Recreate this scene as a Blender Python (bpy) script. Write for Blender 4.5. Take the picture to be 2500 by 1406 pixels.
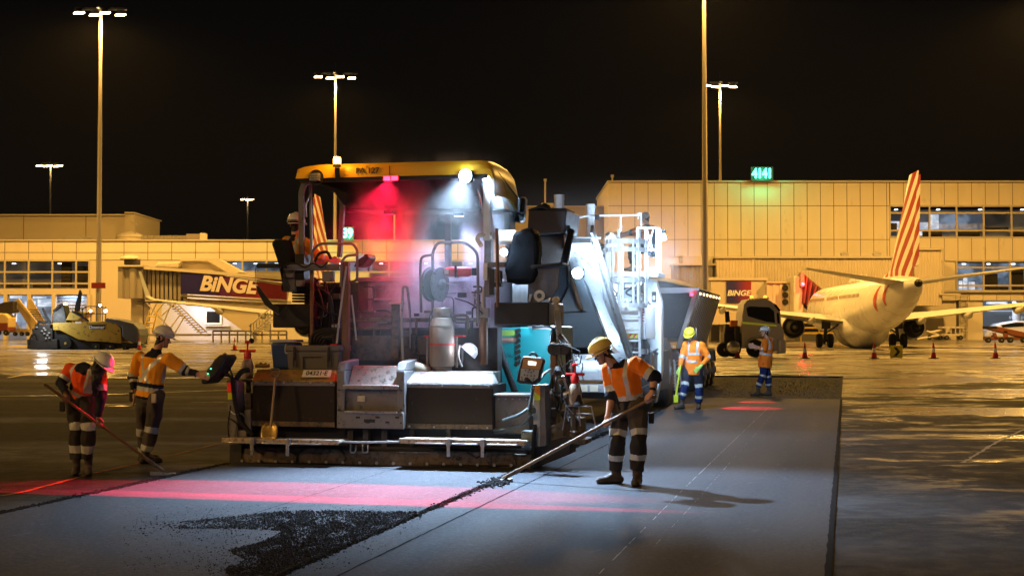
import bpy, bmesh, math, random
import numpy as np
from mathutils import Vector, Matrix, noise as mnoise
random.seed(7)
sc = bpy.context.scene
for o in list(bpy.data.objects): bpy.data.objects.remove(o)
COL = sc.collection
R = math.radians

# ------------------------------------------------------------------ camera
FPX = 3472.0; CAMH = 1.75; TILT = math.atan((802 - 703) / FPX)
cd = bpy.data.cameras.new('camera'); cam = bpy.data.objects.new('camera', cd); COL.objects.link(cam)
cam.location = (0, 0, CAMH); cam.rotation_euler = (math.pi / 2 + TILT, 0, 0)
cd.sensor_width = 36; cd.lens = FPX / 2500 * 36; cd.clip_end = 2000; cd.clip_start = 0.1
cd.dof.use_dof = True; cd.dof.focus_distance = 18.0; cd.dof.aperture_fstop = 9.0
sc.camera = cam
# ------------------------------------------------------------------ world (night), exposure
w = bpy.data.worlds.new('World'); sc.world = w; w.use_nodes = True
nt = w.node_tree; bg = nt.nodes['Background']
bg.inputs[0].default_value = (0.012, 0.0105, 0.010, 1); bg.inputs[1].default_value = 0.2
sc.view_settings.view_transform = 'Standard'; sc.view_settings.look = 'None'
sc.view_settings.exposure = 0; sc.view_settings.gamma = 1
cy = sc.cycles
try:
    cy.use_denoising = True; cy.denoiser = 'OPENIMAGEDENOISE'
except Exception: pass
cy.max_bounces = 5; cy.diffuse_bounces = 2; cy.glossy_bounces = 3; cy.transmission_bounces = 4
cy.volume_bounces = 0; cy.transparent_max_bounces = 12; cy.sample_clamp_indirect = 4
cy.volume_step_rate = 2.0; cy.volume_max_steps = 128; cy.caustics_reflective = False; cy.caustics_refractive = False

SODIUM = (1.0, 0.53, 0.105); WARM = (1.0, 0.62, 0.22); COOL = (0.50, 0.72, 1.0)

def link(o, parent=None):
    COL.objects.link(o)
    if parent is not None: o.parent = parent
    return o
def tag(o, label=None, cat=None, group=None, kind=None):
    if label: o['label'] = label
    if cat: o['category'] = cat
    if group: o['group'] = group
    if kind: o['kind'] = kind
    return o
def empty(name, loc=(0, 0, 0), rz=0, label=None, cat=None, group=None, kind=None):
    o = bpy.data.objects.new(name, None); link(o); o.location = loc; o.rotation_euler = (0, 0, rz)
    o.empty_display_size = 0.2
    return tag(o, label, cat, group, kind)
def copy_tree(o, parent=None):
    c = o.copy(); link(c); c.parent = parent
    for ch in [x for x in bpy.data.objects if x.parent == o]: copy_tree(ch, c)
    return c
def lamp(kind, name, loc, power, color, parent=None, aim=None, size=0.1, spot=60, blend=0.4, scale=None, shape=None, sy=None):
    d = bpy.data.lights.new(name, kind); d.energy = power; d.color = color
    if kind == 'AREA':
        d.size = size
        if shape: d.shape = shape; d.size_y = sy
    else: d.shadow_soft_size = size
    if kind == 'SPOT': d.spot_size = R(spot); d.spot_blend = blend
    o = bpy.data.objects.new(name, d); link(o, parent); o.location = loc
    if aim is not None:
        q = (Vector(aim) - Vector(loc)).to_track_quat('-Z', 'Y'); o.rotation_euler = q.to_euler()
    if scale: o.scale = scale
    return o

# ------------------------------------------------------------------ pixel <-> world
CAM = Vector((0, 0, CAMH))
def ray(px, py):
    u = (px - 1250) / FPX; v = (703 - py) / FPX
    return Vector((u, math.cos(TILT) - v * math.sin(TILT), math.sin(TILT) + v * math.cos(TILT)))
def P(px, py, D):
    d = ray(px, py); return CAM + d * (D / d.y)
def gz(D): return max(0.0, (D - 85) * 0.0085)
def G(px, py):
    d = ray(px, py); return CAM + d * (-CAMH / d.z)
class Fr:
    def __init__(s, O, a):
        s.O = Vector(O); s.a = a; s.f = Vector((math.sin(a), math.cos(a), 0)); s.r = Vector((math.cos(a), -math.sin(a), 0))
    def loc(s, p):
        d = Vector(p) - s.O; return Vector((d.dot(s.r), d.dot(s.f), d.z))
    def w(s, p): return s.O + s.r * p[0] + s.f * p[1] + Vector((0, 0, p[2]))
    def q(s, px, py, v):
        d = ray(px, py); t = (v - (CAM - s.O).dot(s.f)) / d.dot(s.f); return s.loc(CAM + d * t)
LANE_A = R(13.24)
O0 = G(570, 1130)
LF = Fr(O0, LANE_A)

# ------------------------------------------------------------------ materials
MATS = {}
def mat(name, col, rough=0.6, metal=0.0, var=0.25, scale=6.0, bump=0.0, bscale=60.0, dirt=0.0, dirtcol=(0.03, 0.028, 0.025),
        emit=None, estr=0.0, spec=0.32, rvar=0.15, stretch=(1, 1, 1), trans=0.0):
    if name in MATS: return MATS[name]
    m = bpy.data.materials.new(name); m.use_nodes = True; n = m.node_tree.nodes; l = m.node_tree.links
    b = n['Principled BSDF']
    b.inputs['Roughness'].default_value = rough; b.inputs['Metallic'].default_value = metal
    b.inputs['Specular IOR Level'].default_value = spec
    if trans: b.inputs['Transmission Weight'].default_value = trans
    tc = n.new('ShaderNodeTexCoord'); mp = n.new('ShaderNodeMapping'); mp.inputs['Scale'].default_value = stretch
    l.new(tc.outputs['Object'], mp.inputs[0])
    nz = n.new('ShaderNodeTexNoise'); nz.inputs['Scale'].default_value = scale; nz.inputs['Detail'].default_value = 6
    l.new(mp.outputs[0], nz.inputs['Vector'])
    c1 = tuple(max(0, c * (1 - var)) for c in col) + (1,); c2 = tuple(min(1, c * (1 + var)) for c in col) + (1,)
    mx = n.new('ShaderNodeMix'); mx.data_type = 'RGBA'; mx.inputs[6].default_value = c1; mx.inputs[7].default_value = c2
    l.new(nz.outputs[0], mx.inputs[0]); out = mx.outputs[2]
    if dirt > 0:
        n2 = n.new('ShaderNodeTexNoise'); n2.inputs['Scale'].default_value = scale * 2.3; n2.inputs['Detail'].default_value = 8; n2.inputs['Roughness'].default_value = 0.7
        l.new(mp.outputs[0], n2.inputs['Vector'])
        rp = n.new('ShaderNodeMapRange'); rp.inputs[1].default_value = 0.62 - dirt * 0.3; rp.inputs[2].default_value = 0.75 - dirt * 0.2
        l.new(n2.outputs[0], rp.inputs[0])
        m2 = n.new('ShaderNodeMix'); m2.data_type = 'RGBA'; m2.inputs[7].default_value = tuple(dirtcol) + (1,)
        l.new(out, m2.inputs[6]); l.new(rp.outputs[0], m2.inputs[0]); out = m2.outputs[2]
    l.new(out, b.inputs['Base Color'])
    if rvar > 0:
        rr = n.new('ShaderNodeMapRange'); rr.inputs[3].default_value = max(0.03, rough - rvar); rr.inputs[4].default_value = min(1, rough + rvar)
        l.new(nz.outputs[0], rr.inputs[0]); l.new(rr.outputs[0], b.inputs['Roughness'])
    if bump > 0:
        n3 = n.new('ShaderNodeTexNoise'); n3.inputs['Scale'].default_value = bscale; n3.inputs['Detail'].default_value = 4
        l.new(mp.outputs[0], n3.inputs['Vector'])
        bp = n.new('ShaderNodeBump'); bp.inputs['Strength'].default_value = bump; bp.inputs['Distance'].default_value = 0.01
        l.new(n3.outputs[0], bp.inputs['Height']); l.new(bp.outputs[0], b.inputs['Normal'])
    if emit:
        b.inputs['Emission Color'].default_value = tuple(emit) + (1,); b.inputs['Emission Strength'].default_value = estr
    MATS[name] = m; return m
def emis(name, col, s): return mat(name, (0.5, 0.5, 0.5), 0.4, var=0, rvar=0, emit=col, estr=s)
M = dict(
  yellow=mat('yellow_paint', (0.72, 0.40, 0.02), 0.35, var=0.1, scale=2, dirt=0.15),
  dyellow=mat('dirty_yellow_paint', (0.42, 0.26, 0.03), 0.5, var=0.15, scale=1.5, dirt=0.25),
  black=mat('black_steel', (0.016, 0.016, 0.018), 0.45, var=0.4, scale=8, bump=0.2),
  soot=mat('sooty_steel', (0.03, 0.025, 0.022), 0.6, var=0.5, scale=7, bump=0.5, bscale=30, dirt=0.3),
  panel=mat('matt_black_cover', (0.024, 0.017, 0.013), 0.6, spec=.15, var=0.25, scale=3, bump=0.15, dirt=0.08, dirtcol=(0.12, 0.09, 0.06)),
  rubber=mat('rubber', (0.012, 0.012, 0.012), 0.7, var=0.3),
  grey=mat('grey_paint', (0.16, 0.15, 0.15), 0.5, var=0.2, scale=5, dirt=0.25, bump=0.1),
  lgrey=mat('light_grey_paint', (0.36, 0.36, 0.36), 0.5, var=0.15, scale=5, dirt=0.2),
  steel=mat('worn_steel', (0.42, 0.40, 0.38), 0.35, metal=0.8, var=0.2, scale=12, dirt=0.25, bump=0.15),
  galv=mat('galvanised_steel', (0.5, 0.5, 0.5), 0.4, metal=0.7, var=0.15, scale=9),
  rust=mat('rusty_tube', (0.16, 0.085, 0.045), 0.55, metal=0.3, var=0.35, scale=14, dirt=0.2),
  dirty=mat('asphalt_caked_steel', (0.13, 0.095, 0.065), 0.7, var=0.5, scale=6, bump=0.6, bscale=40, dirt=0.5),
  board=mat('worn_step_board', (0.42, 0.33, 0.24), 0.5, metal=0.2, var=0.3, scale=10, dirt=0.45, bump=0.4, bscale=90),
  teal=mat('teal_paint', (0.02, 0.30, 0.30), 0.4, var=0.12, scale=3, dirt=0.12),
  white=mat('white_paint', (0.72, 0.73, 0.74), 0.4, var=0.07, scale=3, dirt=0.1, dirtcol=(0.3, 0.28, 0.26)),
  offwhite=mat('dusty_white_paint', (0.55, 0.56, 0.56), 0.55, var=0.12, scale=4, dirt=0.25, dirtcol=(0.16, 0.15, 0.14)),
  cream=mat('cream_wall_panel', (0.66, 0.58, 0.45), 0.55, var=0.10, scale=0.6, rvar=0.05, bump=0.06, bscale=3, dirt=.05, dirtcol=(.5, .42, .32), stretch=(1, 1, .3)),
  cream2=mat('cream_render', (0.60, 0.52, 0.40), 0.7, var=0.08, scale=0.5),
  joint=mat('panel_joint', (0.20, 0.15, 0.10), 0.8, var=0.1),
  corr=mat('corrugated_cladding', (0.52, 0.45, 0.35), 0.55, var=0.08, scale=0.6),
  dcorr=mat('dull_corrugated_cladding', (0.27, 0.24, 0.20), 0.6, var=0.1, scale=0.6),
  roof=mat('roof_metal', (0.5, 0.45, 0.36), 0.6, var=0.1),
  frame=mat('window_frame_metal', (0.45, 0.40, 0.33), 0.5, var=0.1),
  glass=mat('dark_glass', (0.012, 0.014, 0.016), 0.06, var=0.1, rvar=0.02, spec=0.7),
  red=mat('red_plastic', (0.55, 0.02, 0.02), 0.35, var=0.1),
  orange=mat('orange_plastic', (0.75, 0.22, 0.02), 0.4, var=0.1),
  blue=mat('blue_plastic', (0.02, 0.05, 0.16), 0.4, var=0.1),
  plastic=mat('grey_plastic', (0.11, 0.105, 0.10), 0.55, var=0.1, bump=0.1),
  ink=mat('dark_print', (0.03, 0.025, 0.02), 0.5, var=0.05),
  gas=mat('gas_bottle_grey', (0.20, 0.155, 0.12), 0.42, metal=0.15, var=0.12, scale=9, dirt=0.15, dirtcol=(0.12, 0.09, 0.07)),
  vinyl=mat('seat_cover_black', (0.014, 0.016, 0.019), 0.7, var=0.3, bump=0.3, bscale=25, spec=.05, rvar=.05),
  plane=mat('aircraft_white', (0.74, 0.72, 0.68), 0.28, var=0.05, scale=0.8, rvar=0.06),
  planered=mat('aircraft_red', (0.50, 0.05, 0.015), 0.3, var=0.1),
  wing=mat('aircraft_wing_grey', (0.50, 0.49, 0.46), 0.35, var=0.1, scale=0.7),
  nozzle=mat('engine_dark', (0.035, 0.033, 0.03), 0.5, metal=0.4, var=0.3),
  alu=mat('tipper_aluminium', (0.50, 0.54, 0.58), 0.38, metal=0.6, var=0.1, scale=3),
  tarp=mat('tarpaulin', (0.12, 0.12, 0.15), 0.6, var=0.25, scale=3, bump=0.5, bscale=4),
  cab=mat('silver_cab_paint', (0.55, 0.53, 0.54), 0.35, metal=0.2, var=0.06),
  lime=mat('lime_reflector', (0.55, 0.62, 0.03), 0.4, var=0.05),
  chrome=mat('polished_tank', (0.6, 0.58, 0.55), 0.2, metal=0.9, var=0.1),
  reflwhite=mat('cone_sleeve', (0.75, 0.75, 0.75), 0.4, var=0.05),
  maroon=mat('bellows_fabric', (0.16, 0.05, 0.045), 0.7, var=0.2, scale=2),
  wood=mat('wooden_handle', (0.20, 0.12, 0.06), 0.5, var=0.3, scale=14),
)
def checker(name, base, line):
    """tread (checker) plate: raised lozenges as bump"""
    m = mat(name, base, 0.4, metal=0.6, var=0.15, scale=6, dirt=0.3, dirtcol=(0.05, 0.035, 0.025)); n = m.node_tree.nodes; l = m.node_tree.links
    b = n['Principled BSDF']; tc = n.new('ShaderNodeTexCoord'); mp = n.new('ShaderNodeMapping'); mp.inputs['Scale'].default_value = (1, 1, 1)
    mp.inputs['Rotation'].default_value = (0, R(45), 0)
    l.new(tc.outputs['Object'], mp.inputs[0])
    br = n.new('ShaderNodeTexChecker'); br.inputs['Scale'].default_value = line
    l.new(mp.outputs[0], br.inputs['Vector']); bp = n.new('ShaderNodeBump'); bp.inputs['Strength'].default_value = 0.9; bp.inputs['Distance'].default_value = 0.02
    l.new(br.outputs['Fac'], bp.inputs['Height']); l.new(bp.outputs[0], b.inputs['Normal']); return m
M['tread'] = checker('tread_plate', (0.42, 0.38, 0.34), 28)
M['tread_warm'] = checker('tread_plate_warm_lit', (0.52, 0.34, 0.07), 28)  # warm light on the left lid painted into a yellow base

# ------------------------------------------------------------------ mesh builder
class MB:
    def __init__(s): s.v = []; s.f = []; s.mi = []
    def _add(s, vs, fs, mi=0):
        b = len(s.v); s.v += [tuple(x) for x in vs]; s.f += [tuple(b + i for i in f) for f in fs]; s.mi += [mi] * len(fs); return s
    def box(s, a, b, mi=0):
        x0, y0, z0 = (min(a[i], b[i]) for i in range(3)); x1, y1, z1 = (max(a[i], b[i]) for i in range(3))
        return s._add([(x0, y0, z0), (x1, y0, z0), (x1, y1, z0), (x0, y1, z0), (x0, y0, z1), (x1, y0, z1), (x1, y1, z1), (x0, y1, z1)],
                      [(0, 3, 2, 1), (4, 5, 6, 7), (0, 1, 5, 4), (1, 2, 6, 5), (2, 3, 7, 6), (3, 0, 4, 7)], mi)
    def hexa(s, v8, mi=0):
        return s._add(v8, [(0, 3, 2, 1), (4, 5, 6, 7), (0, 1, 5, 4), (1, 2, 6, 5), (2, 3, 7, 6), (3, 0, 4, 7)], mi)
    def bar(s, p0, p1, w, h, up=(0, 0, 1), mi=0):
        p0 = Vector(p0); p1 = Vector(p1); d = (p1 - p0).normalized(); u = Vector(up)
        if abs(d.dot(u)) > 0.98: u = Vector((0, 1, 0))
        x = d.cross(u).normalized() * w / 2; y = x.cross(d).normalized() * h / 2
        return s.hexa([p0 - x - y, p0 + x - y, p1 + x - y, p1 - x - y, p0 - x + y, p0 + x + y, p1 + x + y, p1 - x + y], mi)
    def cyl(s, p0, p1, r0, r1=None, n=14, mi=0, caps=True):
        r1 = r0 if r1 is None else r1
        return s.sweep([p0, p1], [r0, r1], n, mi, caps)
    def sweep(s, pts, rs, n=8, mi=0, caps=True):
        pts = [Vector(p) for p in pts]
        if not isinstance(rs, (list, tuple)): rs = [rs] * len(pts)
        b = len(s.v); prev = None
        for i, p in enumerate(pts):
            t = (pts[min(i + 1, len(pts) - 1)] - pts[max(i - 1, 0)])
            t = t.normalized() if t.length > 1e-9 else Vector((0, 0, 1))
            if prev is None:
                a = Vector((0, 0, 1)) if abs(t.z) < 0.9 else Vector((1, 0, 0)); x = t.cross(a).normalized()
            else:
                x = prev - t * prev.dot(t); x = x.normalized() if x.length > 1e-6 else prev
            prev = x; y = t.cross(x)
            for k in range(n):
                an = 2 * math.pi * k / n; s.v.append(tuple(p + (x * math.cos(an) + y * math.sin(an)) * rs[i]))
        for i in range(len(pts) - 1):
            for k in range(n):
                a = b + i * n + k; c = b + i * n + (k + 1) % n; s.f.append((a, c, c + n, a + n)); s.mi.append(mi)
        if caps:
            s.f.append(tuple(b + k for k in reversed(range(n)))); s.mi.append(mi)
            s.f.append(tuple(b + (len(pts) - 1) * n + k for k in range(n))); s.mi.append(mi)
        return s
    def tube(s, pts, r, n=8, mi=0, smooth=3):
        return s.sweep(rounded(pts, smooth), r, n, mi)
    def lathe(s, c, prof, axis=(0, 0, 1), n=20, mi=0, caps=True):
        ax = Vector(axis).normalized(); c = Vector(c)
        a = Vector((0, 0, 1)) if abs(ax.z) < 0.9 else Vector((1, 0, 0)); x = ax.cross(a).normalized(); y = ax.cross(x)
        b = len(s.v)
        for r, h in prof:
            for k in range(n):
                an = 2 * math.pi * k / n; s.v.append(tuple(c + ax * h + (x * math.cos(an) + y * math.sin(an)) * r))
        for i in range(len(prof) - 1):
            for k in range(n):
                p = b + i * n + k; q = b + i * n + (k + 1) % n; s.f.append((p, q, q + n, p + n)); s.mi.append(mi)
        if caps:
            if prof[0][0] > 1e-4: s.f.append(tuple(b + k for k in reversed(range(n)))); s.mi.append(mi)
            if prof[-1][0] > 1e-4: s.f.append(tuple(b + (len(prof) - 1) * n + k for k in range(n))); s.mi.append(mi)
        return s
    def prism(s, poly, off, mi=0):
        """closed 3-D polygon extruded by vector off"""
        off = Vector(off); n = len(poly); a = [Vector(p) for p in poly]
        vs = a + [p + off for p in a]
        fs = [tuple(reversed(range(n))), tuple(range(n, 2 * n))] + [(i, (i + 1) % n, n + (i + 1) % n, n + i) for i in range(n)]
        return s._add(vs, fs, mi)
    def build(s, name, m, parent=None, smooth=True, bevel=0.0, loc=None, ang=35):
        me = bpy.data.meshes.new(name); me.from_pydata(s.v, [], s.f)
        ms = m if isinstance(m, (list, tuple)) else [m]
        for x in ms: me.materials.append(x)
        me.polygons.foreach_set('material_index', s.mi)
        bm = bmesh.new(); bm.from_mesh(me); bmesh.ops.recalc_face_normals(bm, faces=bm.faces); bm.to_mesh(me); bm.free()
        if smooth:
            me.polygons.foreach_set('use_smooth', [True] * len(me.polygons)); me.set_sharp_from_angle(angle=R(ang))
        me.update(); o = bpy.data.objects.new(name, me); link(o, parent)
        if loc is not None: o.location = loc
        if bevel > 0:
            b = o.modifiers.new('bevel', 'BEVEL'); b.width = bevel; b.segments = 2; b.limit_method = 'ANGLE'; b.angle_limit = R(40); b.harden_normals = False
        return o
def rounded(pts, k=3):
    pts = [Vector(p) for p in pts]
    if len(pts) < 3 or k <= 0: return pts
    out = [pts[0]]
    for i in range(1, len(pts) - 1):
        a, b, c = pts[i - 1], pts[i], pts[i + 1]; da = (a - b); dc = (c - b); r = min(da.length, dc.length) * 0.4
        p0 = b + da.normalized() * r; p2 = b + dc.normalized() * r
        for j in range(k + 1):
            t = j / k; out.append(p0 * (1 - t) ** 2 + b * 2 * t * (1 - t) + p2 * t * t)
    out.append(pts[-1]); return out
def coil(pts, r, wr, turns):
    pts = [Vector(p) for p in rounded(pts, 8)]; L = [0]
    for i in range(1, len(pts)): L.append(L[-1] + (pts[i] - pts[i - 1]).length)
    out = []; N = turns * 7
    for i in range(N + 1):
        s = L[-1] * i / N; k = 1
        while k < len(L) - 1 and L[k] < s: k += 1
        t = (s - L[k - 1]) / max(1e-9, L[k] - L[k - 1]); p = pts[k - 1].lerp(pts[k], t); d = (pts[k] - pts[k - 1]).normalized()
        a = Vector((0, 1, 0)) if abs(d.y) < 0.8 else Vector((1, 0, 0)); x = d.cross(a).normalized(); y = d.cross(x); an = 2 * math.pi * turns * i / N
        out.append(p + (x * math.cos(an) + y * math.sin(an)) * r)
    return MB().sweep(out, wr, 5)
def text(name, s, m, parent, loc, size, rot=(math.pi / 2, 0, 0), shear=0.0, off=0.0, ext=0.004, align='CENTER', sx=1.0):
    c = bpy.data.curves.new(name, 'FONT'); c.body = s; c.size = size; c.shear = shear; c.offset = off; c.extrude = ext
    c.align_x = align; c.align_y = 'CENTER'; c.resolution_u = 4
    o = bpy.data.objects.new(name + '_t', c); COL.objects.link(o)
    dg = bpy.context.evaluated_depsgraph_get(); me = bpy.data.meshes.new_from_object(o.evaluated_get(dg)); bpy.data.objects.remove(o)
    me.materials.clear(); me.materials.append(m); t = bpy.data.objects.new(name, me); link(t, parent)
    t.location = loc; t.rotation_euler = rot; t.scale = (sx, 1, 1); return t
# ================================================================== GROUND
def node_mat(name):
    m = bpy.data.materials.new(name); m.use_nodes = True; n = m.node_tree.nodes; l = m.node_tree.links
    return m, n, l, n['Principled BSDF']
def noise_n(n, l, vec, scale, detail=5, rough=0.55, stretch=None, dist=0.0):
    if stretch:
        mp = n.new('ShaderNodeMapping'); mp.inputs['Scale'].default_value = stretch; l.new(vec, mp.inputs[0]); vec = mp.outputs[0]
    z = n.new('ShaderNodeTexNoise'); z.inputs['Scale'].default_value = scale; z.inputs['Detail'].default_value = detail
    z.inputs['Roughness'].default_value = rough; z.inputs['Distortion'].default_value = dist; l.new(vec, z.inputs['Vector']); return z.outputs[0]
def ramp_n(n, l, src, a, b, lo=0.0, hi=1.0):
    r = n.new('ShaderNodeMapRange'); r.interpolation_type = 'SMOOTHSTEP'
    for i, x in enumerate((a, b, lo, hi)): r.inputs[i + 1].default_value = x
    l.new(src, r.inputs[0]); return r.outputs[0]
def mix_n(n, l, f, a, b):
    x = n.new('ShaderNodeMix'); x.data_type = 'RGBA'; l.new(f, x.inputs[0])
    for k, q in ((6, a), (7, b)):
        if isinstance(q, tuple): x.inputs[k].default_value = q + (1,)
        else: l.new(q, x.inputs[k])
    return x.outputs[2]
def math_n(n, l, op, a, b=None):
    x = n.new('ShaderNodeMath'); x.operation = op
    for k, q in ((0, a), (1, b)):
        if q is None: continue
        if isinstance(q, (int, float)): x.inputs[k].default_value = q
        else: l.new(q, x.inputs[k])
    return x.outputs[0]
def apron_material():
    m, n, l, b = node_mat('apron_surface'); tc = n.new('ShaderNodeTexCoord'); V = tc.outputs['Object']
    sep = n.new('ShaderNodeSeparateXYZ'); l.new(V, sep.inputs[0])
    wob = noise_n(n, l, V, 0.12, 3)
    yy = math_n(n, l, 'ADD', sep.outputs[1], math_n(n, l, 'MULTIPLY', math_n(n, l, 'SUBTRACT', wob, 0.5), 14.0))
    conc = ramp_n(n, l, yy, 56, 58.5)                                # concrete stands start about 57 m out
    band = noise_n(n, l, V, 0.34, 3, 0.5, (0.16, 1.0, 1)); mott = noise_n(n, l, V, 1.3, 6, 0.65)            # paler bands stretched along the taxiway
    lft = ramp_n(n, l, sep.outputs[0], -2, 8, 1.0, .22); asp = mix_n(n, l, math_n(n, l, 'MULTIPLY', ramp_n(n, l, band, 0.42, 0.60), lft), (0.016, 0.0145, 0.014), (0.11, 0.108, 0.115)); asp = mix_n(n, l, ramp_n(n, l, mott, .35, .65, 0, .65), asp, (0.014, 0.012, 0.010)); glints = noise_n(n, l, V, 70, 2, 0.9); asp = mix_n(n, l, ramp_n(n, l, glints, .64, .76), asp, (0.32, 0.29, 0.25))  # glints painted in as sparse pale specks
    speck = noise_n(n, l, V, 38, 3, 0.8); asp = mix_n(n, l, ramp_n(n, l, speck, 0.55, 0.78), asp, (0.11, 0.10, 0.095))
    cc = mix_n(n, l, noise_n(n, l, V, 0.5, 6, 0.6, (0.25, 1, 1)), (0.22, 0.20, 0.17), (0.38, 0.35, 0.30))
    col = mix_n(n, l, conc, asp, cc)
    # wet film: puddles with an outline of their own
    wet = noise_n(n, l, V, 0.30, 7, 0.62, (0.55, 1, 1), 0.6)
    far = ramp_n(n, l, sep.outputs[1], 40, 62, .10, -.07); rgt = ramp_n(n, l, sep.outputs[0], 4, 9, 0.0, -.16)
    wet = math_n(n, l, 'SUBTRACT', wet, math_n(n, l, 'MAXIMUM', math_n(n, l, 'ADD', far, rgt), -.07))
    wm = ramp_n(n, l, wet, 0.53, 0.60)
    col = mix_n(n, l, math_n(n, l, 'MULTIPLY', wm, 0.6), col, (0.02, 0.018, 0.016))
    l.new(col, b.inputs['Base Color'])
    dry = ramp_n(n, l, noise_n(n, l, V, 5, 4), 0.3, 0.7, 0.75, 0.95)
    x = n.new('ShaderNodeMix'); l.new(wm, x.inputs[0]); damp = math_n(n, l, 'MULTIPLY', ramp_n(n, l, noise_n(n, l, V, .9, 8, .72, (.6, 1, 1), .3), .50, .60), ramp_n(n, l, math_n(n, l, 'ADD', sep.outputs[0], math_n(n, l, 'MULTIPLY', sep.outputs[1], -.08)), 2.2, 4.0)); dm = n.new('ShaderNodeMix'); l.new(damp, dm.inputs[0]); l.new(dry, dm.inputs[2]); dm.inputs[3].default_value = .52; l.new(dm.outputs[0], x.inputs[2]); x.inputs[3].default_value = 0.16; l.new(x.outputs[0], b.inputs['Roughness'])
    g = noise_n(n, l, V, 45, 5, 0.8); bp = n.new('ShaderNodeBump'); bp.inputs['Distance'].default_value = 0.02
    s = n.new('ShaderNodeMix'); l.new(wm, s.inputs[0]); s.inputs[2].default_value = 0.45; s.inputs[3].default_value = 0.16; l.new(s.outputs[0], bp.inputs['Strength'])
    l.new(g, bp.inputs['Height']); l.new(bp.outputs[0], b.inputs['Normal']); l.new(math_n(n, l, 'ADD', ramp_n(n, l, wm, 0, 1, .08, .7), math_n(n, l, 'MULTIPLY', damp, .20)), b.inputs['Specular IOR Level'])
    return m
def mat_fresh(name, c0, c1, rough, lo=0.5):
    m, n, l, b = node_mat(name); tc = n.new('ShaderNodeTexCoord'); V = tc.outputs['Object']
    a = noise_n(n, l, V, 1.6, 4, 0.55, (1.0, 0.08, 1)); s = noise_n(n, l, V, 90, 3, 0.9)
    big = noise_n(n, l, V, 22, 4, 0.75); scf = noise_n(n, l, V, 7, 7, 0.75, (1.0, .4, 1), .6)
    col = mix_n(n, l, a, c0, c1); col = mix_n(n, l, ramp_n(n, l, big, .40, .72), tuple(x * .72 for x in c0), col); col = mix_n(n, l, ramp_n(n, l, scf, .58, .72, 0, .45), col, tuple(x * 2.0 for x in c1)); col = mix_n(n, l, ramp_n(n, l, s, 0.55, 0.8), col, tuple(min(1, x * 2.4) for x in c1))
    col = mix_n(n, l, ramp_n(n, l, s, 0.42, 0.25), col, tuple(x * 0.45 for x in c0))
    l.new(col, b.inputs['Base Color']); l.new(ramp_n(n, l, a, 0.3, 0.7, rough - 0.03, rough + 0.05), b.inputs['Roughness']); b.inputs['Specular IOR Level'].default_value = 0.10
    bp = n.new('ShaderNodeBump'); bp.inputs['Strength'].default_value = lo; bp.inputs['Distance'].default_value = 0.006
    l.new(noise_n(n, l, V, 160, 3, 0.8), bp.inputs['Height']); l.new(bp.outputs[0], b.inputs['Normal']); return m
M['apron'] = apron_material()
M['mat_l'] = mat_fresh('fresh_asphalt', (0.062, 0.062, 0.068), (0.084, 0.084, 0.092), 0.85)
M['mat_r'] = mat_fresh('rolled_asphalt', (0.036, 0.038, 0.045), (0.052, 0.055, 0.064), 0.8, 0.35)
M['milled'] = mat('milled_asphalt', (0.036, 0.037, 0.041), 0.9, var=0.5, scale=5, bump=.6, bscale=24, spec=.06, rvar=.05)
M['gravel'] = mat('milled_gravel_stone', (0.07, 0.072, 0.078), 0.9, var=0.5, scale=5, spec=.06, rvar=.05)
M['crumb'] = mat('loose_asphalt', (0.016, 0.0145, 0.014), 0.9, var=0.5, scale=20, spec=.12)
U1, U2 = 3.87, 7.65; VE1, VE2 = 18.85, 36.6; V0 = -17.5
def lw(u, v, z=0.0):
    p = LF.w((u, v, 0)); return Vector((p.x, p.y, z))
def ground_mesh():
    # lane frame rectangle [0,U2]x[V0,VE2] is cut out of the apron; the rest is one sheet to the horizon
    hole = [lw(0, V0), lw(U2, V0), lw(U2, VE2), lw(0, VE2)]
    xs = [-900, -40, 60, 900]; v = []; f = []
    ring = [Vector((-60, -12, 0)), Vector((60, -12, 0)), Vector((60, 85, 0)), Vector((-60, 85, 0))]
    out = [Vector((-700, -60, 0)), Vector((700, -60, 0)), Vector((700, 85, 0)), Vector((-700, 85, 0))]
    v = hole + ring + out
    for k in range(4): f.append((k, (k + 1) % 4, 4 + (k + 1) % 4, 4 + k))
    f.append((4, 5, 9, 8)); f.append((5, 6, 10, 9)); f.append((7, 4, 8, 11))
    b = len(v); v += [Vector((-700, 700, gz(700))), Vector((-60, 700, gz(700))), Vector((60, 700, gz(700))), Vector((700, 700, gz(700)))]
    f += [(11, 7, b + 1, b), (7, 6, b + 2, b + 1), (6, 10, b + 3, b + 2)]
    # pit walls along hole, 6 cm down
    c = len(v); v += [h + Vector((0, 0, -0.07)) for h in hole]
    for k in range(4): f.append((k, c + k, c + (k + 1) % 4, (k + 1) % 4))
    me = bpy.data.meshes.new('ground'); me.from_pydata([tuple(x) for x in v], [], f); me.materials.append(M['apron'])
    bm = bmesh.new(); bm.from_mesh(me)
    for fc in bm.faces: fc.normal_update()
    for fc in bm.faces:
        if fc.normal.z < -0.1: fc.normal_flip()
    bm.to_mesh(me); bm.free()
    o = bpy.data.objects.new('ground', me); link(o); tag(o, 'wet asphalt and concrete airport apron', None, None, 'structure'); return o
ground_mesh()
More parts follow.
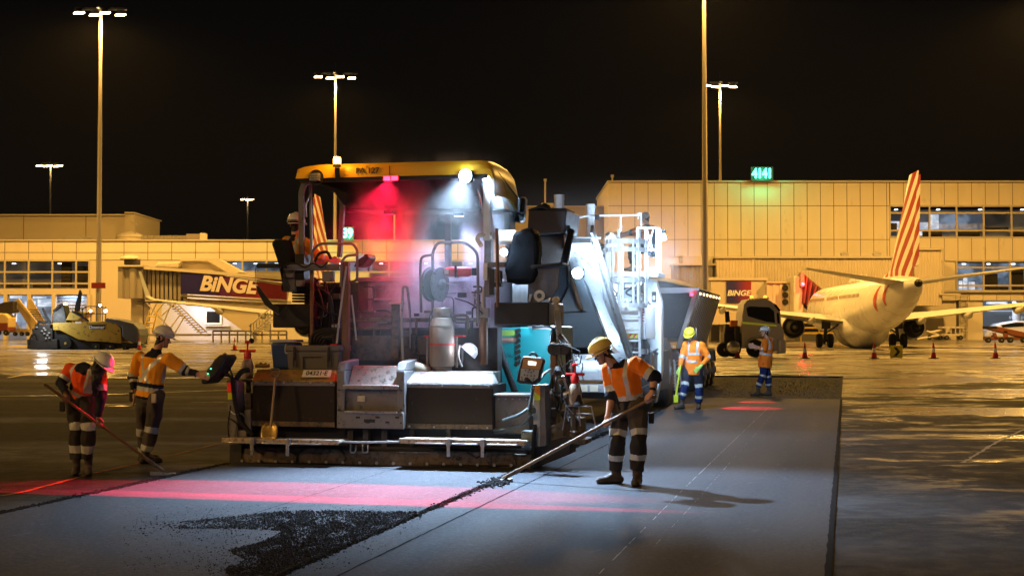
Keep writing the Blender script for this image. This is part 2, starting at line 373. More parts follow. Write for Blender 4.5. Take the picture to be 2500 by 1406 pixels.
# milled pit floor
g = MB(); n = 40
g = MB().box((0.0, V0, -0.30), (U2, VE2, -0.066)); o = g.build('milled_ground', M['milled'], None, False)
o.location = O0; o.rotation_euler = (0, 0, -LANE_A); tag(o, 'milled out lane bed with dusty gravel bottom', kind='structure')
def mat_sheet(name, u0, u1, v0, v1, m, label, rough=0.012):
    """asphalt mat with slightly ragged edges"""
    g = MB(); N = 160; top = []
    L = [(u0 + random.uniform(-rough, rough), v0 + (v1 - v0) * i / N) for i in range(N + 1)]
    Rr = [(u1 + random.uniform(-rough, rough), v0 + (v1 - v0) * i / N) for i in range(N + 1)]
    zt, zb = 0.008, -0.06; b = 0
    for (a, c) in zip(L, Rr):
        g.v += [(a[0], a[1], zt), (c[0], c[1], zt), (a[0], a[1], zb), (c[0], c[1], zb)]
    for i in range(N):
        k = 4 * i
        for q in ((k, k + 1, k + 5, k + 4), (k, k + 4, k + 6, k + 2), (k + 1, k + 3, k + 7, k + 5)): g.f.append(q); g.mi.append(0)
    g.f.append((0, 2, 3, 1)); g.f.append((4 * N, 4 * N + 1, 4 * N + 3, 4 * N + 2)); g.mi += [0, 0]
    o = g.build(name, m, None, False); o.location = O0; o.rotation_euler = (0, 0, -LANE_A); tag(o, label, kind='structure'); return o
mat_sheet('fresh_asphalt_lane', 0.02, U1 - 0.03, V0 + 0.01, 0.2, M['mat_l'], 'fresh asphalt lane laid behind the paver')
mat_sheet('finished_asphalt_lane', U1 + 0.03, U2 - 0.012, V0 + 0.01, VE1, M['mat_r'], 'finished smooth asphalt lane beside the fresh one')
# joints and scratches as thin raised strips
def strip(name, pts, wd, m, label, z=0.0095, rag=0.3, kind='structure', gap=0):
    g = MB(); pts = [Vector(p) for p in pts]; out = []
    for i in range(len(pts) - 1):
        n = max(1, int((pts[i + 1] - pts[i]).length / 0.12))
        for k in range(n): out.append(pts[i].lerp(pts[i + 1], k / n))
    out.append(pts[-1]); b = 0
    for i, p in enumerate(out):
        t = (out[min(i + 1, len(out) - 1)] - out[max(0, i - 1)]).normalized(); s = Vector((t.y, -t.x, 0))
        a = wd / 2 * (1 + random.uniform(-rag, rag)); c = wd / 2 * (1 + random.uniform(-rag, rag))
        g.v += [tuple(Vector((p.x, p.y, z)) + s * a), tuple(Vector((p.x, p.y, z)) - s * c)]
    for i in range(len(out) - 1):
        if gap and random.random() < gap: continue
        g.f.append((2 * i, 2 * i + 1, 2 * i + 3, 2 * i + 2)); g.mi.append(0)
    o = g.build(name, m, None, False); tag(o, label, kind=kind); return o
dline = mat('tar_joint', (0.010, 0.009, 0.009), 0.95, var=0.4, spec=.02, rvar=0)
pale = mat('scratch_chalk', (0.17, 0.165, 0.16), 0.7, var=0.5, scale=30)
yel = mat('apron_line_paint', (0.20, 0.08, 0.02), 0.8, var=0.6, scale=5, spec=.1, dirt=.35)
wline = mat('white_line_paint', (0.5, 0.5, 0.5), 0.35, var=0.5, scale=4)
strip('tar_joint', [lw(0.0, V0 + 2), lw(0.0, -0.6)], 0.06, dline, 'dark tar joint along the left edge of the fresh lane', 0.0125, 0.4)
strip('tar_joint', [lw(U2, V0 + 2), lw(U2, VE1 - 0.1)], 0.05, dline, 'dark tar joint along the right edge of the finished lane', 0.0125, 0.25)
strip('tar_joint', [lw(U1 + 0.42, V0 + 2), lw(U1 + 0.40, 8)], 0.018, dline, 'thin dark roller seam beside the joint', 0.0105, 0.5)
strip('tar_joint', [lw(2.35, -6), lw(2.3, -0.4)], 0.008, dline, 'faint dark seam in the fresh lane', 0.0105, 0.7)
strip('chalk_line', [G(1462, 1404), G(1672, 1192), G(1790, 1078), G(1880, 992)], 0.008, pale, 'pale scratch line drawn along the finished lane', 0.0105, 0.8, gap=.3)
strip('chalk_line', [G(1602, 1330), G(1690, 1235), G(1862, 1040), G(1905, 985)], 0.004, pale, 'fainter second scratch line along the finished lane', 0.0105, 0.8, gap=.6)
strip('painted_line', [G(-60, 1222), G(60, 1200), G(230, 1155), G(420, 1112), G(560, 1076)], 0.07, yel, 'worn orange guide line on the old apron', 0.005, 0.5, gap=.12)
strip('painted_line', [G(-20, 967), G(200, 965), G(560, 952)], 0.16, wline, 'wet white line across the old apron', 0.005, 0.7)
strip('painted_line', [G(20, 922), G(75, 912)], 0.16, mat('yellow_line', (0.6, 0.4, 0.03), 0.5), 'short yellow mark on the old apron', 0.005, 0.2)
strip('painted_line', [G(2350, 1130), G(2440, 1075), G(2520, 1040)], 0.05, pale, 'pale crack on the wet apron at right', 0.005, 0.8)
slabj = mat('slab_joint_seal', (0.05, 0.045, 0.04), .9, var=.3, spec=.05)
for y_ in (61, 67.5, 74, 80.5): strip('slab_joint', [Vector((-60, y_, 0)), Vector((60, y_, 0))], .09, slabj, 'dark sealed joint across the concrete stand', 0.004, .2)
for x_ in range(-48, 60, 8): strip('slab_joint', [Vector((x_, 58.5, 0)), Vector((x_ + .5, 84.9, 0))], .07, slabj, 'dark sealed joint running out across the concrete stand', 0.0045, .2)
# windrow and loose asphalt crumbs
def crumbs(name, pts, label, m=None):
    g = MB()
    for (p, s) in pts:
        b = len(g.v); a = random.uniform(0, 6.28); h = s * random.uniform(0.6, 1.0)
        for k in range(5):
            an = a + k * 1.2566; rr = s * random.uniform(0.7, 1.15); g.v.append((p.x + rr * math.cos(an), p.y + rr * math.sin(an), p.z))
        for k in range(3):
            an = a + 0.5 + k * 2.094; rr = s * random.uniform(0.3, 0.6); g.v.append((p.x + rr * math.cos(an), p.y + rr * math.sin(an), p.z + h))
        for q in ((0, 1, 5), (1, 6, 5), (1, 2, 6), (2, 3, 6), (3, 7, 6), (3, 4, 7), (4, 0, 7), (0, 5, 7), (5, 6, 7)):
            g.f.append(tuple(b + i for i in q)); g.mi.append(0)
    o = g.build(name, m or M['crumb'], None, False); tag(o, label, kind='stuff'); return o
pts = []
def inpoly(x, y, poly):
    c = False; j = len(poly) - 1
    for i in range(len(poly)):
        if (poly[i][1] > y) != (poly[j][1] > y) and x < (poly[j][0] - poly[i][0]) * (y - poly[i][1]) / (poly[j][1] - poly[i][1]) + poly[i][0]: c = not c
        j = i
    return c
patch = [(370, 1283), (520, 1268), (690, 1250), (860, 1248), (1020, 1252), (985, 1275), (880, 1318), (780, 1366), (690, 1408), (560, 1408), (545, 1392), (600, 1370), (556, 1345), (640, 1325), (690, 1298), (560, 1292), (440, 1294)]
n = 0
while n < 26000:
    x = random.uniform(330, 1030); y = random.uniform(1240, 1440)
    ins = inpoly(x, y, patch)
    if not ins:
        d = min(math.hypot((x - a) * 0.5, (y - b)) for a, b in patch)
        if d > 40 or random.random() > 0.16 * math.exp(-d / 13.0): continue
    elif x < 640 and random.random() > 0.25 + .6 * (x - 370) / 270: continue
    elif mnoise.noise(Vector((x / 45, y / 14, 0))) < -0.15 and random.random() > 0.4: continue
    p = G(x, y); p.z = 0.008; s_ = random.uniform(0.003, 0.0085) if ins else random.uniform(0.002, 0.006)
    if random.random() < .06: s_ *= 2
    if ins and random.random() < .4: p.z += random.uniform(0, .012)
    pts.append((p, s_)); n += 1
for _ in range(900):
    x = random.uniform(300, 1100); y = random.uniform(1232, 1404); p = G(x, y)
    if LF.loc(p).x < 3.8: p.z = 0.008; pts.append((p, random.uniform(0.003, 0.007)))
crumbs('loose_asphalt', pts, 'loose black asphalt crumbs spilled on the fresh lane')
pts = []
for _ in range(9000):
    v = random.uniform(-17, 13); wd = 0.035 if v > -4 else 0.022
    du = random.gauss(0, wd); s = random.uniform(0.006, 0.018); p = lw(U1 + du, v); p.z = max(0.004, 0.02 - abs(du) * 0.3); pts.append((p, s))
crumbs('joint_ridge', pts, 'rough ridge of asphalt along the joint of the two lanes')
pts = []
for _ in range(2600):
    v = random.uniform(-8, -0.1); p = lw(-0.02 + random.gauss(0, 0.035), v); p.z = 0.005; pts.append((p, random.uniform(0.006, 0.016)))
crumbs('edge_crumbs', pts, 'ragged crumbs along the left edge of the fresh lane')
pts = []
for _ in range(9000):
    v = random.uniform(1.0, VE2 - 1); u = random.uniform(3.2, 7.6) if v > VE1 else random.uniform(3.2, 3.9); p = lw(u, v); p.z = -0.066; pts.append((p, random.uniform(0.006, 0.02)))
crumbs('milled_gravel', pts, 'grey gravel scattered over the milled lane bed', M['gravel'])
# ================================================================== BACKGROUND
def wb(mb, name, m, parent, bevel=0.0, smooth=False, ang=35):
    """build a part given in world coordinates under a root that only has a location"""
    o = mb.build(name, m, parent, smooth, bevel, ang=ang)
    if parent is not None:
        q = parent
        while q is not None and q.type != 'EMPTY': q = q.parent
        if parent.type == 'EMPTY': o.location = -parent.location
        else: o.location = (0, 0, 0)
    return o
def pbox(mb, x0, y0, x1, y1, D, depth, mi=0):
    a = P(x0, y0, D); b = P(x1, y1, D); return mb.box((a.x, D, a.z), (b.x, D + depth, b.z), mi)
def ppoly(mb, pts, D, depth, mi=0):
    return mb.prism([P(x, y, D) for x, y in pts], (0, depth, 0), mi)
def litmat(name, c1, c2, s, scale=0.6, stretch=(1, 1, 1)):
    m, n, l, b = node_mat(name); tc = n.new('ShaderNodeTexCoord')
    z = noise_n(n, l, tc.outputs['Object'], scale, 3, 0.6, stretch); c = mix_n(n, l, ramp_n(n, l, z, 0.4, 0.62), c1, c2)
    b.inputs['Base Color'].default_value = (0.3, 0.3, 0.3, 1); l.new(c, b.inputs['Emission Color']); b.inputs['Emission Strength'].default_value = s; return m
LIT_BLUE = litmat('lit_room_blue', (0.05, 0.075, 0.11), (0.22, 0.30, 0.42), 0.9, 0.5)
LIT_DIM = litmat('lit_room_dim', (0.008, 0.009, 0.011), (0.07, 0.055, 0.035), 0.8, 0.35)
LIT_BRIGHT = litmat('lit_room_bright', (0.35, 0.45, 0.6), (0.85, 0.92, 1.0), 1.1, 0.7, (1, 1, 2))
SPOTL = emis('ceiling_downlight', (0.85, 0.95, 1.0), 5.0)
GLZ = bpy.data.materials.new('window_glazing'); GLZ.use_nodes = True
_n = GLZ.node_tree.nodes; _l = GLZ.node_tree.links; _n.clear()
_o = _n.new('ShaderNodeOutputMaterial'); _mx = _n.new('ShaderNodeMixShader'); _t = _n.new('ShaderNodeBsdfTransparent'); _g = _n.new('ShaderNodeBsdfGlossy')
_g.inputs['Roughness'].default_value = 0.03; _mx.inputs[0].default_value = 0.10; _l.new(_t.outputs[0], _mx.inputs[1]); _l.new(_g.outputs[0], _mx.inputs[2]); _l.new(_mx.outputs[0], _o.inputs[0])

def window(parent, x0, y0, x1, y1, D, vx, hy, room, depth=3.5, furn=()):
    """opening [x0..x1]x[y0..y1] px in a wall whose face is at D: frame bars, glazing and the lit room behind"""
    r = MB(); a = P(x0, y0, D); b = P(x1, y1, D)
    r.box((a.x, D + depth, b.z), (b.x, D + depth + 0.1, a.z)); ro = wb(r, 'window', room, parent)
    f = MB(); t = 0.09
    for x in [x0] + list(vx) + [x1]:
        p = P(x, y0, D); f.box((p.x - t, D - 0.05, b.z), (p.x + t, D + 0.12, a.z))
    for y in [y0] + list(hy) + [y1]:
        p = P(x0, y, D); f.box((a.x, D - 0.03, p.z - t), (b.x, D + 0.10, p.z + t))
    o = f.build('window_frame', M['frame'], ro, False)
    g = MB().box((a.x, D + 0.03, b.z), (b.x, D + 0.05, a.z)); g.build('window_pane', GLZ, ro, False)
    c = MB(); c.box((a.x, D + 0.3, a.z + 0.0), (b.x, D + depth, a.z + 0.15)); c.box((a.x, D + 0.3, b.z - 0.15), (b.x, D + depth, b.z)); c.build('room_lining', M['plastic'], ro, False)
    if furn:
        q = MB()
        for (fx0, fy0, fx1, fy1) in furn: pbox(q, fx0, fy0, fx1, fy1, D + 1.2, 0.5)
        q.build('furniture', M['ink'], ro, False)
    d = MB()
    for k in range(max(2, int((b.x - a.x) / 2.2))):
        x = a.x + (b.x - a.x) * (k + 0.5) / max(2, int((b.x - a.x) / 2.2)); z = a.z - 0.25
        if room is not LIT_DIM or k % 2 == 0: d.box((x - 0.16, D + 1.5, z - 0.05), (x + 0.16, D + 1.8, z + 0.05))
    if d.v: d.build('downlights', SPOTL, ro, False)
    return ro
def joints(mb, xs, ys, x0, x1, y0, y1, D, t=0.035):
    for x in xs:
        a = P(x, y0, D); b = P(x, y1, D); mb.box((a.x - t, D - 0.02, b.z), (a.x + t, D + 0.03, a.z))
    for y in ys:
        a = P(x0, y, D); b = P(x1, y, D); mb.box((a.x, D - 0.024, a.z - t), (b.x, D + 0.03, a.z + t))
def corr(mb, x0, y0, x1, y1, D, pitch=0.3, amp=0.06, depth=2.0, mi=0):
    """corrugated sheet wall"""
    a = P(x0, y0, D); b = P(x1, y1, D); n = max(2, int((b.x - a.x) / pitch)); pts = []
    for i in range(n):
        x = a.x + (b.x - a.x) * i / n; w_ = (b.x - a.x) / n; pts += [(x, D), (x + w_ * .35, D), (x + w_ * .5, D + amp), (x + w_ * .85, D + amp)]
    pts.append((b.x, D)); k = len(mb.v)
    for (x, y) in pts: mb.v += [(x, y, b.z), (x, y, a.z)]
    for i in range(len(pts) - 1): mb.f.append((k + 2 * i, k + 2 * i + 2, k + 2 * i + 3, k + 2 * i + 1)); mb.mi.append(mi)
    mb.box((a.x, D + amp + .02, b.z), (b.x, D + depth, a.z), mi)
DT = 150.0
# ---------------- left terminal
r = empty('terminal_building', (P(300, 830, DT).x, DT, gz(DT)), 0, 'low cream terminal with a band of square panels, at left', 'building')
m_ = MB(); pbox(m_, -500, 588, 1486, 636, DT, 14); wb(m_, 'parapet_wall', M['cream'], r)
m_ = MB(); pbox(m_, 218, 636, 540, 834, DT, 14); pbox(m_, -500, 706, 218, 719, DT - .2, 14); pbox(m_, 900, 692, 1486, 834, DT, 10); pbox(m_, 540, 664, 900, 834, DT, 10)
wb(m_, 'wall', M['cream2'], r)
m_ = MB(); joints(m_, [12 + 58.2 * k for k in range(-2, 25)], [616.5, 635], -200, 1486, 589, 635.5, DT); wb(m_, 'panel_joints', M['joint'], r)
m_ = MB(); pbox(m_, -500, 585, 1486, 588, DT - .25, 14.5); wb(m_, 'coping', M['roof'], r)
window(r, -120, 636, 218, 706, DT, [-46, 12, 70, 128, 186], [664, 692], LIT_DIM, 4, [(14, 690, 60, 702), (80, 694, 120, 703), (150, 640, 172, 700), (188, 650, 214, 704)])
window(r, 540, 636, 900, 664, DT, [592, 650, 708, 766, 824], [], LIT_BLUE, 4)
window(r, 900, 636, 1230, 692, DT, [950, 1010, 1070, 1130, 1180], [664], LIT_DIM, 4, [(930, 680, 1000, 690), (1040, 676, 1100, 690)])
window(r, 1230, 636, 1484, 692, DT, [1290, 1350, 1410], [664], LIT_DIM, 4)
# ground floor at the far left, lit bays with posts
m_ = MB()
for x in (12, 70, 130, 216): wb(pbox(MB(), x - 4, 719, x + 4, 834, DT - .3, .6), 'post', M['cream2'], r)
m_ = MB(); pbox(m_, -500, 719, 130, 834, DT + 6, .2); wb(m_, 'lit_bay', LIT_BLUE, r)
m_ = MB()
for (x0, y0, x1, y1) in [(-20, 728, 18, 740), (24, 722, 52, 728), (60, 735, 85, 750), (92, 730, 125, 748), (78, 724, 112, 728), (8, 765, 40, 785)]: pbox(m_, x0, y0, x1, y1, DT + 5, .2)
wb(m_, 'lit_sign_panel', LIT_BRIGHT, r)
m_ = MB()
for k in range(9): pbox(m_, 138, 723 + k * 4.2, 216, 726 + k * 4.2, DT + .6 + (k % 2) * .15, .3)
wb(m_, 'roller_shutter', mat('grey_shutter', (0.55, 0.56, 0.6), 0.35, var=0.2), r)
m_ = MB(); pbox(m_, 136, 721, 216, 834, DT + 1.6, .2); wb(m_, 'shutter_back', M['plastic'], r)
lamp('AREA', 'canopy_light', P(178, 722, DT + .3) , 120, COOL, None, P(178, 780, DT + 1), 2.0)
m_ = MB(); pbox(m_, 395, 735, 620, 833, DT - .5, .3); wb(m_, 'lobby_wall', mat('white_lobby_wall', (0.5, 0.52, 0.6), 0.6, var=0.15), r)
m_ = MB(); pbox(m_, 505, 760, 537, 788, DT - .62, .1); wb(m_, 'lobby_window', M['glass'], r)
m_ = MB(); pbox(m_, 500, 756, 541, 760, DT - .7, .15); pbox(m_, 500, 788, 541, 792, DT - .7, .15); pbox(m_, 500, 760, 504, 788, DT - .7, .15); pbox(m_, 537, 760, 541, 788, DT - .7, .15); pbox(m_, 500, 794, 560, 796, DT - .9, .3)
wb(m_, 'lobby_window_frame', M['white'], r)
lamp('AREA', 'lobby_light', P(490, 742, DT - 3), 160, (0.75, 0.8, 1.0), None, P(500, 780, DT), 1.5)
# rooftop volumes
r2 = empty('rooftop_block', (P(160, 588, 165).x, 165, P(160, 588, 165).z), 0, 'long plain cream plant block on the roof at far left', 'building')
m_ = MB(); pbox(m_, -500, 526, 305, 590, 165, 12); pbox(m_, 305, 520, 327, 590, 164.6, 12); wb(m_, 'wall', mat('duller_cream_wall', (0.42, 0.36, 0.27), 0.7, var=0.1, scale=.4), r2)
m_ = MB(); pbox(m_, -500, 523, 305, 526, 164.6, 12.5); pbox(m_, 304, 518, 328, 520.5, 164.3, 12.8); wb(m_, 'coping', M['roof'], r2)
m_ = MB(); joints(m_, [58, 210], [], 0, 300, 527, 588, 165, .05); wb(m_, 'panel_joints', M['joint'], r2)
r3 = empty('rooftop_dome', P(318, 588, 160), 0, 'small round domed roof vent beside the plant block', 'roof vent')
c = P(318, 588, 160); k = 160 / FPX
MB().lathe((0, 0, 0), [(33 * k, 0), (33 * k, 8 * k)], n=28).build('drum', M['cream2'], r3)
MB().lathe((0, 0, 0), [(35 * k, 8 * k), (32 * k, 13 * k), (22 * k, 18 * k), (10 * k, 21.5 * k), (0.01, 23 * k)], n=28).build('dome_cap', M['roof'], r3)
r4 = empty('roof_parapet', P(420, 588, 158), 0, 'low rooftop screen wall right of the dome vent', 'wall')
m_ = MB(); corr(m_, 345, 575, 462, 590, 158, .35); pbox(m_, 455, 571, 492, 590, 157.6, 3); wb(m_, 'screen_wall', M['dcorr'], r4)
m_ = MB(); pbox(m_, 487, 569, 501, 590, 157.2, 1.2); wb(m_, 'flue', M['cream'], r4, .1)
r4 = empty('television_aerial', P(330, 588, 159), 0, 'thin rooftop aerial in front of the block end', 'aerial')
m_ = MB().cyl(P(330, 588, 159), P(330, 540, 159), .05, n=6)
for y in (543, 546, 549): m_.cyl(P(316 + (y - 543), y - 3, 159), P(338, y + 2, 159), .03, n=5)
wb(m_, 'aerial_rods', M['dcorr'], r4)
r4 = empty('rooftop_skylight', P(178, 588, 155), 0, 'low raised skylight hood on the left terminal roof', 'skylight')
m_ = MB(); ppoly(m_, [(145, 588), (160, 575), (200, 575), (206, 588)], 155, 4); wb(m_, 'hood', M['dcorr'], r4)
# ---------------- right terminal
r = empty('terminal_building', (P(1990, 830, DT).x, DT, gz(DT)), 0, 'tall cream panelled terminal with upper windows, at right', 'building')
m_ = MB(); pbox(m_, 1485, 445, 2172, 626, DT - 1, 20); pbox(m_, 2172, 445, 2900, 503, DT - 1, 20); pbox(m_, 2172, 580, 2900, 637, DT - 1, 20); pbox(m_, 1470, 626, 2335, 834, DT - .8, 20); pbox(m_, 2300, 712, 2900, 733, DT - 1.3, 20); pbox(m_, 2340, 733, 2400, 834, DT - 1, 20); pbox(m_, 2560, 733, 2900, 834, DT - 1, 20)
wb(m_, 'wall', M['cream'], r)
m_ = MB(); joints(m_, [1485 + 32.35 * k for k in range(1, 22)], [503, 585], 1485, 2172, 446, 626, DT - 1, .03)
joints(m_, [2172 + 33.3 * k for k in range(0, 14)], [], 2172, 2600, 446, 503, DT - 1, .03); joints(m_, [2172 + 33.3 * k for k in range(0, 14)], [], 2172, 2600, 580, 637, DT - 1, .03); joints(m_, [2300 + 33.3 * k for k in range(0, 9)], [], 2300, 2600, 719, 733, DT - 1.3, .02)
wb(m_, 'panel_joints', M['joint'], r)
m_ = MB(); pbox(m_, 1483, 441, 2900, 445, DT - 1.3, 20.5); pbox(m_, 2294, 708, 2900, 713, DT - 1.8, 2); wb(m_, 'coping', M['roof'], r)
window(r, 2172, 503, 2640, 580, DT - 1, [2235, 2269, 2335, 2401, 2469, 2535], [520, 563], LIT_DIM, 5, [(2176, 545, 2190, 563), (2255, 565, 2300, 578), (2340, 560, 2392, 576), (2406, 555, 2462, 566), (2475, 560, 2500, 578)])
m_ = MB()
for (x0, y0, x1, y1) in [(2176, 540, 2196, 561), (2236, 543, 2266, 575), (2272, 524, 2292, 560)]: pbox(m_, x0, y0, x1, y1, DT + 2.6, .2)
wb(m_, 'lit_shop_panel', LIT_BRIGHT, r)
m_ = MB(); pbox(m_, 2272, 522, 2398, 562, DT + 3.2, .1); wb(m_, 'lit_back_wall', LIT_BLUE, r)
window(r, 2335, 637, 2640, 712, DT - 1, [2401, 2466, 2535], [653, 697], LIT_BLUE, 5, [(2402, 668, 2436, 710), (2440, 700, 2462, 711), (2470, 655, 2500, 712)])
m_ = MB()
for (x0, y0, x1, y1) in [(2342, 685, 2350, 708), (2353, 678, 2362, 709), (2366, 688, 2380, 707)]: pbox(m_, x0, y0, x1, y1, DT + 1.6, .2)
wb(m_, 'vending_machine_glow', LIT_BRIGHT, r)
# ground floor opening, lit, with round column and sign
m_ = MB(); pbox(m_, 2400, 733, 2560, 834, DT + 8, .2); wb(m_, 'garage_back_wall', litmat('lit_garage', (0.010, 0.014, 0.02), (0.05, 0.07, 0.10), 1, .4, (.4, 1, 1.5)), r)
m_ = MB()
for (x0, y0, x1, y1) in [(2410, 737, 2460, 742), (2455, 742, 2500, 748), (2400, 758, 2500, 760)]: pbox(m_, x0, y0, x1, y1, DT + 6, .3)
wb(m_, 'garage_lights', LIT_BRIGHT, r)
m_ = MB().cyl(P(2481, 834, DT + 3), P(2481, 733, DT + 3), .42, n=20); wb(m_, 'column', M['white'], r, smooth=True)
t = text('wall_sign', 'swissport', mat('sign_letters', (.6, .65, .7), .5, emit=(.6, .7, .85), estr=.5), r, P(2490, 774, DT + 5) - r.location, .62)
lamp('AREA', 'garage_light', P(2450, 742, DT + 2), 120, (0.7, 0.82, 1.0), None, P(2450, 834, DT + 3), 2.5)
m_ = MB()
for x in (2345, 2362): m_.cyl(P(x, 832, DT - 2), P(x, 722, DT - 2), .05, n=6)
for k in range(16): m_.cyl(P(2345, 828 - k * 6.8, DT - 2), P(2362, 828 - k * 6.8, DT - 2), .03, n=5)
for k in range(6): m_.tube([P(2345, 722 + k * 17, DT - 2), P(2343, 723 + k * 17, DT - 2.9), P(2364, 723 + k * 17, DT - 2.9), P(2362, 722 + k * 17, DT - 2)], .03, 5)
wb(m_, 'access_ladder', M['frame'], r)
r5 = empty('link_building', (P(1420, 830, 156).x, 156, gz(156)), 0, 'shadowed cream block between the two terminals', 'building')
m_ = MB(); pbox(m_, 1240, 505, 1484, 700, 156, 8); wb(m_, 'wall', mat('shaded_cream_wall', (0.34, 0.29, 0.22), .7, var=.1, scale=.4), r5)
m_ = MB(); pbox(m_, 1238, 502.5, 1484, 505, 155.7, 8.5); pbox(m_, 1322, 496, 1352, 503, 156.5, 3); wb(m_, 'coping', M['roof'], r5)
for (x, y, yt) in ((1331, 500, 440), (1495, 443, 430), (963, 588, 515)):
    r5 = empty('roof_pole', P(x, y, 152), 0, {1331: 'thin camera pole above the shadowed link block', 1495: 'stub pole on the corner of the tall terminal', 963: 'slim pole on the low terminal roof, seen through red steam'}[x], 'pole')
    m_ = MB().cyl((0, 0, 0), P(x, yt, 152) - r5.location, .09, n=8); t_ = P(x, yt, 152) - r5.location; m_.box(t_ + Vector((-.15, -.2, -.1)), t_ + Vector((.15, .25, .12))); m_.build('pole', M['frame'], r5)
# ---------------- illuminated stand numbers
GREEN = emis('green_led', (0.02, 1.0, 0.42), 9.0)
for (x, y, s, lab, dx) in ((1861, 425, '4141', 'glowing green stand number on the tall terminal roof', 1), (849, 571, '39', 'glowing green stand number behind the canopy', 1)):
    b_ = P(x, y + 14, DT - 2); r5 = empty('stand_number_sign', b_, 0, lab, 'sign')
    MB().box((-1.15 if s != '39' else -.6, .1, -.1), (1.15 if s != '39' else .6, .35, 1.35)).build('back_box', M['soot'], r5, False)
    t = text('digits', s, GREEN, r5, (0, 0, .62), 1.35, off=.045, ext=.05, sx=.78)
    lamp('POINT', 'sign_light', b_ + Vector((0, -.8, .6)), 500, (0.02, 1.0, 0.42), None, size=.4)
# ---------------- left jet bridge with advert
DJ = 135.0
def grad(name, c1, c2, axis, a, b_):
    m, n, l, b = node_mat(name); tc = n.new('ShaderNodeTexCoord'); s = n.new('ShaderNodeSeparateXYZ'); l.new(tc.outputs['Object'], s.inputs[0])
    l.new(mix_n(n, l, ramp_n(n, l, s.outputs[axis], a, b_), c1, c2), b.inputs['Base Color']); b.inputs['Roughness'].default_value = .45; return m
r = empty('jet_bridge', (P(450, 830, DJ).x, DJ, gz(DJ)), 0, 'jet bridge with the long purple and red advert, at left', 'jet bridge')
m_ = MB(); corr(m_, 288, 651, 348, 728, DJ, 1.0, .25, 3, 0); wb(m_, 'tunnel_cab', M['dcorr'], r)
m_ = MB(); n_ = 26
for k in range(9):
    x0 = 350 + k * 10.5; ppoly(m_, [(x0, 656 + k * 1.1), (x0 + 7, 656.5 + k * 1.1), (x0 + 7, 732 + k * .3), (x0, 732)], DJ + .5, 2.5); ppoly(m_, [(x0 + 7, 656.5 + k * 1.1), (x0 + 10.5, 657 + k * 1.1), (x0 + 10.5, 732), (x0 + 7, 732)], DJ + .8, 2.2)
wb(m_, 'ribbed_tunnel', M['dcorr'], r)
m_ = MB(); ppoly(m_, [(350, 650), (440, 656), (700, 676), (700, 684), (440, 663), (350, 657)], DJ - .1, 3.2); pbox(m_, 286, 647, 350, 651, DJ - .2, 3.3); wb(m_, 'tunnel_roof', M['roof'], r)
m_ = MB(); ppoly(m_, [(441, 662), (700, 683), (700, 732), (441, 717)], DJ, .25); wb(m_, 'advert_panel', grad('advert_purple_red', (0.010, 0.006, 0.11), (0.17, 0.008, 0.02), 0, P(490, 0, DJ).x, P(640, 0, DJ).x), r)
t = text('advert_text', 'BiNGE', mat('advert_letters', (.62, .55, .5), .5, var=.05), r, P(556, 697, DJ - .06) - r.location, 1.95, rot=(math.pi / 2, R(3.5), 0), shear=.22, off=.075, ext=.01, sx=.98)
m_ = MB(); ppoly(m_, [(441, 719), (700, 734), (700, 740), (441, 724)], DJ + .1, 2.8); wb(m_, 'tunnel_sill', M['dcorr'], r)
m_ = MB(); ppoly(m_, [(446, 728), (455, 746), (506, 746), (592, 806), (645, 810), (645, 738)], DJ + .6, 3); wb(m_, 'stair_enclosure', M['corr'], r)
m_ = MB(); ppoly(m_, [(444, 636), (508, 636), (560, 668), (444, 662)], DJ + 1.2, 2); wb(m_, 'upper_enclosure', M['corr'], r)
m_ = MB(); ppoly(m_, [(440, 632), (530, 631), (592, 665), (560, 668), (506, 637), (440, 637)], DJ + .8, 2.6); wb(m_, 'sloping_roof', M['roof'], r)
m_ = MB(); ppoly(m_, [(376, 652), (384, 640), (440, 639), (436, 655)], DJ + .3, 1.6); wb(m_, 'roof_unit', M['roof'], r, .15)
m_ = MB(); pbox(m_, 303, 632, 333, 646, DJ + .5, 1.5); wb(m_, 'vent_box', M['ink'], r)
m_ = MB().lathe(P(318, 634, DJ + 1.2), [(.95, 0), (.98, .1), (.75, .32), (.3, .45), (.01, .48)], n=20); wb(m_, 'vent_cap', M['roof'], r, smooth=True)
m_ = MB(); pbox(m_, 320, 728, 348, 832, DJ + 1, .8); pbox(m_, 352, 735, 362, 832, DJ + 1, .6); wb(m_, 'support_column', M['corr'], r)
m_ = MB(); pbox(m_, 335, 735, 440, 739, DJ - .5, 3); wb(m_, 'service_platform', M['ink'], r)
# steps and scaffold frames under it
r = empty('service_stairs', (P(440, 818, DJ - 3).x, DJ - 3, gz(DJ - 3)), 0, 'zigzag braced steel service stairs under the left jet bridge', 'stairs')
m_ = MB(); D_ = DJ - 3
for a, b_ in (((358, 740), (428, 815)), ((382, 740), (345, 815)), ((395, 770), (428, 740)), ((375, 770), (400, 740)), ((420, 742), (492, 815)), ((405, 815), (442, 765)), ((425, 815), (452, 770)), ((432, 740), (505, 812)), ((388, 815), (418, 742))): m_.cyl(P(a[0], a[1], D_), P(b_[0], b_[1], D_), .07, n=6)
wb(m_, 'brace', M['frame'], r)
m_ = MB()
for k in range(13): pbox(m_, 408 + k * 6, 742 + k * 5.6, 424 + k * 6, 744 + k * 5.6, D_ + .4, 1.0)
wb(m_, 'treads', M['ink'], r)
m_ = MB(); pbox(m_, 345, 815, 508, 820, D_ - .2, 1.6); wb(m_, 'chassis', M['dcorr'], r)
for x, tl in ((353, 'leftmost'), (640, 'x')): pass
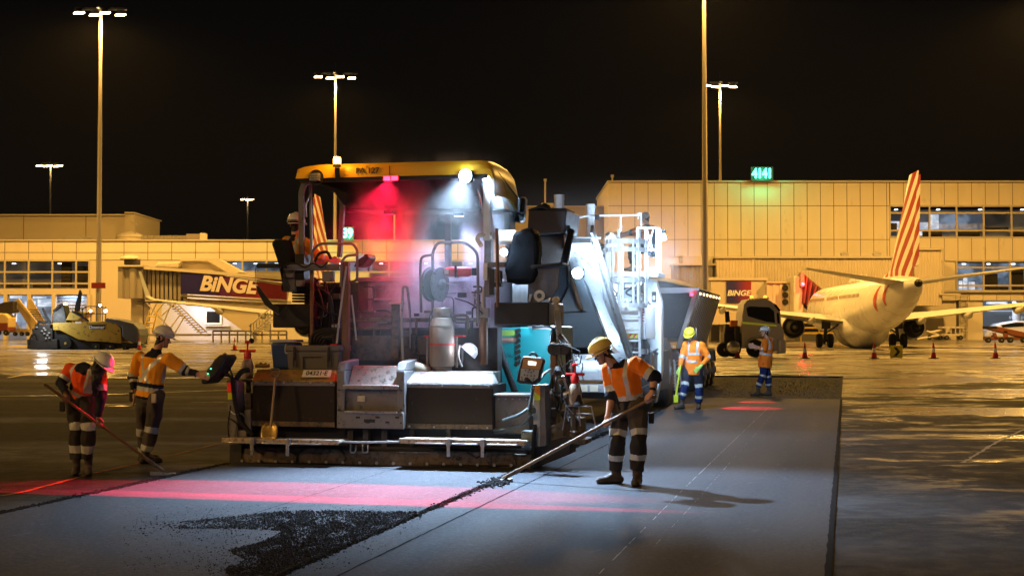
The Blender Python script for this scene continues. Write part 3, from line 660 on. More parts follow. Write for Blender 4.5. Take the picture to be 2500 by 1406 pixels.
r = empty('boarding_ladder', (P(353, 818, DJ - 5).x, DJ - 5, gz(DJ - 5)), 0, 'plain yellow A-frame step ladder under the jet bridge', 'ladder')
m_ = MB(); D_ = DJ - 5
for a, b_ in (((349, 812), (366, 757)), ((371, 812), (384, 757)), ((356, 787), (377, 787)), ((352, 800), (374, 800)), ((361, 772), (380, 772))): m_.cyl(P(a[0], a[1], D_), P(b_[0], b_[1], D_), .07, n=6)
wb(m_, 'frame', mat('yellow_ladder', (.7, .5, .08), .5), r)
r = empty('passenger_steps', (P(640, 830, 118).x, 118, gz(118)), 0, 'grey wheeled passenger steps beside the paver canopy', 'stairs')
m_ = MB(); D_ = 118
for dz in (0, 22): m_.cyl(P(608, 812 - dz + 6, D_), P(672, 765 - dz, D_), .06, n=6)
for k in range(9): m_.cyl(P(612 + k * 7, 815 - k * 5.4, D_), P(612 + k * 7, 795 - k * 5.4, D_), .035, n=5); pbox(m_, 610 + k * 7, 818 - k * 5.4, 620 + k * 7, 820 - k * 5.4, D_, 1)
for x in (612, 660): m_.cyl(P(x, 834, D_), P(x, 790, D_), .06, n=6)
wb(m_, 'stair_frame', M['galv'], r)
m_ = MB().cyl(P(614, 832, D_ - .2), P(614, 832, D_ + .2), .22, n=12); wb(m_, 'wheel', M['rubber'], r)
# guard rails at the left stand
def rail(name, x0, x1, yt, yb, D, n, m, lab, group=None):
    r = empty(name, (P((x0 + x1) / 2, yb, D).x, D, gz(D)), 0, lab, 'railing', group); q = MB()
    for k in range(n + 1): x = x0 + (x1 - x0) * k / n; wb(MB().cyl((P(x, yb, D).x, D, gz(D)), P(x, yt, D), .08, n=6), 'post', m, r)
    q = MB()
    for y in (yt, (yt + yb) / 2 - 1): a = P(x0, y, D); b_ = P(x1, y, D); q.box((a.x, D - .06, a.z - .09), (b_.x, D + .06, a.z + .09))
    wb(q, 'rail', m, r); return r
YR = mat('yellow_rail_paint', (0.62, 0.42, 0.05), .5, var=.1)
rail('guard_rail', 520, 700, 808, 828, 138, 9, M['frame'], 'low barrier rail in front of the white lobby wall')
rail('guard_rail', 1955, 2180, 800, 828, 140, 5, YR, 'yellow barrier rail behind the airliner wheels')
# ---------------- right jet bridge
DK = 138.0
r = empty('jet_bridge', (P(1860, 830, DK).x, DK, gz(DK)), 0, 'jet bridge with small square advert, reaching the right airliner', 'jet bridge')
m_ = MB(); corr(m_, 1646, 648, 1740, 740, DK + 4, .4, .06, 3); wb(m_, 'dull_annexe', M['dcorr'], r)
m_ = MB(); pbox(m_, 1644, 643, 1750, 648, DK + 3.7, 3.5); pbox(m_, 1666, 625, 1740, 644, DK + 4.5, 3); wb(m_, 'annexe_roof', M['roof'], r)
m_ = MB(); corr(m_, 1750, 630, 1843, 686, DK + 3, .3, .05, 4); corr(m_, 1843, 630, 2178, 790, DK + 4, .28, .05, 4); wb(m_, 'corridor', M['corr'], r)
m_ = MB(); pbox(m_, 1746, 625.5, 1843, 630, DK + 2.7, 4.5); pbox(m_, 1843, 625, 2182, 630, DK + 3.7, 4.5); pbox(m_, 1730, 677, 1874, 684, DK - 1.2, 4); pbox(m_, 1872, 687, 1925, 691, DK - 2.2, 4); wb(m_, 'roof', M['roof'], r)
m_ = MB(); pbox(m_, 1736, 684, 1872, 792, DK - 1, 4); corr(m_, 1872, 691, 1936, 792, DK - 2, .6, .08, 4); wb(m_, 'tunnel', M['corr'], r)
m_ = MB(); pbox(m_, 1773.5, 687, 1834, 739, DK - 1.15, .12); wb(m_, 'advert_panel', grad('advert_purple_red_small', (0.012, 0.008, 0.12), (0.24, 0.012, 0.02), 0, P(1780, 0, DK).x, P(1826, 0, DK).x), r)
t = text('advert_text', 'BiNGE', mat('advert_letters2', (.75, .72, .7), .5, var=.05), r, P(1803, 716, DK - 1.2) - r.location, .72, shear=.22, off=.02, ext=.01, sx=1.1)
m_ = MB(); pbox(m_, 1938, 674, 1963, 776, DK - 4, 4); wb(m_, 'cab', M['cream'], r, .1)
for k, y in enumerate((703, 720, 737)):
    m_ = MB().lathe(P(1917, y, DK - 2.04), [(.30, 0), (.30, .03)], axis=(0, -1, 0), n=14); o = wb(m_, 'porthole', M['ink'], r); 
m_ = MB()   # bellows: fan of folds
for k in range(8):
    xt = 1962 + k * 6; xb = 1958 + k * 4; yt = 668 + k * 5; yb = 738 + k * 3
    ppoly(m_, [(xt, yt), (xt + 4.6, yt + 4), (xb + 3.2, yb), (xb, yb)], DK - 4.2 - (k % 2) * .35, 2.6)
wb(m_, 'bellows', M['maroon'], r)
m_ = MB(); pbox(m_, 1955, 665, 1964, 700, DK - 4.6, 1); wb(m_, 'bellows_hood', M['dcorr'], r)
REDL = emis('red_warning_light', (1.0, 0.01, 0.03), 14)
p_ = P(1960, 694, DK - 5); m_ = MB().lathe(p_, [(.01, -.2), (.16, -.1), (.2, 0), (.16, .1), (.01, .2)], n=12); wb(m_, 'warning_light', REDL, r, smooth=True)
lamp('POINT', 'warning_light_lamp', p_ + Vector((0, -.5, 0)), 260, (1, .02, .04), None, size=.2)
for x0_, x1_ in ((1905, 1917), (1760, 1774), (1850, 1860)): wb(pbox(MB(), x0_, 792, x1_, 834, DK, 1), 'support_leg', M['dcorr'], r)
m_ = MB(); pbox(m_, 1736, 792, 2178, 834, DK + 5, .2); wb(m_, 'undercroft_shade', M['plastic'], r)  # dark sheet stands in for the shade beneath the jet bridge
for x in (2062, 2141):
    q_ = P(x, 625, DK + 5); m_ = MB().box((q_.x - .35, DK + 4.6, q_.z), (q_.x + .35, DK + 5.3, q_.z + .18)); m_.lathe((q_.x, DK + 5, q_.z + .18), [(.48, 0), (.42, .12), (.15, .25)], n=14); wb(m_, 'roof_vent', M['frame'], r)
r = empty('link_block', (P(2267, 830, DK + 5).x, DK + 5, gz(DK)), 0, 'corrugated link block right of the tail fin', 'building')
m_ = MB(); corr(m_, 2232, 610, 2299, 746, DK + 5, .28, .05, 5); wb(m_, 'cladding', M['corr'], r)
m_ = MB(); pbox(m_, 2230, 605, 2302, 610, DK + 4.7, 5.5); pbox(m_, 2294, 716, 2345, 720, DK + 4.6, 3); wb(m_, 'roof', M['roof'], r)
m_ = MB(); m_.cyl(P(2303, 720, DK + 4.8), P(2303, 605, DK + 4.8), .09, n=8); wb(m_, 'drain_pipe', M['frame'], r)
# ---------------- flood light masts
HOT = emis('sodium_lamp_glass', (1.0, 0.66, 0.28), 45)
POLE = mat('mast_steel', (0.42, 0.38, 0.32), .5, metal=.2, var=.12, scale=.7)
def mast(x, D, yt, span, n, lab, power, rb=.38, wx=None, H=None, col=SODIUM):
    X = wx if wx is not None else P(x, 802, D).x; z0 = gz(D); H = H or (P(x, yt, D).z - z0)
    r = empty('floodlight_mast', (X, D, z0), 0, lab, 'light mast', 'floodlight masts around the apron')
    q = MB(); hs = [0, H * .33, H * .34, H * .66, H * .67, H]; rs = [rb, rb * .88, rb * .84, rb * .72, rb * .68, rb * .5]
    q.sweep([(0, 0, h) for h in hs], rs, 14); q.build('pole', POLE, r)
    q = MB().box((-.5, -.3, -.02), (.5, .3, .12)); q.box((-.35, -.5, 1.0), (.1, -.3, 1.9)); q.build('base_plate', M['galv'], r, False)
    q = MB().box((-span / 2, -.12, H + .05), (span / 2, .12, H + .25)); q.box((-.12, -span * .25, H + .05), (.12, span * .25, H + .22)); q.cyl((0, 0, H), (0, 0, H + 1.4), .03, n=5); q.build('crossbar', M['black'], r, False)
    for k in range(n):
        u = -span / 2 + span * (k + .5) / n; y = -.45 if k % 2 == 0 else .35
        h = MB().hexa([(u - .34, y - .4, H - .30), (u + .34, y - .4, H - .30), (u + .34, y + .3, H - .12), (u - .34, y + .3, H - .12), (u - .28, y - .3, H + .02), (u + .28, y - .3, H + .02), (u + .28, y + .25, H + .1), (u - .28, y + .25, H + .1)]).build('lamp_head', M['black'], r, False)
        MB().hexa([(u - .44, y - .5, H - .50), (u + .44, y - .5, H - .50), (u + .34, y + .26, H - .24), (u - .34, y + .26, H - .24), (u - .34, y - .42, H - .31), (u + .34, y - .42, H - .31), (u + .32, y + .26, H - .15), (u - .32, y + .26, H - .15)]).build('lens', HOT, h, False)
    if power > 0:
        lamp('SPOT', 'mast_light', (0, -.2, H - 1.0), power, col, r, (0, -.2, 0), size=.9, spot=168, blend=.35)
    return r
mast(240, 126, 27, 4.6, 4, 'tall floodlight mast rising at the left, in front of the terminal', 72000, rb=.25)
mast(817, 157, 183, 4.8, 4, 'floodlight mast behind the paver canopy', 30000, rb=.22)
mast(1722, 104, None, 4.8, 4, 'nearest floodlight mast, its head above the frame', 66000, rb=.24, H=29)
mast(1760, 168, 205, 4.2, 4, 'floodlight mast standing behind the tall terminal roof', 26000, rb=.22)
mast(120, 250, 401, 4.6, 5, 'far small floodlight mast at the left edge', 0, rb=.24)
mast(603, 330, 484, 3.2, 3, 'far tiny floodlight mast between the two left masts', 0, rb=.26)
mast(0, 112, None, 4.8, 4, 'floodlight mast beyond the right edge', 90000, wx=42, H=28.5)
mast(0, 108, None, 4.8, 4, 'floodlight mast beyond the left edge', 54000, wx=-66, H=28)
mast(0, 6, None, 4.8, 4, 'floodlight mast left of the worksite', 38000, wx=-42, H=17, col=(1, .60, .21))
mast(0, -28, None, 4.8, 4, 'floodlight mast behind the photographer', 20000, wx=-14, H=22, col=(1, .60, .21))
mast(0, 40, None, 4.8, 4, 'floodlight mast added out of view right of the worksite', 3500, wx=46, H=24, col=(1, .60, .21))  # unseen mast added for warm light on the truck side
# small fittings on the masts
for (x, y, D, lab) in ((240, 697, 125.5, 'red plate strapped to the tall left mast'),):
    r = empty('warning_plate', P(x, y, D), 0, lab, 'plate'); MB().box((-.62, 0, -.25), (.62, .05, .25)).build('plate', mat('red_plate', (.3, .03, .015), .5), r, False)
    MB().box((-.3, .05, -.1), (.3, .5, .1)).build('strap', M['galv'], r, False)
# ---------------- airliners
def fin_mat():
    m, n, l, b = node_mat('fin_livery'); tc = n.new('ShaderNodeTexCoord'); mp = n.new('ShaderNodeMapping'); mp.inputs['Rotation'].default_value = (R(-52), 0, 0); l.new(tc.outputs['Object'], mp.inputs[0])
    wv = n.new('ShaderNodeTexWave'); wv.bands_direction = 'Y'; wv.inputs['Scale'].default_value = 0.27; wv.inputs['Distortion'].default_value = 3.2; wv.inputs['Detail'].default_value = 1; wv.inputs['Detail Scale'].default_value = .35
    l.new(mp.outputs[0], wv.inputs['Vector']); f = ramp_n(n, l, wv.outputs['Fac'], .42, .46)
    l.new(mix_n(n, l, f, (.74, .71, .66), (.33, .025, .01)), b.inputs['Base Color']); b.inputs['Roughness'].default_value = .3; return m
FIN = fin_mat()
def foil(mb, secs, mi=0):
    """secs: list of (LE point, TE point, thickness, thickdir)"""
    prof = [(0, 0), (.08, .5), (.3, .95), (.6, .7), (1, .03), (.6, -.45), (.3, -.6), (.08, -.4)]; b = len(mb.v); N = len(prof)
    for (le, te, th, d) in secs:
        le = Vector(le); te = Vector(te); d = Vector(d)
        for (c, h) in prof: mb.v.append(tuple(le.lerp(te, c) + d * h * th / 2 * 1.2))
    for i in range(len(secs) - 1):
        for k in range(N):
            a = b + i * N + k; c = b + i * N + (k + 1) % N; mb.f.append((a, c, c + N, a + N)); mb.mi.append(mi)
    mb.f.append(tuple(b + k for k in range(N))); mb.f.append(tuple(b + (len(secs) - 1) * N + k for k in range(N))); mb.mi += [mi, mi]
def airliner(loc, yaw, lab, windows=True):
    r = empty('airliner', loc, yaw, lab, 'aeroplane')
    st = [(19.4, .05, 2.75), (19.0, .55, 2.8), (18.0, 1.05, 2.9), (16.5, 1.55, 3.05), (14.5, 1.86, 3.15), (5, 1.9, 3.15), (-5, 1.9, 3.15), (-8, 1.82, 3.28), (-11, 1.58, 3.55), (-14, 1.2, 3.9), (-16.5, .78, 4.2), (-18.0, .45, 4.42), (-18.7, .22, 4.5)]
    m_ = MB(); n = 32
    for (y, rr, zc) in st:
        for k in range(n): an = 2 * math.pi * k / n; m_.v.append((rr * math.sin(an), y, zc + rr * 1.05 * math.cos(an)))
    for i in range(len(st) - 1):
        for k in range(n): a = i * n + k; c = i * n + (k + 1) % n; m_.f.append((a, c, c + n, a + n)); m_.mi.append(0)
    m_.f += [tuple(range(n)), tuple((len(st) - 1) * n + k for k in range(n))]; m_.mi += [0, 0]
    fus = m_.build('fuselage', M['plane'], r, True)
    m_ = MB()
    m_.sweep([(0, 6, 2.0), (0, 3, 1.75), (0, -2, 1.7), (0, -5.5, 2.0)], [1.0, 1.75, 1.8, .9], 24); m_.build('belly_fairing', M['plane'], r)
    m_ = MB().lathe((0, -18.68, 4.5), [(.24, 0), (.2, .12), (.12, .2)], axis=(0, -1, 0), n=14); m_.cyl((0, -18.3, 4.5), (0, -18.75, 4.5), .26, n=14); m_.build('exhaust_cone', M['nozzle'], r)
    m_ = MB(); foil(m_, [((0, -7.2, 5.15), (0, -16.8, 4.8), .12, (1, 0, 0)), ((0, -10.5, 5.7), (0, -17.2, 5.4), .55, (1, 0, 0)), ((0, -16.4, 11.8), (0, -19.0, 11.9), .22, (1, 0, 0))]); m_.build('tail_fin', FIN, r)
    m_ = MB(); foil(m_, [((0, -17.05, 5.6), (0, -18.9, 5.7), .24, (1, 0, 0)), ((0, -18.7, 11.5), (0, -19.5, 11.6), .12, (1, 0, 0))]); m_.build('rudder', FIN, r)
    for s in (-1, 1):
        m_ = MB(); foil(m_, [((s * .5, -13.2, 4.55), (s * .5, -17.0, 4.65), .42, (0, 0, 1)), ((s * 7.17, -17.0, 5.5), (s * 7.17, -18.6, 5.52), .12, (0, 0, 1))]); m_.build('tailplane', M['wing'], r)
        m_ = MB(); foil(m_, [((s * 1.2, 5.8, 2.05), (s * 1.2, -1.9, 2.0), 1.0, (0, 0, 1)), ((s * 5.5, 3.0, 2.55), (s * 5.5, -1.9, 2.5), .6, (0, 0, 1)), ((s * 16.9, -3.0, 3.9), (s * 16.9, -4.8, 3.9), .2, (0, 0, 1))]); wng = m_.build('wing', M['wing'], r)
        m_ = MB(); foil(m_, [((s * 16.9, -3.0, 3.9), (s * 16.9, -4.8, 3.9), .2, (0, 0, 1)), ((s * 17.45, -3.4, 4.2), (s * 17.45, -4.9, 4.2), .16, (-s * .7, 0, .7)), ((s * 17.95, -4.6, 6.4), (s * 17.95, -5.3, 6.4), .08, (-s, 0, 0))]); m_.build('winglet', M['wing'], wng)
        for q in (4.2, 7.6, 11.2):
            m_ = MB(); z = 2.1 + (q - 1.2) * .115; y = -1.9 - max(0, q - 5.5) * .27
            m_.sweep([(s * q, y + 1.8, z - .15), (s * q, y + .6, z - .38), (s * q, y - .7, z - .3), (s * q, y - 1.3, z - .05)], [.05, .26, .22, .04], 10); m_.build('flap_fairing', M['wing'], wng)
        # engine
        c = (s * 4.83, 0, 1.62)
        m_ = MB().lathe((s * 4.83, 7.2, 1.62), [(.78, 0), (.92, .12), (1.0, -.5), (1.08, -1.4), (1.05, -2.8), (.93, -4.1), (.86, -4.1), (.92, -2.8), (.8, -.2)], axis=(0, 1, 0), n=28, caps=False); en = m_.build('engine_nacelle', M['plane'], r)
        m_ = MB().lathe((s * 4.83, 7.2, 1.62), [(.87, -3.9), (.6, -3.4), (.6, -3.3)], axis=(0, 1, 0), n=28, caps=True); m_.build('duct', M['nozzle'], en)
        m_ = MB().lathe((s * 4.83, 7.2, 1.62), [(.6, -3.4), (.62, -4.2), (.45, -5.1), (.42, -5.1), (.44, -4.7)], axis=(0, 1, 0), n=24); m_.lathe((s * 4.83, 7.2, 1.62), [(.3, -4.6), (.2, -5.4), (.02, -5.9)], axis=(0, 1, 0), n=18); m_.build('core_nozzle', M['soot'], en)
        m_ = MB().hexa([(s * 4.83 - .15, 5.5, 2.5), (s * 4.83 + .15, 5.5, 2.5), (s * 4.83 + .1, 1.5, 2.2), (s * 4.83 - .1, 1.5, 2.2), (s * 4.83 - .15, 5.2, 2.75), (s * 4.83 + .15, 5.2, 2.75), (s * 4.83 + .1, 1.5, 2.6), (s * 4.83 - .1, 1.5, 2.6)]); m_.build('pylon', M['wing'], en)
        g_ = MB().cyl((s * 2.86, .0, .55), (s * 2.7, .1, 2.2), .13, n=12); g_.cyl((s * 2.4, 0, .56), (s * 3.32, 0, .56), .09, n=10); g_.cyl((s * 2.86, 0, 1.1), (s * 1.5, .2, 2.0), .06, n=8); g_.box((s * 2.8 - .35, -.3, 1.5), (s * 2.8 + .35, -.25, 2.15)); go = g_.build('landing_gear', M['soot'], r)
        for dx in (-.43, .43):
            m_ = MB(); x0 = s * 2.86 + dx; m_.lathe((x0 - .2, 0, .57), [(.28, 0), (.48, .0), (.56, .08), (.57, .2), (.56, .32), (.48, .4), (.28, .4)], axis=(1, 0, 0), n=24); m_.build('wheel', M['rubber'], go)
    g_ = MB().cyl((0, 15.6, .4), (0, 15.6, 1.8), .1, n=10); go = g_.build('nose_gear', M['soot'], r)
    for dx in (-.2, .2): MB().lathe((dx - .1, 15.6, .36), [(.3, 0), (.36, .05), (.36, .15), (.3, .2)], axis=(1, 0, 0), n=18).build('wheel', M['rubber'], go)
    if windows:
        wm = mat('cabin_window_dark', (.22, .12, .06), .3)
        for k in range(44):
            y = 13.0 - k * .5
            if k in (15, 16, 27): continue
            a0 = math.acos(.38); MB().box((-1.885, y - .06, 3.82), (-1.845, y + .06, 4.08)).build('cabin_window', wm, r, False)
    m_ = MB()
    for (y0, w_) in ((-12.3, .32), (-14.2, .28)):
        ro = {-12.3: 1.43, -14.2: 1.16}[y0]; zc = {-12.3: 3.7, -14.2: 3.92}[y0]; b = len(m_.v)
        for k in range(9):
            an = R(-58 - k * 8.5); y = y0 + math.sin(k / 8 * 1.6) * .9 - .4; ww = w_ * math.sin((k + .6) / 9.2 * math.pi) + .03; yy0, yy1 = y - ww, y + ww
            for q in (yy0, yy1):
                rr = 1.9; 
                for i in range(len(st) - 1):
                    if st[i + 1][0] <= q <= st[i][0]:
                        t = (q - st[i][0]) / (st[i + 1][0] - st[i][0]); rr = st[i][1] * (1 - t) + st[i + 1][1] * t; zc = st[i][2] * (1 - t) + st[i + 1][2] * t
                m_.v.append(((rr + .015) * math.sin(an), q, zc + (rr + .015) * 1.05 * math.cos(an)))
        for k in range(8): m_.f.append((b + 2 * k, b + 2 * k + 1, b + 2 * k + 3, b + 2 * k + 2)); m_.mi.append(0)
    m_.build('livery_stripe', M['planered'], fus, False)
    m_ = MB().hexa([(-.1, 3, 5.1), (.1, 3, 5.1), (.1, .5, 5.1), (-.1, .5, 5.1), (-.5, 2.6, 5.3), (.5, 2.6, 5.3), (.4, .9, 5.3), (-.4, .9, 5.3)]); m_.sweep([(0, 3.2, 5.05), (0, 2.6, 5.3), (0, 0, 5.35), (0, -.9, 5.1)], [.1, .4, .4, .1], 12); m_.cyl((0, -2, 5.0), (0, -2.1, 5.7), .05, n=6); m_.build('radome', M['plane'], r)
    return r
airliner((27.5, 112, gz(112)), R(-2.5), 'whole white airliner with red striped fin parked at right')
airliner((-14.8, 130, gz(130)), R(-2), 'airliner mostly hidden by the paver, wing and winglet showing at left', False)
# ---------------- cones and chevron sign
def cone(x, yb, D, lab, m0=None):
    X = P(x, yb, D).x; r = empty('traffic_cone', (X, D, gz(D)), 0, lab, 'traffic cone', 'traffic cones set out on the apron'); rd = m0 or M['red']
    MB().box((-.24, -.24, 0), (.24, .24, .05)).build('base', M['black'] if m0 is None else rd, r, False, .01)
    MB().lathe((0, 0, 0), [(.17, .04), (.115, .36)], n=18).lathe((0, 0, 0), [(.075, .62), (.03, .93), (.01, .95)], n=18).build('body', rd, r)
    MB().lathe((0, 0, 0), [(.117, .36), (.077, .62)], n=18).build('reflective_sleeve', M['reflwhite'] if m0 is None else rd, r)
for x, y, lab in ((1965, 873, 'cone left of the chevron sign, near the silver truck'), (2134, 875, 'cone just left of the yellow chevron sign'), (2279, 876, 'cone just right of the yellow chevron sign'), (2430, 877, 'rightmost cone of the row behind the lanes')):
    cone(x, y, 83, lab)
cone(573, 859, 104, 'lone cone behind the standing worker, left of the cooler')
cone(340, 860, 106, 'cone half hidden behind the small yellow paver hood')
cone(1800, 874, 84.5, 'cone half hidden beside the silver truck tank')
cone(356, 830, 126, 'dark unlit cone below the left jet bridge', M['soot'])
X = P(2189, 873, 82); r = empty('chevron_sign', (X.x, 82, 0), 0, 'yellow square sign with black right-pointing arrow', 'sign')
MB().box((-.36, 0, .06), (.36, .04, .78)).build('sign_board', mat('sign_yellow', (.75, .6, .03), .4, var=.25, scale=5), r, False, .02)
MB().prism([(-.18, -.006, .16), (0, -.006, .16), (.22, -.006, .42), (0, -.006, .68), (-.18, -.006, .68), (.03, -.006, .42)], (0, .005, 0)).build('arrow', M['ink'], r, False)
MB().box((-.3, .0, 0), (-.26, .4, .06)).box((.26, .0, 0), (.3, .4, .06)).build('stand', M['galv'], r, False)
# ================================================================== ASPHALT PAVER (main machine), local frame LF
PV = empty('asphalt_paver', O0, -LANE_A, 'large yellow canopied asphalt paver laying the fresh lane', 'paver')
Q = LF.q; CUR = PV
def lb(mb, x0, y0, x1, y1, v, dep, mi=0):
    """box whose near face lies at local depth v and spans the pixel rectangle"""
    a = Q(x0, (y0 + y1) / 2, v); b = Q(x1, (y0 + y1) / 2, v); zt = Q((x0 + x1) / 2, y0, v).z; zb = Q((x0 + x1) / 2, y1, v).z
    return mb.box((a.x, v, zb), (b.x, v + dep, zt), mi)
def lp(mb, pts, v, dep, mi=0): return mb.prism([Q(x, y, v) for x, y in pts], (0, dep, 0), mi)
def lt(mb, pts, r, n=8, sm=3, mi=0): return mb.tube([Q(*p) for p in pts], r, n, mi, sm)
def part(mb, name, m, parent=None, bevel=.006, smooth=True, lab=None):
    o = mb.build(name, m, parent or CUR, smooth, bevel)
    if lab: o['label'] = lab
    return o
def bolts(parent, pts, v, r=.012, m=None):
    for (x, y) in pts: p = Q(x, y, v); MB().cyl(p, p + Vector((0, -.02, 0)), r, n=6).build('bolt', m or M['steel'], parent, False)
# ---- screed: bottom plates, bolts, stiffener lozenges
m_ = MB(); lb(m_, 572, 1102, 1296, 1136, .0, .55); sk = part(m_, 'screed_plate', M['dirty'])
m_ = MB(); lb(m_, 575, 1090, 1292, 1102, .08, .5); part(m_, 'screed_beam', M['soot'])
m_ = MB(); lp(m_, [(625, 1092), (828, 1096), (845, 1118), (832, 1131), (620, 1128)], -.05, .06); part(m_, 'screed_face', M['dirty'], sk)
m_ = MB(); lp(m_, [(1052, 1100), (1252, 1104), (1262, 1136), (1048, 1134)], -.05, .06); part(m_, 'screed_face', M['dirty'], sk)
bolts(sk, [(592 + 41 * k, 1124 + k * .7) for k in range(17)], -.055, .02)
for (x, y) in ((722, 1096), (1163, 1104)):
    m_ = MB(); pts = [(x - 22, y), (x - 10, y + 7), (x, y + 14), (x + 14, y + 6), (x + 22, y - 2), (x + 16, y - 8), (x - 18, y - 8)]
    lt(m_, [(a, b, -.055) for a, b in pts + [pts[0]]], .011, 6, 0); part(m_, 'lozenge_bracket', M['soot'], sk, 0)
m_ = MB(); lb(m_, 560, 1084, 590, 1128, -.02, .6); part(m_, 'end_gate', M['soot'])
m_ = MB(); lt(m_, [(572, 1130, -.02), (900, 1141, -.02), (1300, 1148, -.02)], .018, 6, 0); part(m_, 'screed_edge', M['black'], sk, 0)
# dark void behind
m_ = MB(); lb(m_, 600, 1030, 1290, 1092, .30, .3); part(m_, 'screed_frame', M['black'])
for (x0, x1) in ((848, 862), (886, 900), (930, 945), (1000, 1010), (1090, 1100)):
    m_ = MB(); lb(m_, x0, 1048, x1, 1108, .1, .08); part(m_, 'adjuster_bracket', M['soot'])
for x in (862, 892):
    m_ = MB(); lt(m_, [(x - 6, 1084, -.03), (x - 7, 1104, -.05), (x + 6, 1104, -.05), (x + 7, 1086, -.03)], .011, 7, 3); part(m_, 'shackle', M['steel'], PV, 0)
# ---- walkway boards at the back
def walkway(x0, x1, y0, dy, bars, clamps):
    a = Q(x0, y0, -.32); b = Q(x1, y0 + dy, -.32); z = a.z
    m_ = MB().box((a.x, -.32, z - .03), (b.x, .02, z + .0)); bo = part(m_, 'walkway_board', M['board'])
    m_ = MB().box((a.x, -.345, z - .055), (b.x, -.32, z + .01)); part(m_, 'board_edge', M['board'], bo)
    for (bx0, bx1) in bars:
        p = Q(bx0, y0, -.37); q = Q(bx1, y0, -.37); m_ = MB().tube([(p.x, -.34, z - .045), (p.x, -.38, z - .045), (q.x, -.38, z - .045), (q.x, -.34, z - .045)], .011, 8, 0, 2); part(m_, 'grab_bar', M['steel'], bo, 0)
    for cx in clamps:
        p = Q(cx, y0, -.39); m_ = MB().box((p.x - .03, -.40, z - .07), (p.x + .03, -.33, z + .02)); m_.box((p.x - .022, -.40, z - .2), (p.x + .022, -.385, z - .06)); part(m_, 'clamp', M['steel'], bo)
walkway(543, 828, 1070, 4, ((560, 610), (640, 700), (712, 780)), (702, 615))
walkway(975, 1284, 1071, 6, ((1015, 1085), (1098, 1165), (1190, 1262)), (1095, 1178))
m_ = MB(); lt(m_, [(828, 1078, -.2), (905, 1080, -.2), (976, 1078, -.2)], .016, 8, 2); part(m_, 'steel_cable', M['steel'], PV, 0)
# ---- big rear covers
def cover(x0, x1, yt, yb, lt_x0, lt_x1, lty, m1, m2, v=.12):
    a = Q(x0, yb, v); b = Q(x1, yb, v); zt = Q((x0 + x1) / 2, yt, v).z; zb = Q((x0 + x1) / 2, yb, v).z
    c = MB().box((a.x, v, zb), (b.x, v + .75, zt)); co = part(c, 'rear_cover', m1, PV, .015)
    t0 = Q(lt_x0, lty, v + .33); t1 = Q(lt_x1, lty, v + .33)
    l = MB().hexa([(a.x, v - .01, zt + .002), (b.x, v - .01, zt + .002), (b.x, v + .33, zt + .002), (a.x, v + .33, zt + .002), (a.x + .01, v + .0, zt + .02), (b.x - .01, v + .0, zt + .02), (t1.x, v + .33, t0.z), (t0.x, v + .33, t0.z)])
    l.box((t0.x, v + .33, zt), (t1.x, v + .75, t0.z)); lo = part(l, 'cover_lid', m2, co, .008)
    rr = MB().box((a.x - .005, v - .018, zt - .05), (b.x + .005, v - .003, zt - .0)); part(rr, 'hinge_strip', M['grey'], co)
    rr = MB().box((a.x - .002, v - .014, zb - .005), (b.x + .002, v - .002, zb + .06)); part(rr, 'lower_strip', M['dirty'], co)
    return co, Vector((t0.x, v + .33, t0.z)), Vector((t1.x, v + .33, t0.z))
cvL, la, lb_ = cover(615, 818, 932, 1040, 627, 820, 902, M['panel'], M['tread_warm'])
cvR, ra, rb_ = cover(989, 1203, 937, 1046, 990, 1203, 906, M['panel'], M['tread'])
m_ = MB()
for k in range(4): lb(m_, (621, 690, 755, 806)[k], 930, (628, 695, 760, 812)[k], 936, .09, .02)
m_.build('hinge', M['steel'], cvL, False)
bolts(cvR, [(1000, 939), (1080, 941), (1150, 942), (1193, 943), (1000, 1040), (1060, 1042), (1140, 1043), (1190, 1044)], .10, .012)
# number plate
p0 = Q(771, 918, .16); PL = MB().box((-.195, -.008, -.058), (.195, .008, .058)); po = PL.build('number_plate', mat('plate_cream', (.62, .56, .40), .45, var=.05), PV, True, .004)
po.location = (p0.x, .20, p0.z + .03); po.rotation_euler = (R(-42), 0, 0)
t = text('plate_text', '04321·E', M['ink'], po, (0, -.0105, -.002), .10, off=.0015, ext=.001, sx=.92)
# ---- centre step unit
m_ = MB(); lb(m_, 838, 950, 970, 1008, .08, .6); stp = part(m_, 'step_unit', M['grey'], PV, .012)
for (x0, x1) in ((822, 842), (967, 988)):
    m_ = MB(); lb(m_, x0, 905, x1, 1045, .02, .55); part(m_, 'side_frame', M['grey'], stp, .012)
    m_ = MB(); q0 = Q(x0, 905, .02); q1 = Q(x1, 905, .02); m_.hexa([(q0.x, .02, q0.z), (q1.x, .02, q0.z), (q1.x, .57, q0.z), (q0.x, .57, q0.z), (q0.x, .10, q0.z + .11), (q1.x, .10, q0.z + .11), (q1.x, .57, q0.z + .14), (q0.x, .57, q0.z + .14)]); part(m_, 'frame_shoulder', M['grey'], stp, .012)
m_ = MB(); a = Q(850, 942, .12); b = Q(966, 942, .12); c = Q(850, 893, .30); m_.hexa([(a.x, .12, a.z), (b.x, .12, a.z), (b.x, .14, a.z), (a.x, .14, a.z), (a.x, .30, c.z), (b.x, .30, c.z), (b.x, .32, c.z), (a.x, .32, c.z)]); m_.box((a.x, .30, c.z - .02), (b.x, .62, c.z)); part(m_, 'tread_plate', M['tread'], stp)
m_ = MB(); lb(m_, 836, 940, 972, 950, -.02, .2); part(m_, 'step_lip', M['steel'], stp)
m_ = MB(); lb(m_, 826, 1005, 985, 1046, -.01, .05); fs = part(m_, 'folding_step', M['grey'], stp, .01)
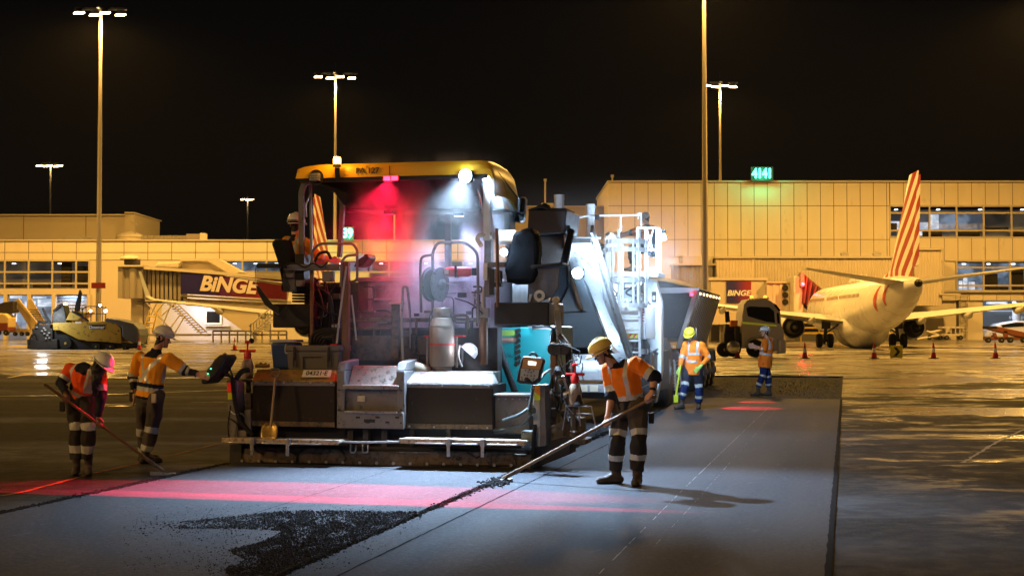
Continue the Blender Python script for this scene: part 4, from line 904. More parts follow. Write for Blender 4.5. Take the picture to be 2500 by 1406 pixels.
m_ = MB(); lb(m_, 840, 1003, 968, 1009, -.05, .06); part(m_, 'step_hinge', M['steel'], stp)
m_ = MB(); lb(m_, 888, 1023, 915, 1031, -.016, .02); part(m_, 'hand_slot', M['black'], fs)
for k in range(5):
    m_ = MB(); x = 868 + k * 24; lb(m_, x, 1016 + (k % 2) * 12, x + 11, 1021 + (k % 2) * 12, -.014, .02); part(m_, 'grip_hole', M['soot'], fs)
m_ = MB(); lb(m_, 872, 966, 891, 980, .06, .03); part(m_, 'worn_sticker', mat('sticker', (.55, .48, .36), .6, dirt=.3, scale=20), stp)
bolts(stp, [(828, 1000), (980, 1000), (829, 952), (981, 952), (829, 1032), (980, 1032)], .01, .013, M['ink'])
# ---- tractor body behind the screed
m_ = MB(); lb(m_, 752, 800, 1215, 1030, 1.15, .25); part(m_, 'rear_bulkhead', M['soot'])
for k in range(6): 
    m_ = MB(); x = 870 + k * 55; lb(m_, x, 758 + (k % 3) * 9, x + 44, 764 + (k % 3) * 9, 1.10, .05); part(m_, 'cross_member', M['dirty'])
m_ = MB(); lb(m_, 874, 684, 1185, 800, 1.95, .3); part(m_, 'engine_bulkhead', mat('maroon_brown_steel', (.07, .035, .035), .5, var=.3, scale=3, dirt=.1))
m_ = MB(); lb(m_, 868, 676, 1190, 686, 1.85, 1.0); part(m_, 'deck_edge', M['grey'])
m_ = MB(); lb(m_, 898, 690, 908, 760, 1.9, .05); lb(m_, 898, 690, 1010, 697, 1.9, .05); lb(m_, 898, 728, 1010, 733, 1.9, .05); part(m_, 'panel_frame', M['grey'])
m_ = MB(); lb(m_, 752, 688, 1250, 1080, 2.3, 2.6); part(m_, 'tractor_body', M['black'], PV, .03)
m_ = MB(); lb(m_, 860, 820, 1050, 880, 1.0, .3); part(m_, 'auger_housing', M['dirty'])
m_ = MB(); lb(m_, 850, 776, 1185, 786, 1.0, .08); lb(m_, 850, 800, 1050, 806, 1.0, .08); part(m_, 'cross_beam', M['dirty'])
m_ = MB(); q = Q(905, 870, .75)
for k in range(9): m_.lathe((q.x + k * .10, .9, .75), [(.05, -.01), (.17, 0), (.17, .02), (.05, .03)], axis=(1, .25, 0), n=14)
part(m_, 'auger', M['soot'], PV, 0)
# teal side panels with louvres and hopper side
m_ = MB(); lp(m_, [(1202, 962), (1202, 830), (1212, 800), (1346, 796), (1346, 962)], 2.0, 1.6); te = part(m_, 'side_panel', M['teal'], PV, .02)
for k in range(7):
    m_ = MB(); lp(m_, [(1257, 806 + k * 13), (1268, 800 + k * 13), (1271, 808 + k * 13), (1260, 815 + k * 13)], 1.97, .05); part(m_, 'louvre', M['ink'], te, 0)
m_ = MB(); lb(m_, 1288, 796, 1346, 800, 1.9, .2); part(m_, 'hopper_rim', M['galv'], te)
m_ = MB(); lb(m_, 1210, 806, 1256, 820, 1.95, .08); part(m_, 'lime_label', mat('green_label', (.25, .45, .08), .4), te)
m_ = MB(); lb(m_, 1204, 824, 1254, 836, 1.8, .2); part(m_, 'exhaust_stub', mat('copper_stub', (.30, .15, .10), .5, dirt=.2), te, .03)
m_ = MB(); lt(m_, [(1210, 800, 1.6), (1218, 850, 1.5), (1240, 910, 1.4), (1258, 958, 1.3)], .045, 10); part(m_, 'thick_hose', M['rubber'])
# posts and lift cylinders
def post(x0, y0, x1, y1, v, r, m, nm='post'):
    q = MB().cyl(Q(x0, y0, v), Q(x1, y1, v), r, n=12); return part(q, nm, m, PV, 0)
c_ = post(1180, 890, 1180, 775, .95, .062, M['rust'], 'lift_cylinder'); m_ = MB().cyl(Q(1180, 775, .95), Q(1181, 700, .95), .03, n=10); part(m_, 'piston_rod', M['galv'], c_, 0)
m_ = MB(); lb(m_, 1170, 752, 1192, 776, .9, .1); part(m_, 'cylinder_clevis', M['steel'], c_)
m_ = MB(); lb(m_, 834, 640, 850, 888, .62, .09); part(m_, 'ladder_post', M['rust'])
m_ = MB(); lb(m_, 955, 742, 972, 875, .85, .08); pc = part(m_, 'centre_post', M['dirty']); m_ = MB(); lb(m_, 949, 738, 982, 743, .83, .12); part(m_, 'post_cap', M['galv'], pc)
m_ = MB(); lb(m_, 756, 640, 764, 880, .7, .05); part(m_, 'left_upright', M['rust'])
m_ = MB(); lt(m_, [(984, 888, .55), (980, 790, .55), (984, 700, .55), (994, 700, .55), (1001, 760, .9), (1003, 850, .9)], .017, 8, 4); part(m_, 'hand_rail', M['lgrey'], PV, 0)
m_ = MB(); lt(m_, [(822, 838, .5), (832, 750, .5), (846, 650, .5)], .014, 8); lt(m_, [(870, 830, .5), (858, 720, .5)], .012, 8); part(m_, 'hand_rail', M['lgrey'], PV, 0)
# big bundle of black hoses
for k in range(5):
    m_ = MB(); lt(m_, [(757 + k * 6, 848, .7 + k * .03), (764 + k * 7, 812 + k * 5, .7), (800, 802 + k * 6, .72), (838, 812 + k * 5, .75), (846, 842, .78)], .024, 8, 6); part(m_, 'hose', M['rubber'], PV, 0)
for k, pts in enumerate([[(752, 700, .9), (762, 760, .85), (770, 800, .9)], [(770, 690, .9), (790, 740, .85), (782, 800, .9)], [(792, 680, 1.0), (806, 740, .95), (800, 800, 1.0)], [(774, 700, .8), (808, 720, .8), (816, 780, .85)], [(760, 730, .8), (800, 765, .8), (834, 770, .85)], [(820, 690, .9), (800, 720, .85), (812, 790, .9)]]):
    m_ = MB(); lt(m_, pts, .016, 7, 5); part(m_, 'hydraulic_line', (M['rubber'], M['soot'])[k % 2], PV, 0)
m_ = MB(); lb(m_, 755, 700, 832, 800, 1.1, .3); part(m_, 'valve_cabinet', M['black'])
m_ = MB(); lb(m_, 808, 790, 824, 802, .9, .2); so = part(m_, 'socket_box', M['plastic'])
for x in (812.5, 820): 
    m_ = MB().cyl(Q(x, 796, .9), Q(x, 796, .88), .017, n=12); part(m_, 'socket', mat('pale_socket', (.5, .5, .5), .5), so, 0)
# ---- platform left station
m_ = MB(); lb(m_, 665, 742, 756, 800, .75, .9); part(m_, 'footwell_box', M['black'], PV, .02)
m_ = MB(); lb(m_, 700, 645, 828, 660, .62, .12); lb(m_, 690, 655, 720, 712, .66, .2); part(m_, 'console_beam', M['grey'])
m_ = MB(); lb(m_, 786, 662, 812, 688, .6, .1); part(m_, 'junction_box', M['grey'], PV, .01)
m_ = MB(); lb(m_, 720, 620, 742, 700, .7, .25); part(m_, 'seat_bracket', M['black'])
for (x0, y0, x1, y1) in ((690, 668, 716, 678), (722, 684, 738, 699)):
    m_ = MB(); lb(m_, x0, y0, x1, y1, .6, .1); part(m_, 'control_block', M['grey'])
m_ = MB(); lt(m_, [(692, 650, .55), (720, 640, .55), (745, 655, .55), (765, 640, .55), (785, 655, .55), (800, 640, .55)], .012, 7, 5); part(m_, 'cable_loop', M['rubber'], PV, 0)
sb = MB(); lp(sb, [(660, 592), (668, 585), (698, 584), (716, 640), (722, 706), (690, 706), (676, 640)], .78, .5); so = part(sb, 'operator_seat', M['vinyl'], PV, .04)
sb = MB(); lb(sb, 684, 690, 756, 712, .72, .55); part(sb, 'seat_cushion', M['vinyl'], so, .04)
for k in range(4):
    m_ = MB(); lb(m_, 712, 712 + k * 7, 738, 717 + k * 7, .8, .3); part(m_, 'suspension_bellows', M['rubber'], so, .01)
# left wind screen, clear curved sheet with black lower band
clear = bpy.data.materials.new('clear_screen'); clear.use_nodes = True; _n = clear.node_tree.nodes; _l = clear.node_tree.links; _n.clear()
_o = _n.new('ShaderNodeOutputMaterial'); _mx = _n.new('ShaderNodeMixShader'); _t = _n.new('ShaderNodeBsdfTransparent'); _g = _n.new('ShaderNodeBsdfGlossy')
_t.inputs[0].default_value = (.78, .78, .76, 1); _g.inputs['Roughness'].default_value = .12; _mx.inputs[0].default_value = .14
_l.new(_t.outputs[0], _mx.inputs[1]); _l.new(_g.outputs[0], _mx.inputs[2]); _l.new(_mx.outputs[0], _o.inputs[0])
m_ = MB(); lp(m_, [(623, 648), (628, 702), (648, 740), (682, 764), (700, 742), (708, 700), (690, 650)], .55, .008); ws = part(m_, 'wind_screen', clear, PV, 0)
m_ = MB(); lp(m_, [(625, 697), (632, 700), (664, 742), (682, 752), (681, 768), (676, 766), (646, 744), (628, 712)], .53, .02); part(m_, 'screen_lower_band', M['black'], ws)
m_ = MB(); lb(m_, 626, 643, 682, 654, .5, .06); part(m_, 'screen_bar', M['black'], ws)
m_ = MB(); lt(m_, [(623, 654, .54), (624, 700, .54), (646, 744, .54), (680, 768, .54)], .006, 6); part(m_, 'screen_edge', M['galv'], ws, 0)
# rails around left station
m_ = MB(); lt(m_, [(762, 660, .7), (762, 612, .7), (780, 595, .7), (862, 595, .7), (872, 610, .7), (872, 686, .7), (845, 690, .7)], .018, 8, 4); part(m_, 'guard_rail', M['grey'], PV, 0)
m_ = MB(); lt(m_, [(832, 700, .6), (834, 638, .6), (846, 624, .6), (872, 622, .6)], .018, 8, 4); part(m_, 'guard_rail', M['grey'], PV, 0)
m_ = MB(); lt(m_, [(768, 640, .95), (778, 618, .95), (800, 614, .95), (808, 632, .95)], .02, 8, 4); part(m_, 'arm_rest_loop', M['rubber'], PV, 0)
m_ = MB(); lp(m_, [(874, 628), (896, 618), (899, 630), (884, 648), (862, 652)], .9, .35); cn = part(m_, 'control_console', M['black'], PV, .02)
m_ = MB(); lp(m_, [(864, 632), (884, 620), (888, 624), (868, 637)], .88, .02); part(m_, 'console_display', mat('dim_screen', (.3, .3, .32), .3, emit=(.6, .6, .7), estr=.5), cn, 0)
# ---- right station
m_ = MB(); lt(m_, [(1028, 762, .9), (1026, 660, .75), (1028, 626, .7), (1056, 622, .7)], .018, 8, 4); part(m_, 'guard_rail', M['grey'], PV, 0)
m_ = MB(); lt(m_, [(1056, 800, .9), (1056, 616, .8), (1068, 592, .8), (1136, 592, .8), (1166, 616, .8), (1168, 790, .8)], .02, 8, 4); part(m_, 'guard_rail', M['grey'], PV, 0)
m_ = MB(); c = Q(1062, 694, .9)
m_.lathe(c, [(.03, -.09), (.225, -.09), (.235, -.07), (.2, -.06), (.19, .06), (.235, .07), (.225, .09), (.03, .09)], axis=(1, -.25, 0), n=28); hr = part(m_, 'hose_reel', M['grey'], PV, 0)
m_ = MB(); m_.lathe(c, [(.2, -.055), (.215, 0), (.2, .055)], axis=(1, -.25, 0), n=28, caps=False); part(m_, 'wound_hose', M['rubber'], hr, 0)
m_ = MB(); m_.lathe(c, [(.06, .08), (.07, .13), (.03, .14)], axis=(1, -.25, 0), n=14); part(m_, 'reel_hub', M['galv'], hr, 0)
m_ = MB(); lt(m_, [(1078, 690, .8), (1110, 694, .75), (1150, 712, .8), (1172, 745, .85), (1183, 770, .9)], .009, 6, 5); part(m_, 'hose', M['lgrey'], PV, 0)
m_ = MB(); lt(m_, [(1110, 728, .9), (1150, 740, .9), (1180, 766, .9)], .009, 6, 5); part(m_, 'cable_loop', M['rubber'], PV, 0)
# canopy posts
def spost(pts, w_, h_, m, nm='canopy_post'):
    q = MB(); P_ = rounded([Q(*p) for p in pts], 5)
    for i in range(len(P_) - 1): q.bar(P_[i], P_[i + 1] + (P_[i + 1] - P_[i]).normalized() * .012, w_, h_, (0, 1, 0))
    return part(q, nm, m, PV, .004)
spost([(737, 640, .95), (736, 470, .95), (744, 446, .95), (778, 438, .95)], .075, .05, M['grey'])
spost([(762, 700, 1.0), (758, 452, 1.0)], .035, .03, M['galv'], 'inner_post')
spost([(829, 628, 2.3), (837, 500, 2.3), (826, 470, 2.3)], .06, .08, M['grey'])
spost([(1190, 588, .95), (1190, 470, .95), (1184, 448, .95)], .09, .10, M['galv'])
m_ = MB(); lb(m_, 1182, 585, 1200, 725, .92, .12); lp_ = part(m_, 'post_socket', M['grey'], PV, .008)
spost([(1094, 655, 2.2), (1094, 515, 2.2)], .09, .06, M['soot'], 'front_post')
spost([(1252, 640, 2.4), (1254, 490, 2.4)], .05, .05, M['soot'], 'front_post')
m_ = MB(); lt(m_, [(748, 530, .9), (746, 500, .9), (756, 480, .95)], .014, 7); lt(m_, [(1165, 464, .9), (1172, 480, .88), (1178, 500, .9), (1178, 522, .9)], .012, 7); part(m_, 'gas_strut', M['steel'], PV, 0)
m_ = MB(); lb(m_, 1158, 480, 1172, 506, 1.2, .03); part(m_, 'inner_mirror', M['plastic'], PV, .01)
# windshield of canopy front (dark upper, glass)
m_ = MB(); lp(m_, [(845, 505), (1250, 508), (1250, 522), (845, 518)], 2.35, .05); part(m_, 'windshield_frame', M['black'])
# upper dark storage/canopy lining
m_ = MB(); lp(m_, [(770, 440), (1208, 432), (1234, 512), (860, 512), (838, 500), (815, 470), (790, 462)], 1.3, .9); part(m_, 'canopy_lining', M['black'], PV, .02)
m_ = MB(); lp(m_, [(1188, 440), (1240, 470), (1250, 640), (1236, 640), (1228, 500), (1188, 470)], 1.8, .3); part(m_, 'canopy_side_lining', M['black'])
# ---- canopy roof: fibreglass shell, rear lip, rounded right edge
def canopy():
    zt = Q(960, 396, .62).z; zb = Q(960, 431, .62).z; x0 = Q(723, 430, .62).x; x1 = Q(1192, 430, .62).x; w_ = x1 - x0
    secs = []     # profile across v: (v, ztop, zbottom)
    V = [(.60, zb, zb), (.60, zt - .07, zb), (.63, zt - .01, zb), (.75, zt + .01, zb + .02), (1.2, zt + .02, zb + .04), (1.7, zt + .0, zb + .03), (1.9, zt - .05, zb), (1.98, zt - .15, zb - .04)]
    m_ = MB(); us = [x0, x0 + .02, x0 + .12, x0 + .3, x1 - .12, x1 - .01, x1 + .05, x1 + .085]; dr = [-.17, -.05, -.02, 0, 0, -.02, -.09, -.24]
    n = len(us)
    for (v, a, b) in V:
        for k in range(n): m_.v.append((us[k], v, max(a + dr[k], b - (.0 if k < n - 2 else (.10 if k == n - 2 else .30)))))
    for i in range(len(V) - 1):
        for k in range(n - 1): a = i * n + k; m_.f.append((a, a + 1, a + 1 + n, a + n)); m_.mi.append(0)
    b0 = len(m_.v)
    # underside
    for (v, a, b) in V:
        for k in range(n): m_.v.append((us[k], v + (.02 if v < .7 else -.02), b - (.0 if k < n - 2 else (.10 if k == n - 2 else .30)) - .001))
    for i in range(len(V) - 1):
        for k in range(n - 1): a = b0 + i * n + k; m_.f.append((a, a + n, a + 1 + n, a + 1)); m_.mi.append(1)
    for i in range(len(V) - 1):
        for k in (0, n - 1): m_.f.append((i * n + k, (i + 1) * n + k, b0 + (i + 1) * n + k, b0 + i * n + k)); m_.mi.append(0)
    o = m_.build('canopy_roof', [M['yellow'], M['black']], PV, True, 0, ang=30); return o, zt, zb, x0, x1
CR, zt, zb, x0, x1 = canopy()
m_ = MB().box((x0 + .04, .63, zb - .05), (x1 - .02, .72, zb + .01)); part(m_, 'canopy_beam', M['black'], CR)
m_ = MB().box((Q(951, 400, .6).x - .003, .590, zb), (Q(951, 400, .6).x + .003, .602, zt - .05)); part(m_, 'moulding_seam', M['ink'], CR, 0)
m_ = MB().tube([(x1 + .0, .64, zt - .05), (x1 + .06, .9, zt - .14), (x1 + .09, 1.4, zt - .28), (x1 + .095, 1.9, zt - .38)], .012, 6, 0, 4); part(m_, 'drip_groove', M['ink'], CR, 0)
m_ = MB().prism([(x1 + .03, .66, zt - .09), (x1 + .08, 1.0, zt - .22), (x1 + .092, 1.95, zt - .36), (x1 + .092, 1.95, zt - .56), (x1 + .092, 1.4, zt - .44), (x1 + .06, .9, zt - .30)], (-.04, 0, 0)); part(m_, 'canopy_side', M['dyellow'], CR, .01)
p = Q(897, 418, .585); t = text('fleet_number', 'PA 127', M['ink'], CR, (p.x, .588, p.z + .005), .105, off=.0012, ext=.004, sx=1.06)
# flood lamp off, in arch
p = Q(770, 433, .56); m_ = MB().lathe((p.x, .592, p.z), [(.105, 0), (.105, .012)], axis=(0, -1, 0), n=24); part(m_, 'lamp_recess', M['black'], CR, 0)
m_ = MB().box((p.x - .07, .50, p.z - .055), (p.x + .07, .58, p.z + .05)); fl = part(m_, 'work_lamp', M['plastic'], CR, .01)
for i in range(4):
    for j in range(3):
        m_ = MB().box((p.x - .06 + i * .031, .494, p.z - .045 + j * .031), (p.x - .034 + i * .031, .502, p.z - .02 + j * .031)); part(m_, 'led_cell', M['steel'], fl, 0)
# beacon
p = Q(826, 409, .55); BC = MB().lathe((p.x, .5, p.z), [(.055, 0), (.055, .03), (.045, .04)], n=18); BC.bar((p.x, .5, p.z - .01), (p.x, .54, p.z - .17), .06, .03, (0, 1, 0)); bo = part(BC, 'beacon_base', M['black'], CR, 0)
m_ = MB().lathe((p.x, .5, p.z), [(.05, .04), (.05, .115), (.04, .13), (.01, .135)], n=18); part(m_, 'beacon', emis('amber_beacon', (1.0, .42, .04), 22), bo, 0)
lamp('POINT', 'beacon_light', (p.x, .42, p.z + .12), 14, (1.0, .45, .05), PV, size=.05)
# red rear lamps with projected warning line
RED = emis('red_led', (1.0, .005, .02), 26)
p = Q(955, 436, .56); m_ = MB().box((p.x - .11, .54, p.z - .035), (p.x + .11, .60, p.z + .035)); rl = part(m_, 'red_lamp_housing', M['black'], CR)
for s in (-1, 1):
    m_ = MB().box((p.x + s * .052 - .045, .53, p.z - .028), (p.x + s * .052 + .045, .545, p.z + .028)); part(m_, 'red_lamp', RED, rl, .004)
RP = (p.x, .50, p.z)
# main white flood and small strip lamp
p = Q(1137, 430, .55); m_ = MB().box((p.x - .1, .54, p.z - .085), (p.x + .1, .62, p.z + .07)); wl = part(m_, 'flood_lamp', M['black'], CR, .02)
m_ = MB().lathe((p.x, .545, p.z), [(.082, 0), (.078, .03), (.05, .045), (.01, .05)], axis=(0, -1, 0), n=24); part(m_, 'flood_lens', emis('white_flood', COOL, 90), wl, 0)
WP = (p.x, .44, p.z)
a = Q(1182, 443, .86); b = Q(1196, 425, .86); m_ = MB().bar(a, b, .05, .05); part(m_, 'strip_lamp', emis('white_strip', COOL, 45), CR, .012)
SP = tuple((a + b) / 2 + Vector((.05, -.1, 0)))
p = Q(1230, 616, .9); m_ = MB().lathe(p, [(.045, -.03), (.05, 0), (.01, .03)], axis=(.3, -1, 0), n=14); part(m_, 'small_lamp', emis('white_small', COOL, 30), PV, 0)
# mirror right
m_ = MB(); lp(m_, [(1259, 482), (1281, 480), (1286, 488), (1281, 538), (1275, 544), (1254, 542), (1252, 534)], 2.1, .06); mr = part(m_, 'mirror', M['lgrey'], PV, .012)
m_ = MB(); lp(m_, [(1261, 485), (1280, 484), (1282, 489), (1278, 536), (1273, 540), (1257, 538)], 2.09, .02); part(m_, 'mirror_glass', M['glass'], mr, 0)
m_ = MB(); lt(m_, [(1260, 520, 2.1), (1250, 545, 2.2), (1248, 600, 2.2)], .012, 7); part(m_, 'mirror_arm', M['steel'], mr, 0)
# black covered seat, guard plate, box at right
def cloth_block(name, pts, v, dep, m, parent=PV, lab=None):
    q = MB(); lp(q, pts, v, dep); o = q.build(name, m, parent, True, .05)
    s = o.modifiers.new('sub', 'SUBSURF'); s.levels = s.render_levels = 2; s.subdivision_type = 'SIMPLE'
    tx = bpy.data.textures.new(name + '_folds', 'CLOUDS'); tx.noise_scale = .11
    d = o.modifiers.new('folds', 'DISPLACE'); d.texture = tx; d.strength = .085; d.mid_level = .5; d.texture_coords = 'LOCAL'
    return o
so = cloth_block('covered_seat', [(1232, 690), (1234, 640), (1252, 575), (1262, 560), (1296, 558), (1310, 566), (1313, 600), (1312, 665), (1300, 690)], 1.0, .34, M['vinyl'])
m_ = MB(); lp(m_, [(1296, 648), (1372, 640), (1372, 646), (1296, 656)], 1.0, .5); part(m_, 'guard_top_rail', M['black'])
m_ = MB(); lp(m_, [(1290, 654), (1364, 644), (1364, 700), (1348, 724), (1318, 738), (1288, 738)], 1.06, .03); gp = part(m_, 'guard_plate', mat('bluish_guard_plate', (.13, .15, .2), .5, dirt=.15, scale=14, dirtcol=(.2, .22, .26)), PV)
wm = M['white']
m_ = MB(); lp(m_, [(1290, 737), (1293, 718), (1299, 718), (1294, 737)], 1.04, .02); part(m_, 'white_marking', wm, gp, 0)
m_ = MB(); c = Q(1317, 722, 1.04); m_.lathe(c, [(.075, 0), (.075, .008), (.035, .008), (.035, 0)], axis=(0, -1, 0), n=24, caps=False); q0 = Q(1312, 737, 1.04); m_.prism([q0, Q(1309, 727, 1.04), Q(1317, 730, 1.04), Q(1317, 737, 1.04)], (0, .02, 0)); part(m_, 'white_marking', wm, gp, 0)
m_ = MB(); lb(m_, 1206, 738, 1340, 795, .75, 1.0); part(m_, 'right_footwell_box', M['black'], PV, .02)
m_ = MB(); lp(m_, [(1262, 800), (1338, 798), (1386, 700), (1384, 640), (1400, 560), (1388, 556), (1352, 700), (1340, 738), (1262, 745)], 2.9, .12); part(m_, 'rubber_apron', M['vinyl'], PV, .02)
for (x0, y0, x1, y1, mm) in ((1180, 642, 1190, 684, 'cream2'), (1190, 640, 1232, 652, 'grey'), (1194, 656, 1206, 720, 'soot'), (1207, 660, 1222, 690, 'grey'), (1196, 690, 1224, 700, 'soot')):
    m_ = MB(); lb(m_, x0, y0, x1, y1, .78, .12); part(m_, 'control_block', M[mm])
m_ = MB(); lt(m_, [(1215, 750, .7), (1215, 660, .7), (1213, 558, .7)], .022, 8, 0); part(m_, 'rusty_stake', M['rust'], PV, 0)
m_ = MB(); lt(m_, [(1175, 600, .85), (1165, 585, .9), (1168, 575, .9), (1200, 572, .95)], .03, 8); part(m_, 'orange_duct', mat('tan_duct', (.4, .25, .13), .5), PV, 0)
m_ = MB(); c = Q(1212, 580, 1.6); m_.cyl(c, c + Vector((.28, 0, 0)), .10, n=18); part(m_, 'air_filter', mat('tan_filter', (.38, .27, .17), .5), PV, .02)
# fire extinguisher (rests in bracket: own thing, below), gas bottle etc. later
# ---- left end of screed
m_ = MB(); lp(m_, [(553, 928), (566, 926), (578, 935), (580, 1085), (560, 1085), (556, 1000)], -.02, .25); ep = part(m_, 'left_end_post', M['grey'], PV, .01)
m_ = MB(); lb(m_, 554, 934, 569, 957, -.05, .03); part(m_, 'tail_light', mat('tail_light_red', (.5, .02, .01), .25, emit=(1, .05, .02), estr=.25), ep, .004)
m_ = MB(); lb(m_, 556, 958, 568, 975, -.05, .03); part(m_, 'reflector', M['lime'], ep, .004)
m_ = MB(); lb(m_, 582, 960, 612, 1020, .2, .35); part(m_, 'hydraulic_block', M['dirty'], PV, .01)
m_ = MB(); lb(m_, 596, 1000, 612, 1050, .05, .2); lb(m_, 574, 1050, 602, 1066, .0, .2); part(m_, 'hydraulic_block', M['grey'], PV, .01)
m_ = MB(); lt(m_, [(610, 903, .2), (590, 905, .15), (576, 925, .1), (570, 960, .08)], .035, 10, 5); part(m_, 'thick_hose', M['rubber'], PV, 0)
c_ = coil([Q(568, 925, -.06), Q(573, 980, -.08), Q(585, 1030, -.08), Q(618, 1062, -.02)], .026, .008, 46); part(c_, 'coiled_cable', M['rubber'], PV, 0)
for k, pts in enumerate([[(560, 1000, -.06), (572, 1012, -.1), (590, 1008, -.06), (600, 1020, 0)], [(556, 1020, -.06), (570, 1026, -.1), (584, 1040, -.04)], [(563, 990, -.08), (556, 1040, -.08), (560, 1075, -.05)]]):
    m_ = MB(); lt(m_, pts, .009, 6, 5); part(m_, 'loose_wire', (M['galv'], M['rubber'], M['rubber'])[k], PV, 0)
# left remote control on its arm, touched by the standing worker
m_ = MB(); lt(m_, [(575, 935, 0), (566, 918, -.05), (545, 915, -.1), (528, 922, -.15)], .018, 8, 4); part(m_, 'panel_arm', M['soot'], PV, 0)
m_ = MB(); lp(m_, [(489, 932), (493, 918), (524, 876), (536, 866), (548, 866), (552, 873), (548, 882), (528, 915), (506, 936), (494, 938)], -.32, .36); cp = part(m_, 'control_panel', M['black'], PV, .03)
m_ = MB(); c = Q(549, 868, -.15); m_.lathe(c, [(.03, -.02), (.03, .02), (.01, .035)], n=12); part(m_, 'indicator_cap', mat('brown_cap', (.25, .12, .03), .4), cp, 0)
for (x, y) in ((515, 900), (508, 912)):
    m_ = MB(); c = Q(x, y, -.335); m_.cyl(c, c + Vector((0, -.01, 0)), .008, n=8); part(m_, 'green_indicator', emis('green_indicator_led', (.05, 1, .4), 4), cp, 0)
m_ = MB(); lt(m_, [(546, 888, -.1), (560, 895, -.1), (570, 925, -.05)], .01, 6); lt(m_, [(540, 900, -.1), (556, 908, -.1), (566, 930, -.05)], .01, 6); part(m_, 'panel_cable', M['rubber'], PV, 0)
# ---- right end of screed
m_ = MB(); lb(m_, 1205, 965, 1292, 1060, .25, .5); part(m_, 'right_extension', M['grey'], PV, .01)
m_ = MB(); lb(m_, 1203, 962, 1300, 967, .15, .6); part(m_, 'right_extension_top', M['galv'], PV, .004)
bolts(PV, [(1218 + 17 * k, 974) for k in range(5)], .24, .012)
m_ = MB(); lp(m_, [(1300, 940), (1318, 938), (1320, 1090), (1304, 1090)], -.02, .08); sp = part(m_, 'side_post', M['lgrey'], PV, .008)
m_ = MB(); lp(m_, [(1318, 938), (1330, 940), (1334, 1088), (1320, 1090)], -.01, .3); part(m_, 'side_post_flank', M['grey'], sp, .008)
m_ = MB(); lp(m_, [(1304, 940), (1318, 939), (1319, 966), (1305, 956)], -.03, .012); part(m_, 'orange_reflector', M['orange'], sp, 0)
m_ = MB(); lp(m_, [(1305, 957), (1319, 967), (1319, 977), (1305, 977)], -.03, .012); part(m_, 'yellow_reflector', M['lime'], sp, 0)
m_ = MB(); lp(m_, [(1326, 1048), (1392, 1020), (1392, 1060), (1330, 1092)], .35, .10); part(m_, 'end_beam', M['grey'], PV, .008)
m_ = MB(); lp(m_, [(1300, 1090), (1392, 1062), (1392, 1108), (1306, 1142)], .12, .4); part(m_, 'end_gate', M['soot'], PV, .01)
m_ = MB(); lb(m_, 1272, 1052, 1302, 1096, -.1, .2); part(m_, 'valve_box', mat('green_grey_paint', (.14, .17, .16), .5, dirt=.2), PV, .01)
bolts(PV, [(1278, 1058), (1296, 1058), (1278, 1090), (1296, 1090)], -.1, .01)
m_ = MB(); lb(m_, 1343, 836, 1358, 1040, .45, .12); part(m_, 'brown_mast', M['rust'], PV, .01)
m_ = MB(); lb(m_, 1345, 996, 1358, 1020, .3, .1); lb(m_, 1320, 1000, 1358, 1034, .5, .3); part(m_, 'mast_socket', M['soot'], PV, .01)
m_ = MB(); lt(m_, [(1350, 836, .8), (1352, 800, 1.2), (1384, 842, .6)], .04, 8, 3); lt(m_, [(1302, 800, 1.6), (1348, 798, 1.4), (1378, 840, .8)], .028, 8, 3); part(m_, 'tow_arm', M['soot'], PV, 0)
m_ = MB()
for x in (1352, 1366, 1380): c = Q(x, 852, .5); m_.cyl(c + Vector((0, -.08, 0)), c + Vector((0, .15, 0)), .075, n=14)
part(m_, 'roller_assembly', M['soot'], PV, .01)
m_ = MB(); lb(m_, 1380, 845, 1392, 1000, .55, .1); part(m_, 'side_arm', M['soot'], PV, .01)
m_ = MB().cyl(Q(1398, 885, .3), Q(1400, 1060, .2), .035, n=12); m_.cyl(Q(1400, 960, .3), Q(1400, 1000, .3), .09, n=12); m_.lathe(Q(1400, 1062, .2), [(.05, -.06), (.075, -.03), (.075, .04), (.05, .06)], n=12); part(m_, 'crank_strut', M['dirty'], PV, 0)
m_ = MB(); lb(m_, 1374, 1020, 1420, 1072, .3, .3); lb(m_, 1372, 1072, 1430, 1084, .15, .45); part(m_, 'height_sensor_sledge', M['dirty'], PV, .01)
random.seed(5)
for k in range(16):
    x = random.uniform(1335, 1410); y = random.uniform(870, 960); pts = [(x, y, random.uniform(.1, .5))]
    for j in range(3): x += random.uniform(-16, 18); y += random.uniform(15, 38); pts.append((x, y, random.uniform(.1, .5)))
    m_ = MB(); lt(m_, pts, random.choice((.008, .011, .017)), 6, 5); part(m_, 'hydraulic_line', random.choice((M['rubber'], M['soot'], M['rubber'], M['galv'])), PV, 0)
for k, pts in enumerate([[(1378, 842, .3), (1400, 850, .25), (1418, 858, .2), (1410, 872, .2), (1396, 862, .25), (1402, 886, .2), (1416, 890, .2), (1420, 868, .2)], [(1366, 840, .3), (1372, 890, .3), (1388, 940, .2)], [(1372, 900, .3), (1392, 880, .2), (1410, 878, .2)], [(1396, 838, .3), (1398, 900, .25), (1404, 960, .2)]]):
    m_ = MB(); lt(m_, pts, .007, 6, 6); part(m_, 'loose_wire', M['rubber'], PV, 0)
for k, (x, y) in enumerate(((1362, 905), (1374, 930), (1384, 962), (1368, 975), (1352, 960), (1390, 1005), (1378, 1012), (1340, 1030), (1312, 1040))):
    m_ = MB(); c = Q(x, y, .25 + .03 * k); m_.lathe(c, [(.03, -.05), (.045, -.04), (.045, .04), (.03, .05)], axis=(random.uniform(-1, 1), random.uniform(-1, 1), random.uniform(.1, 1)), n=10); part(m_, 'hydraulic_fitting', (M['soot'], M['dirty'], M['steel'])[k % 3], PV, 0)
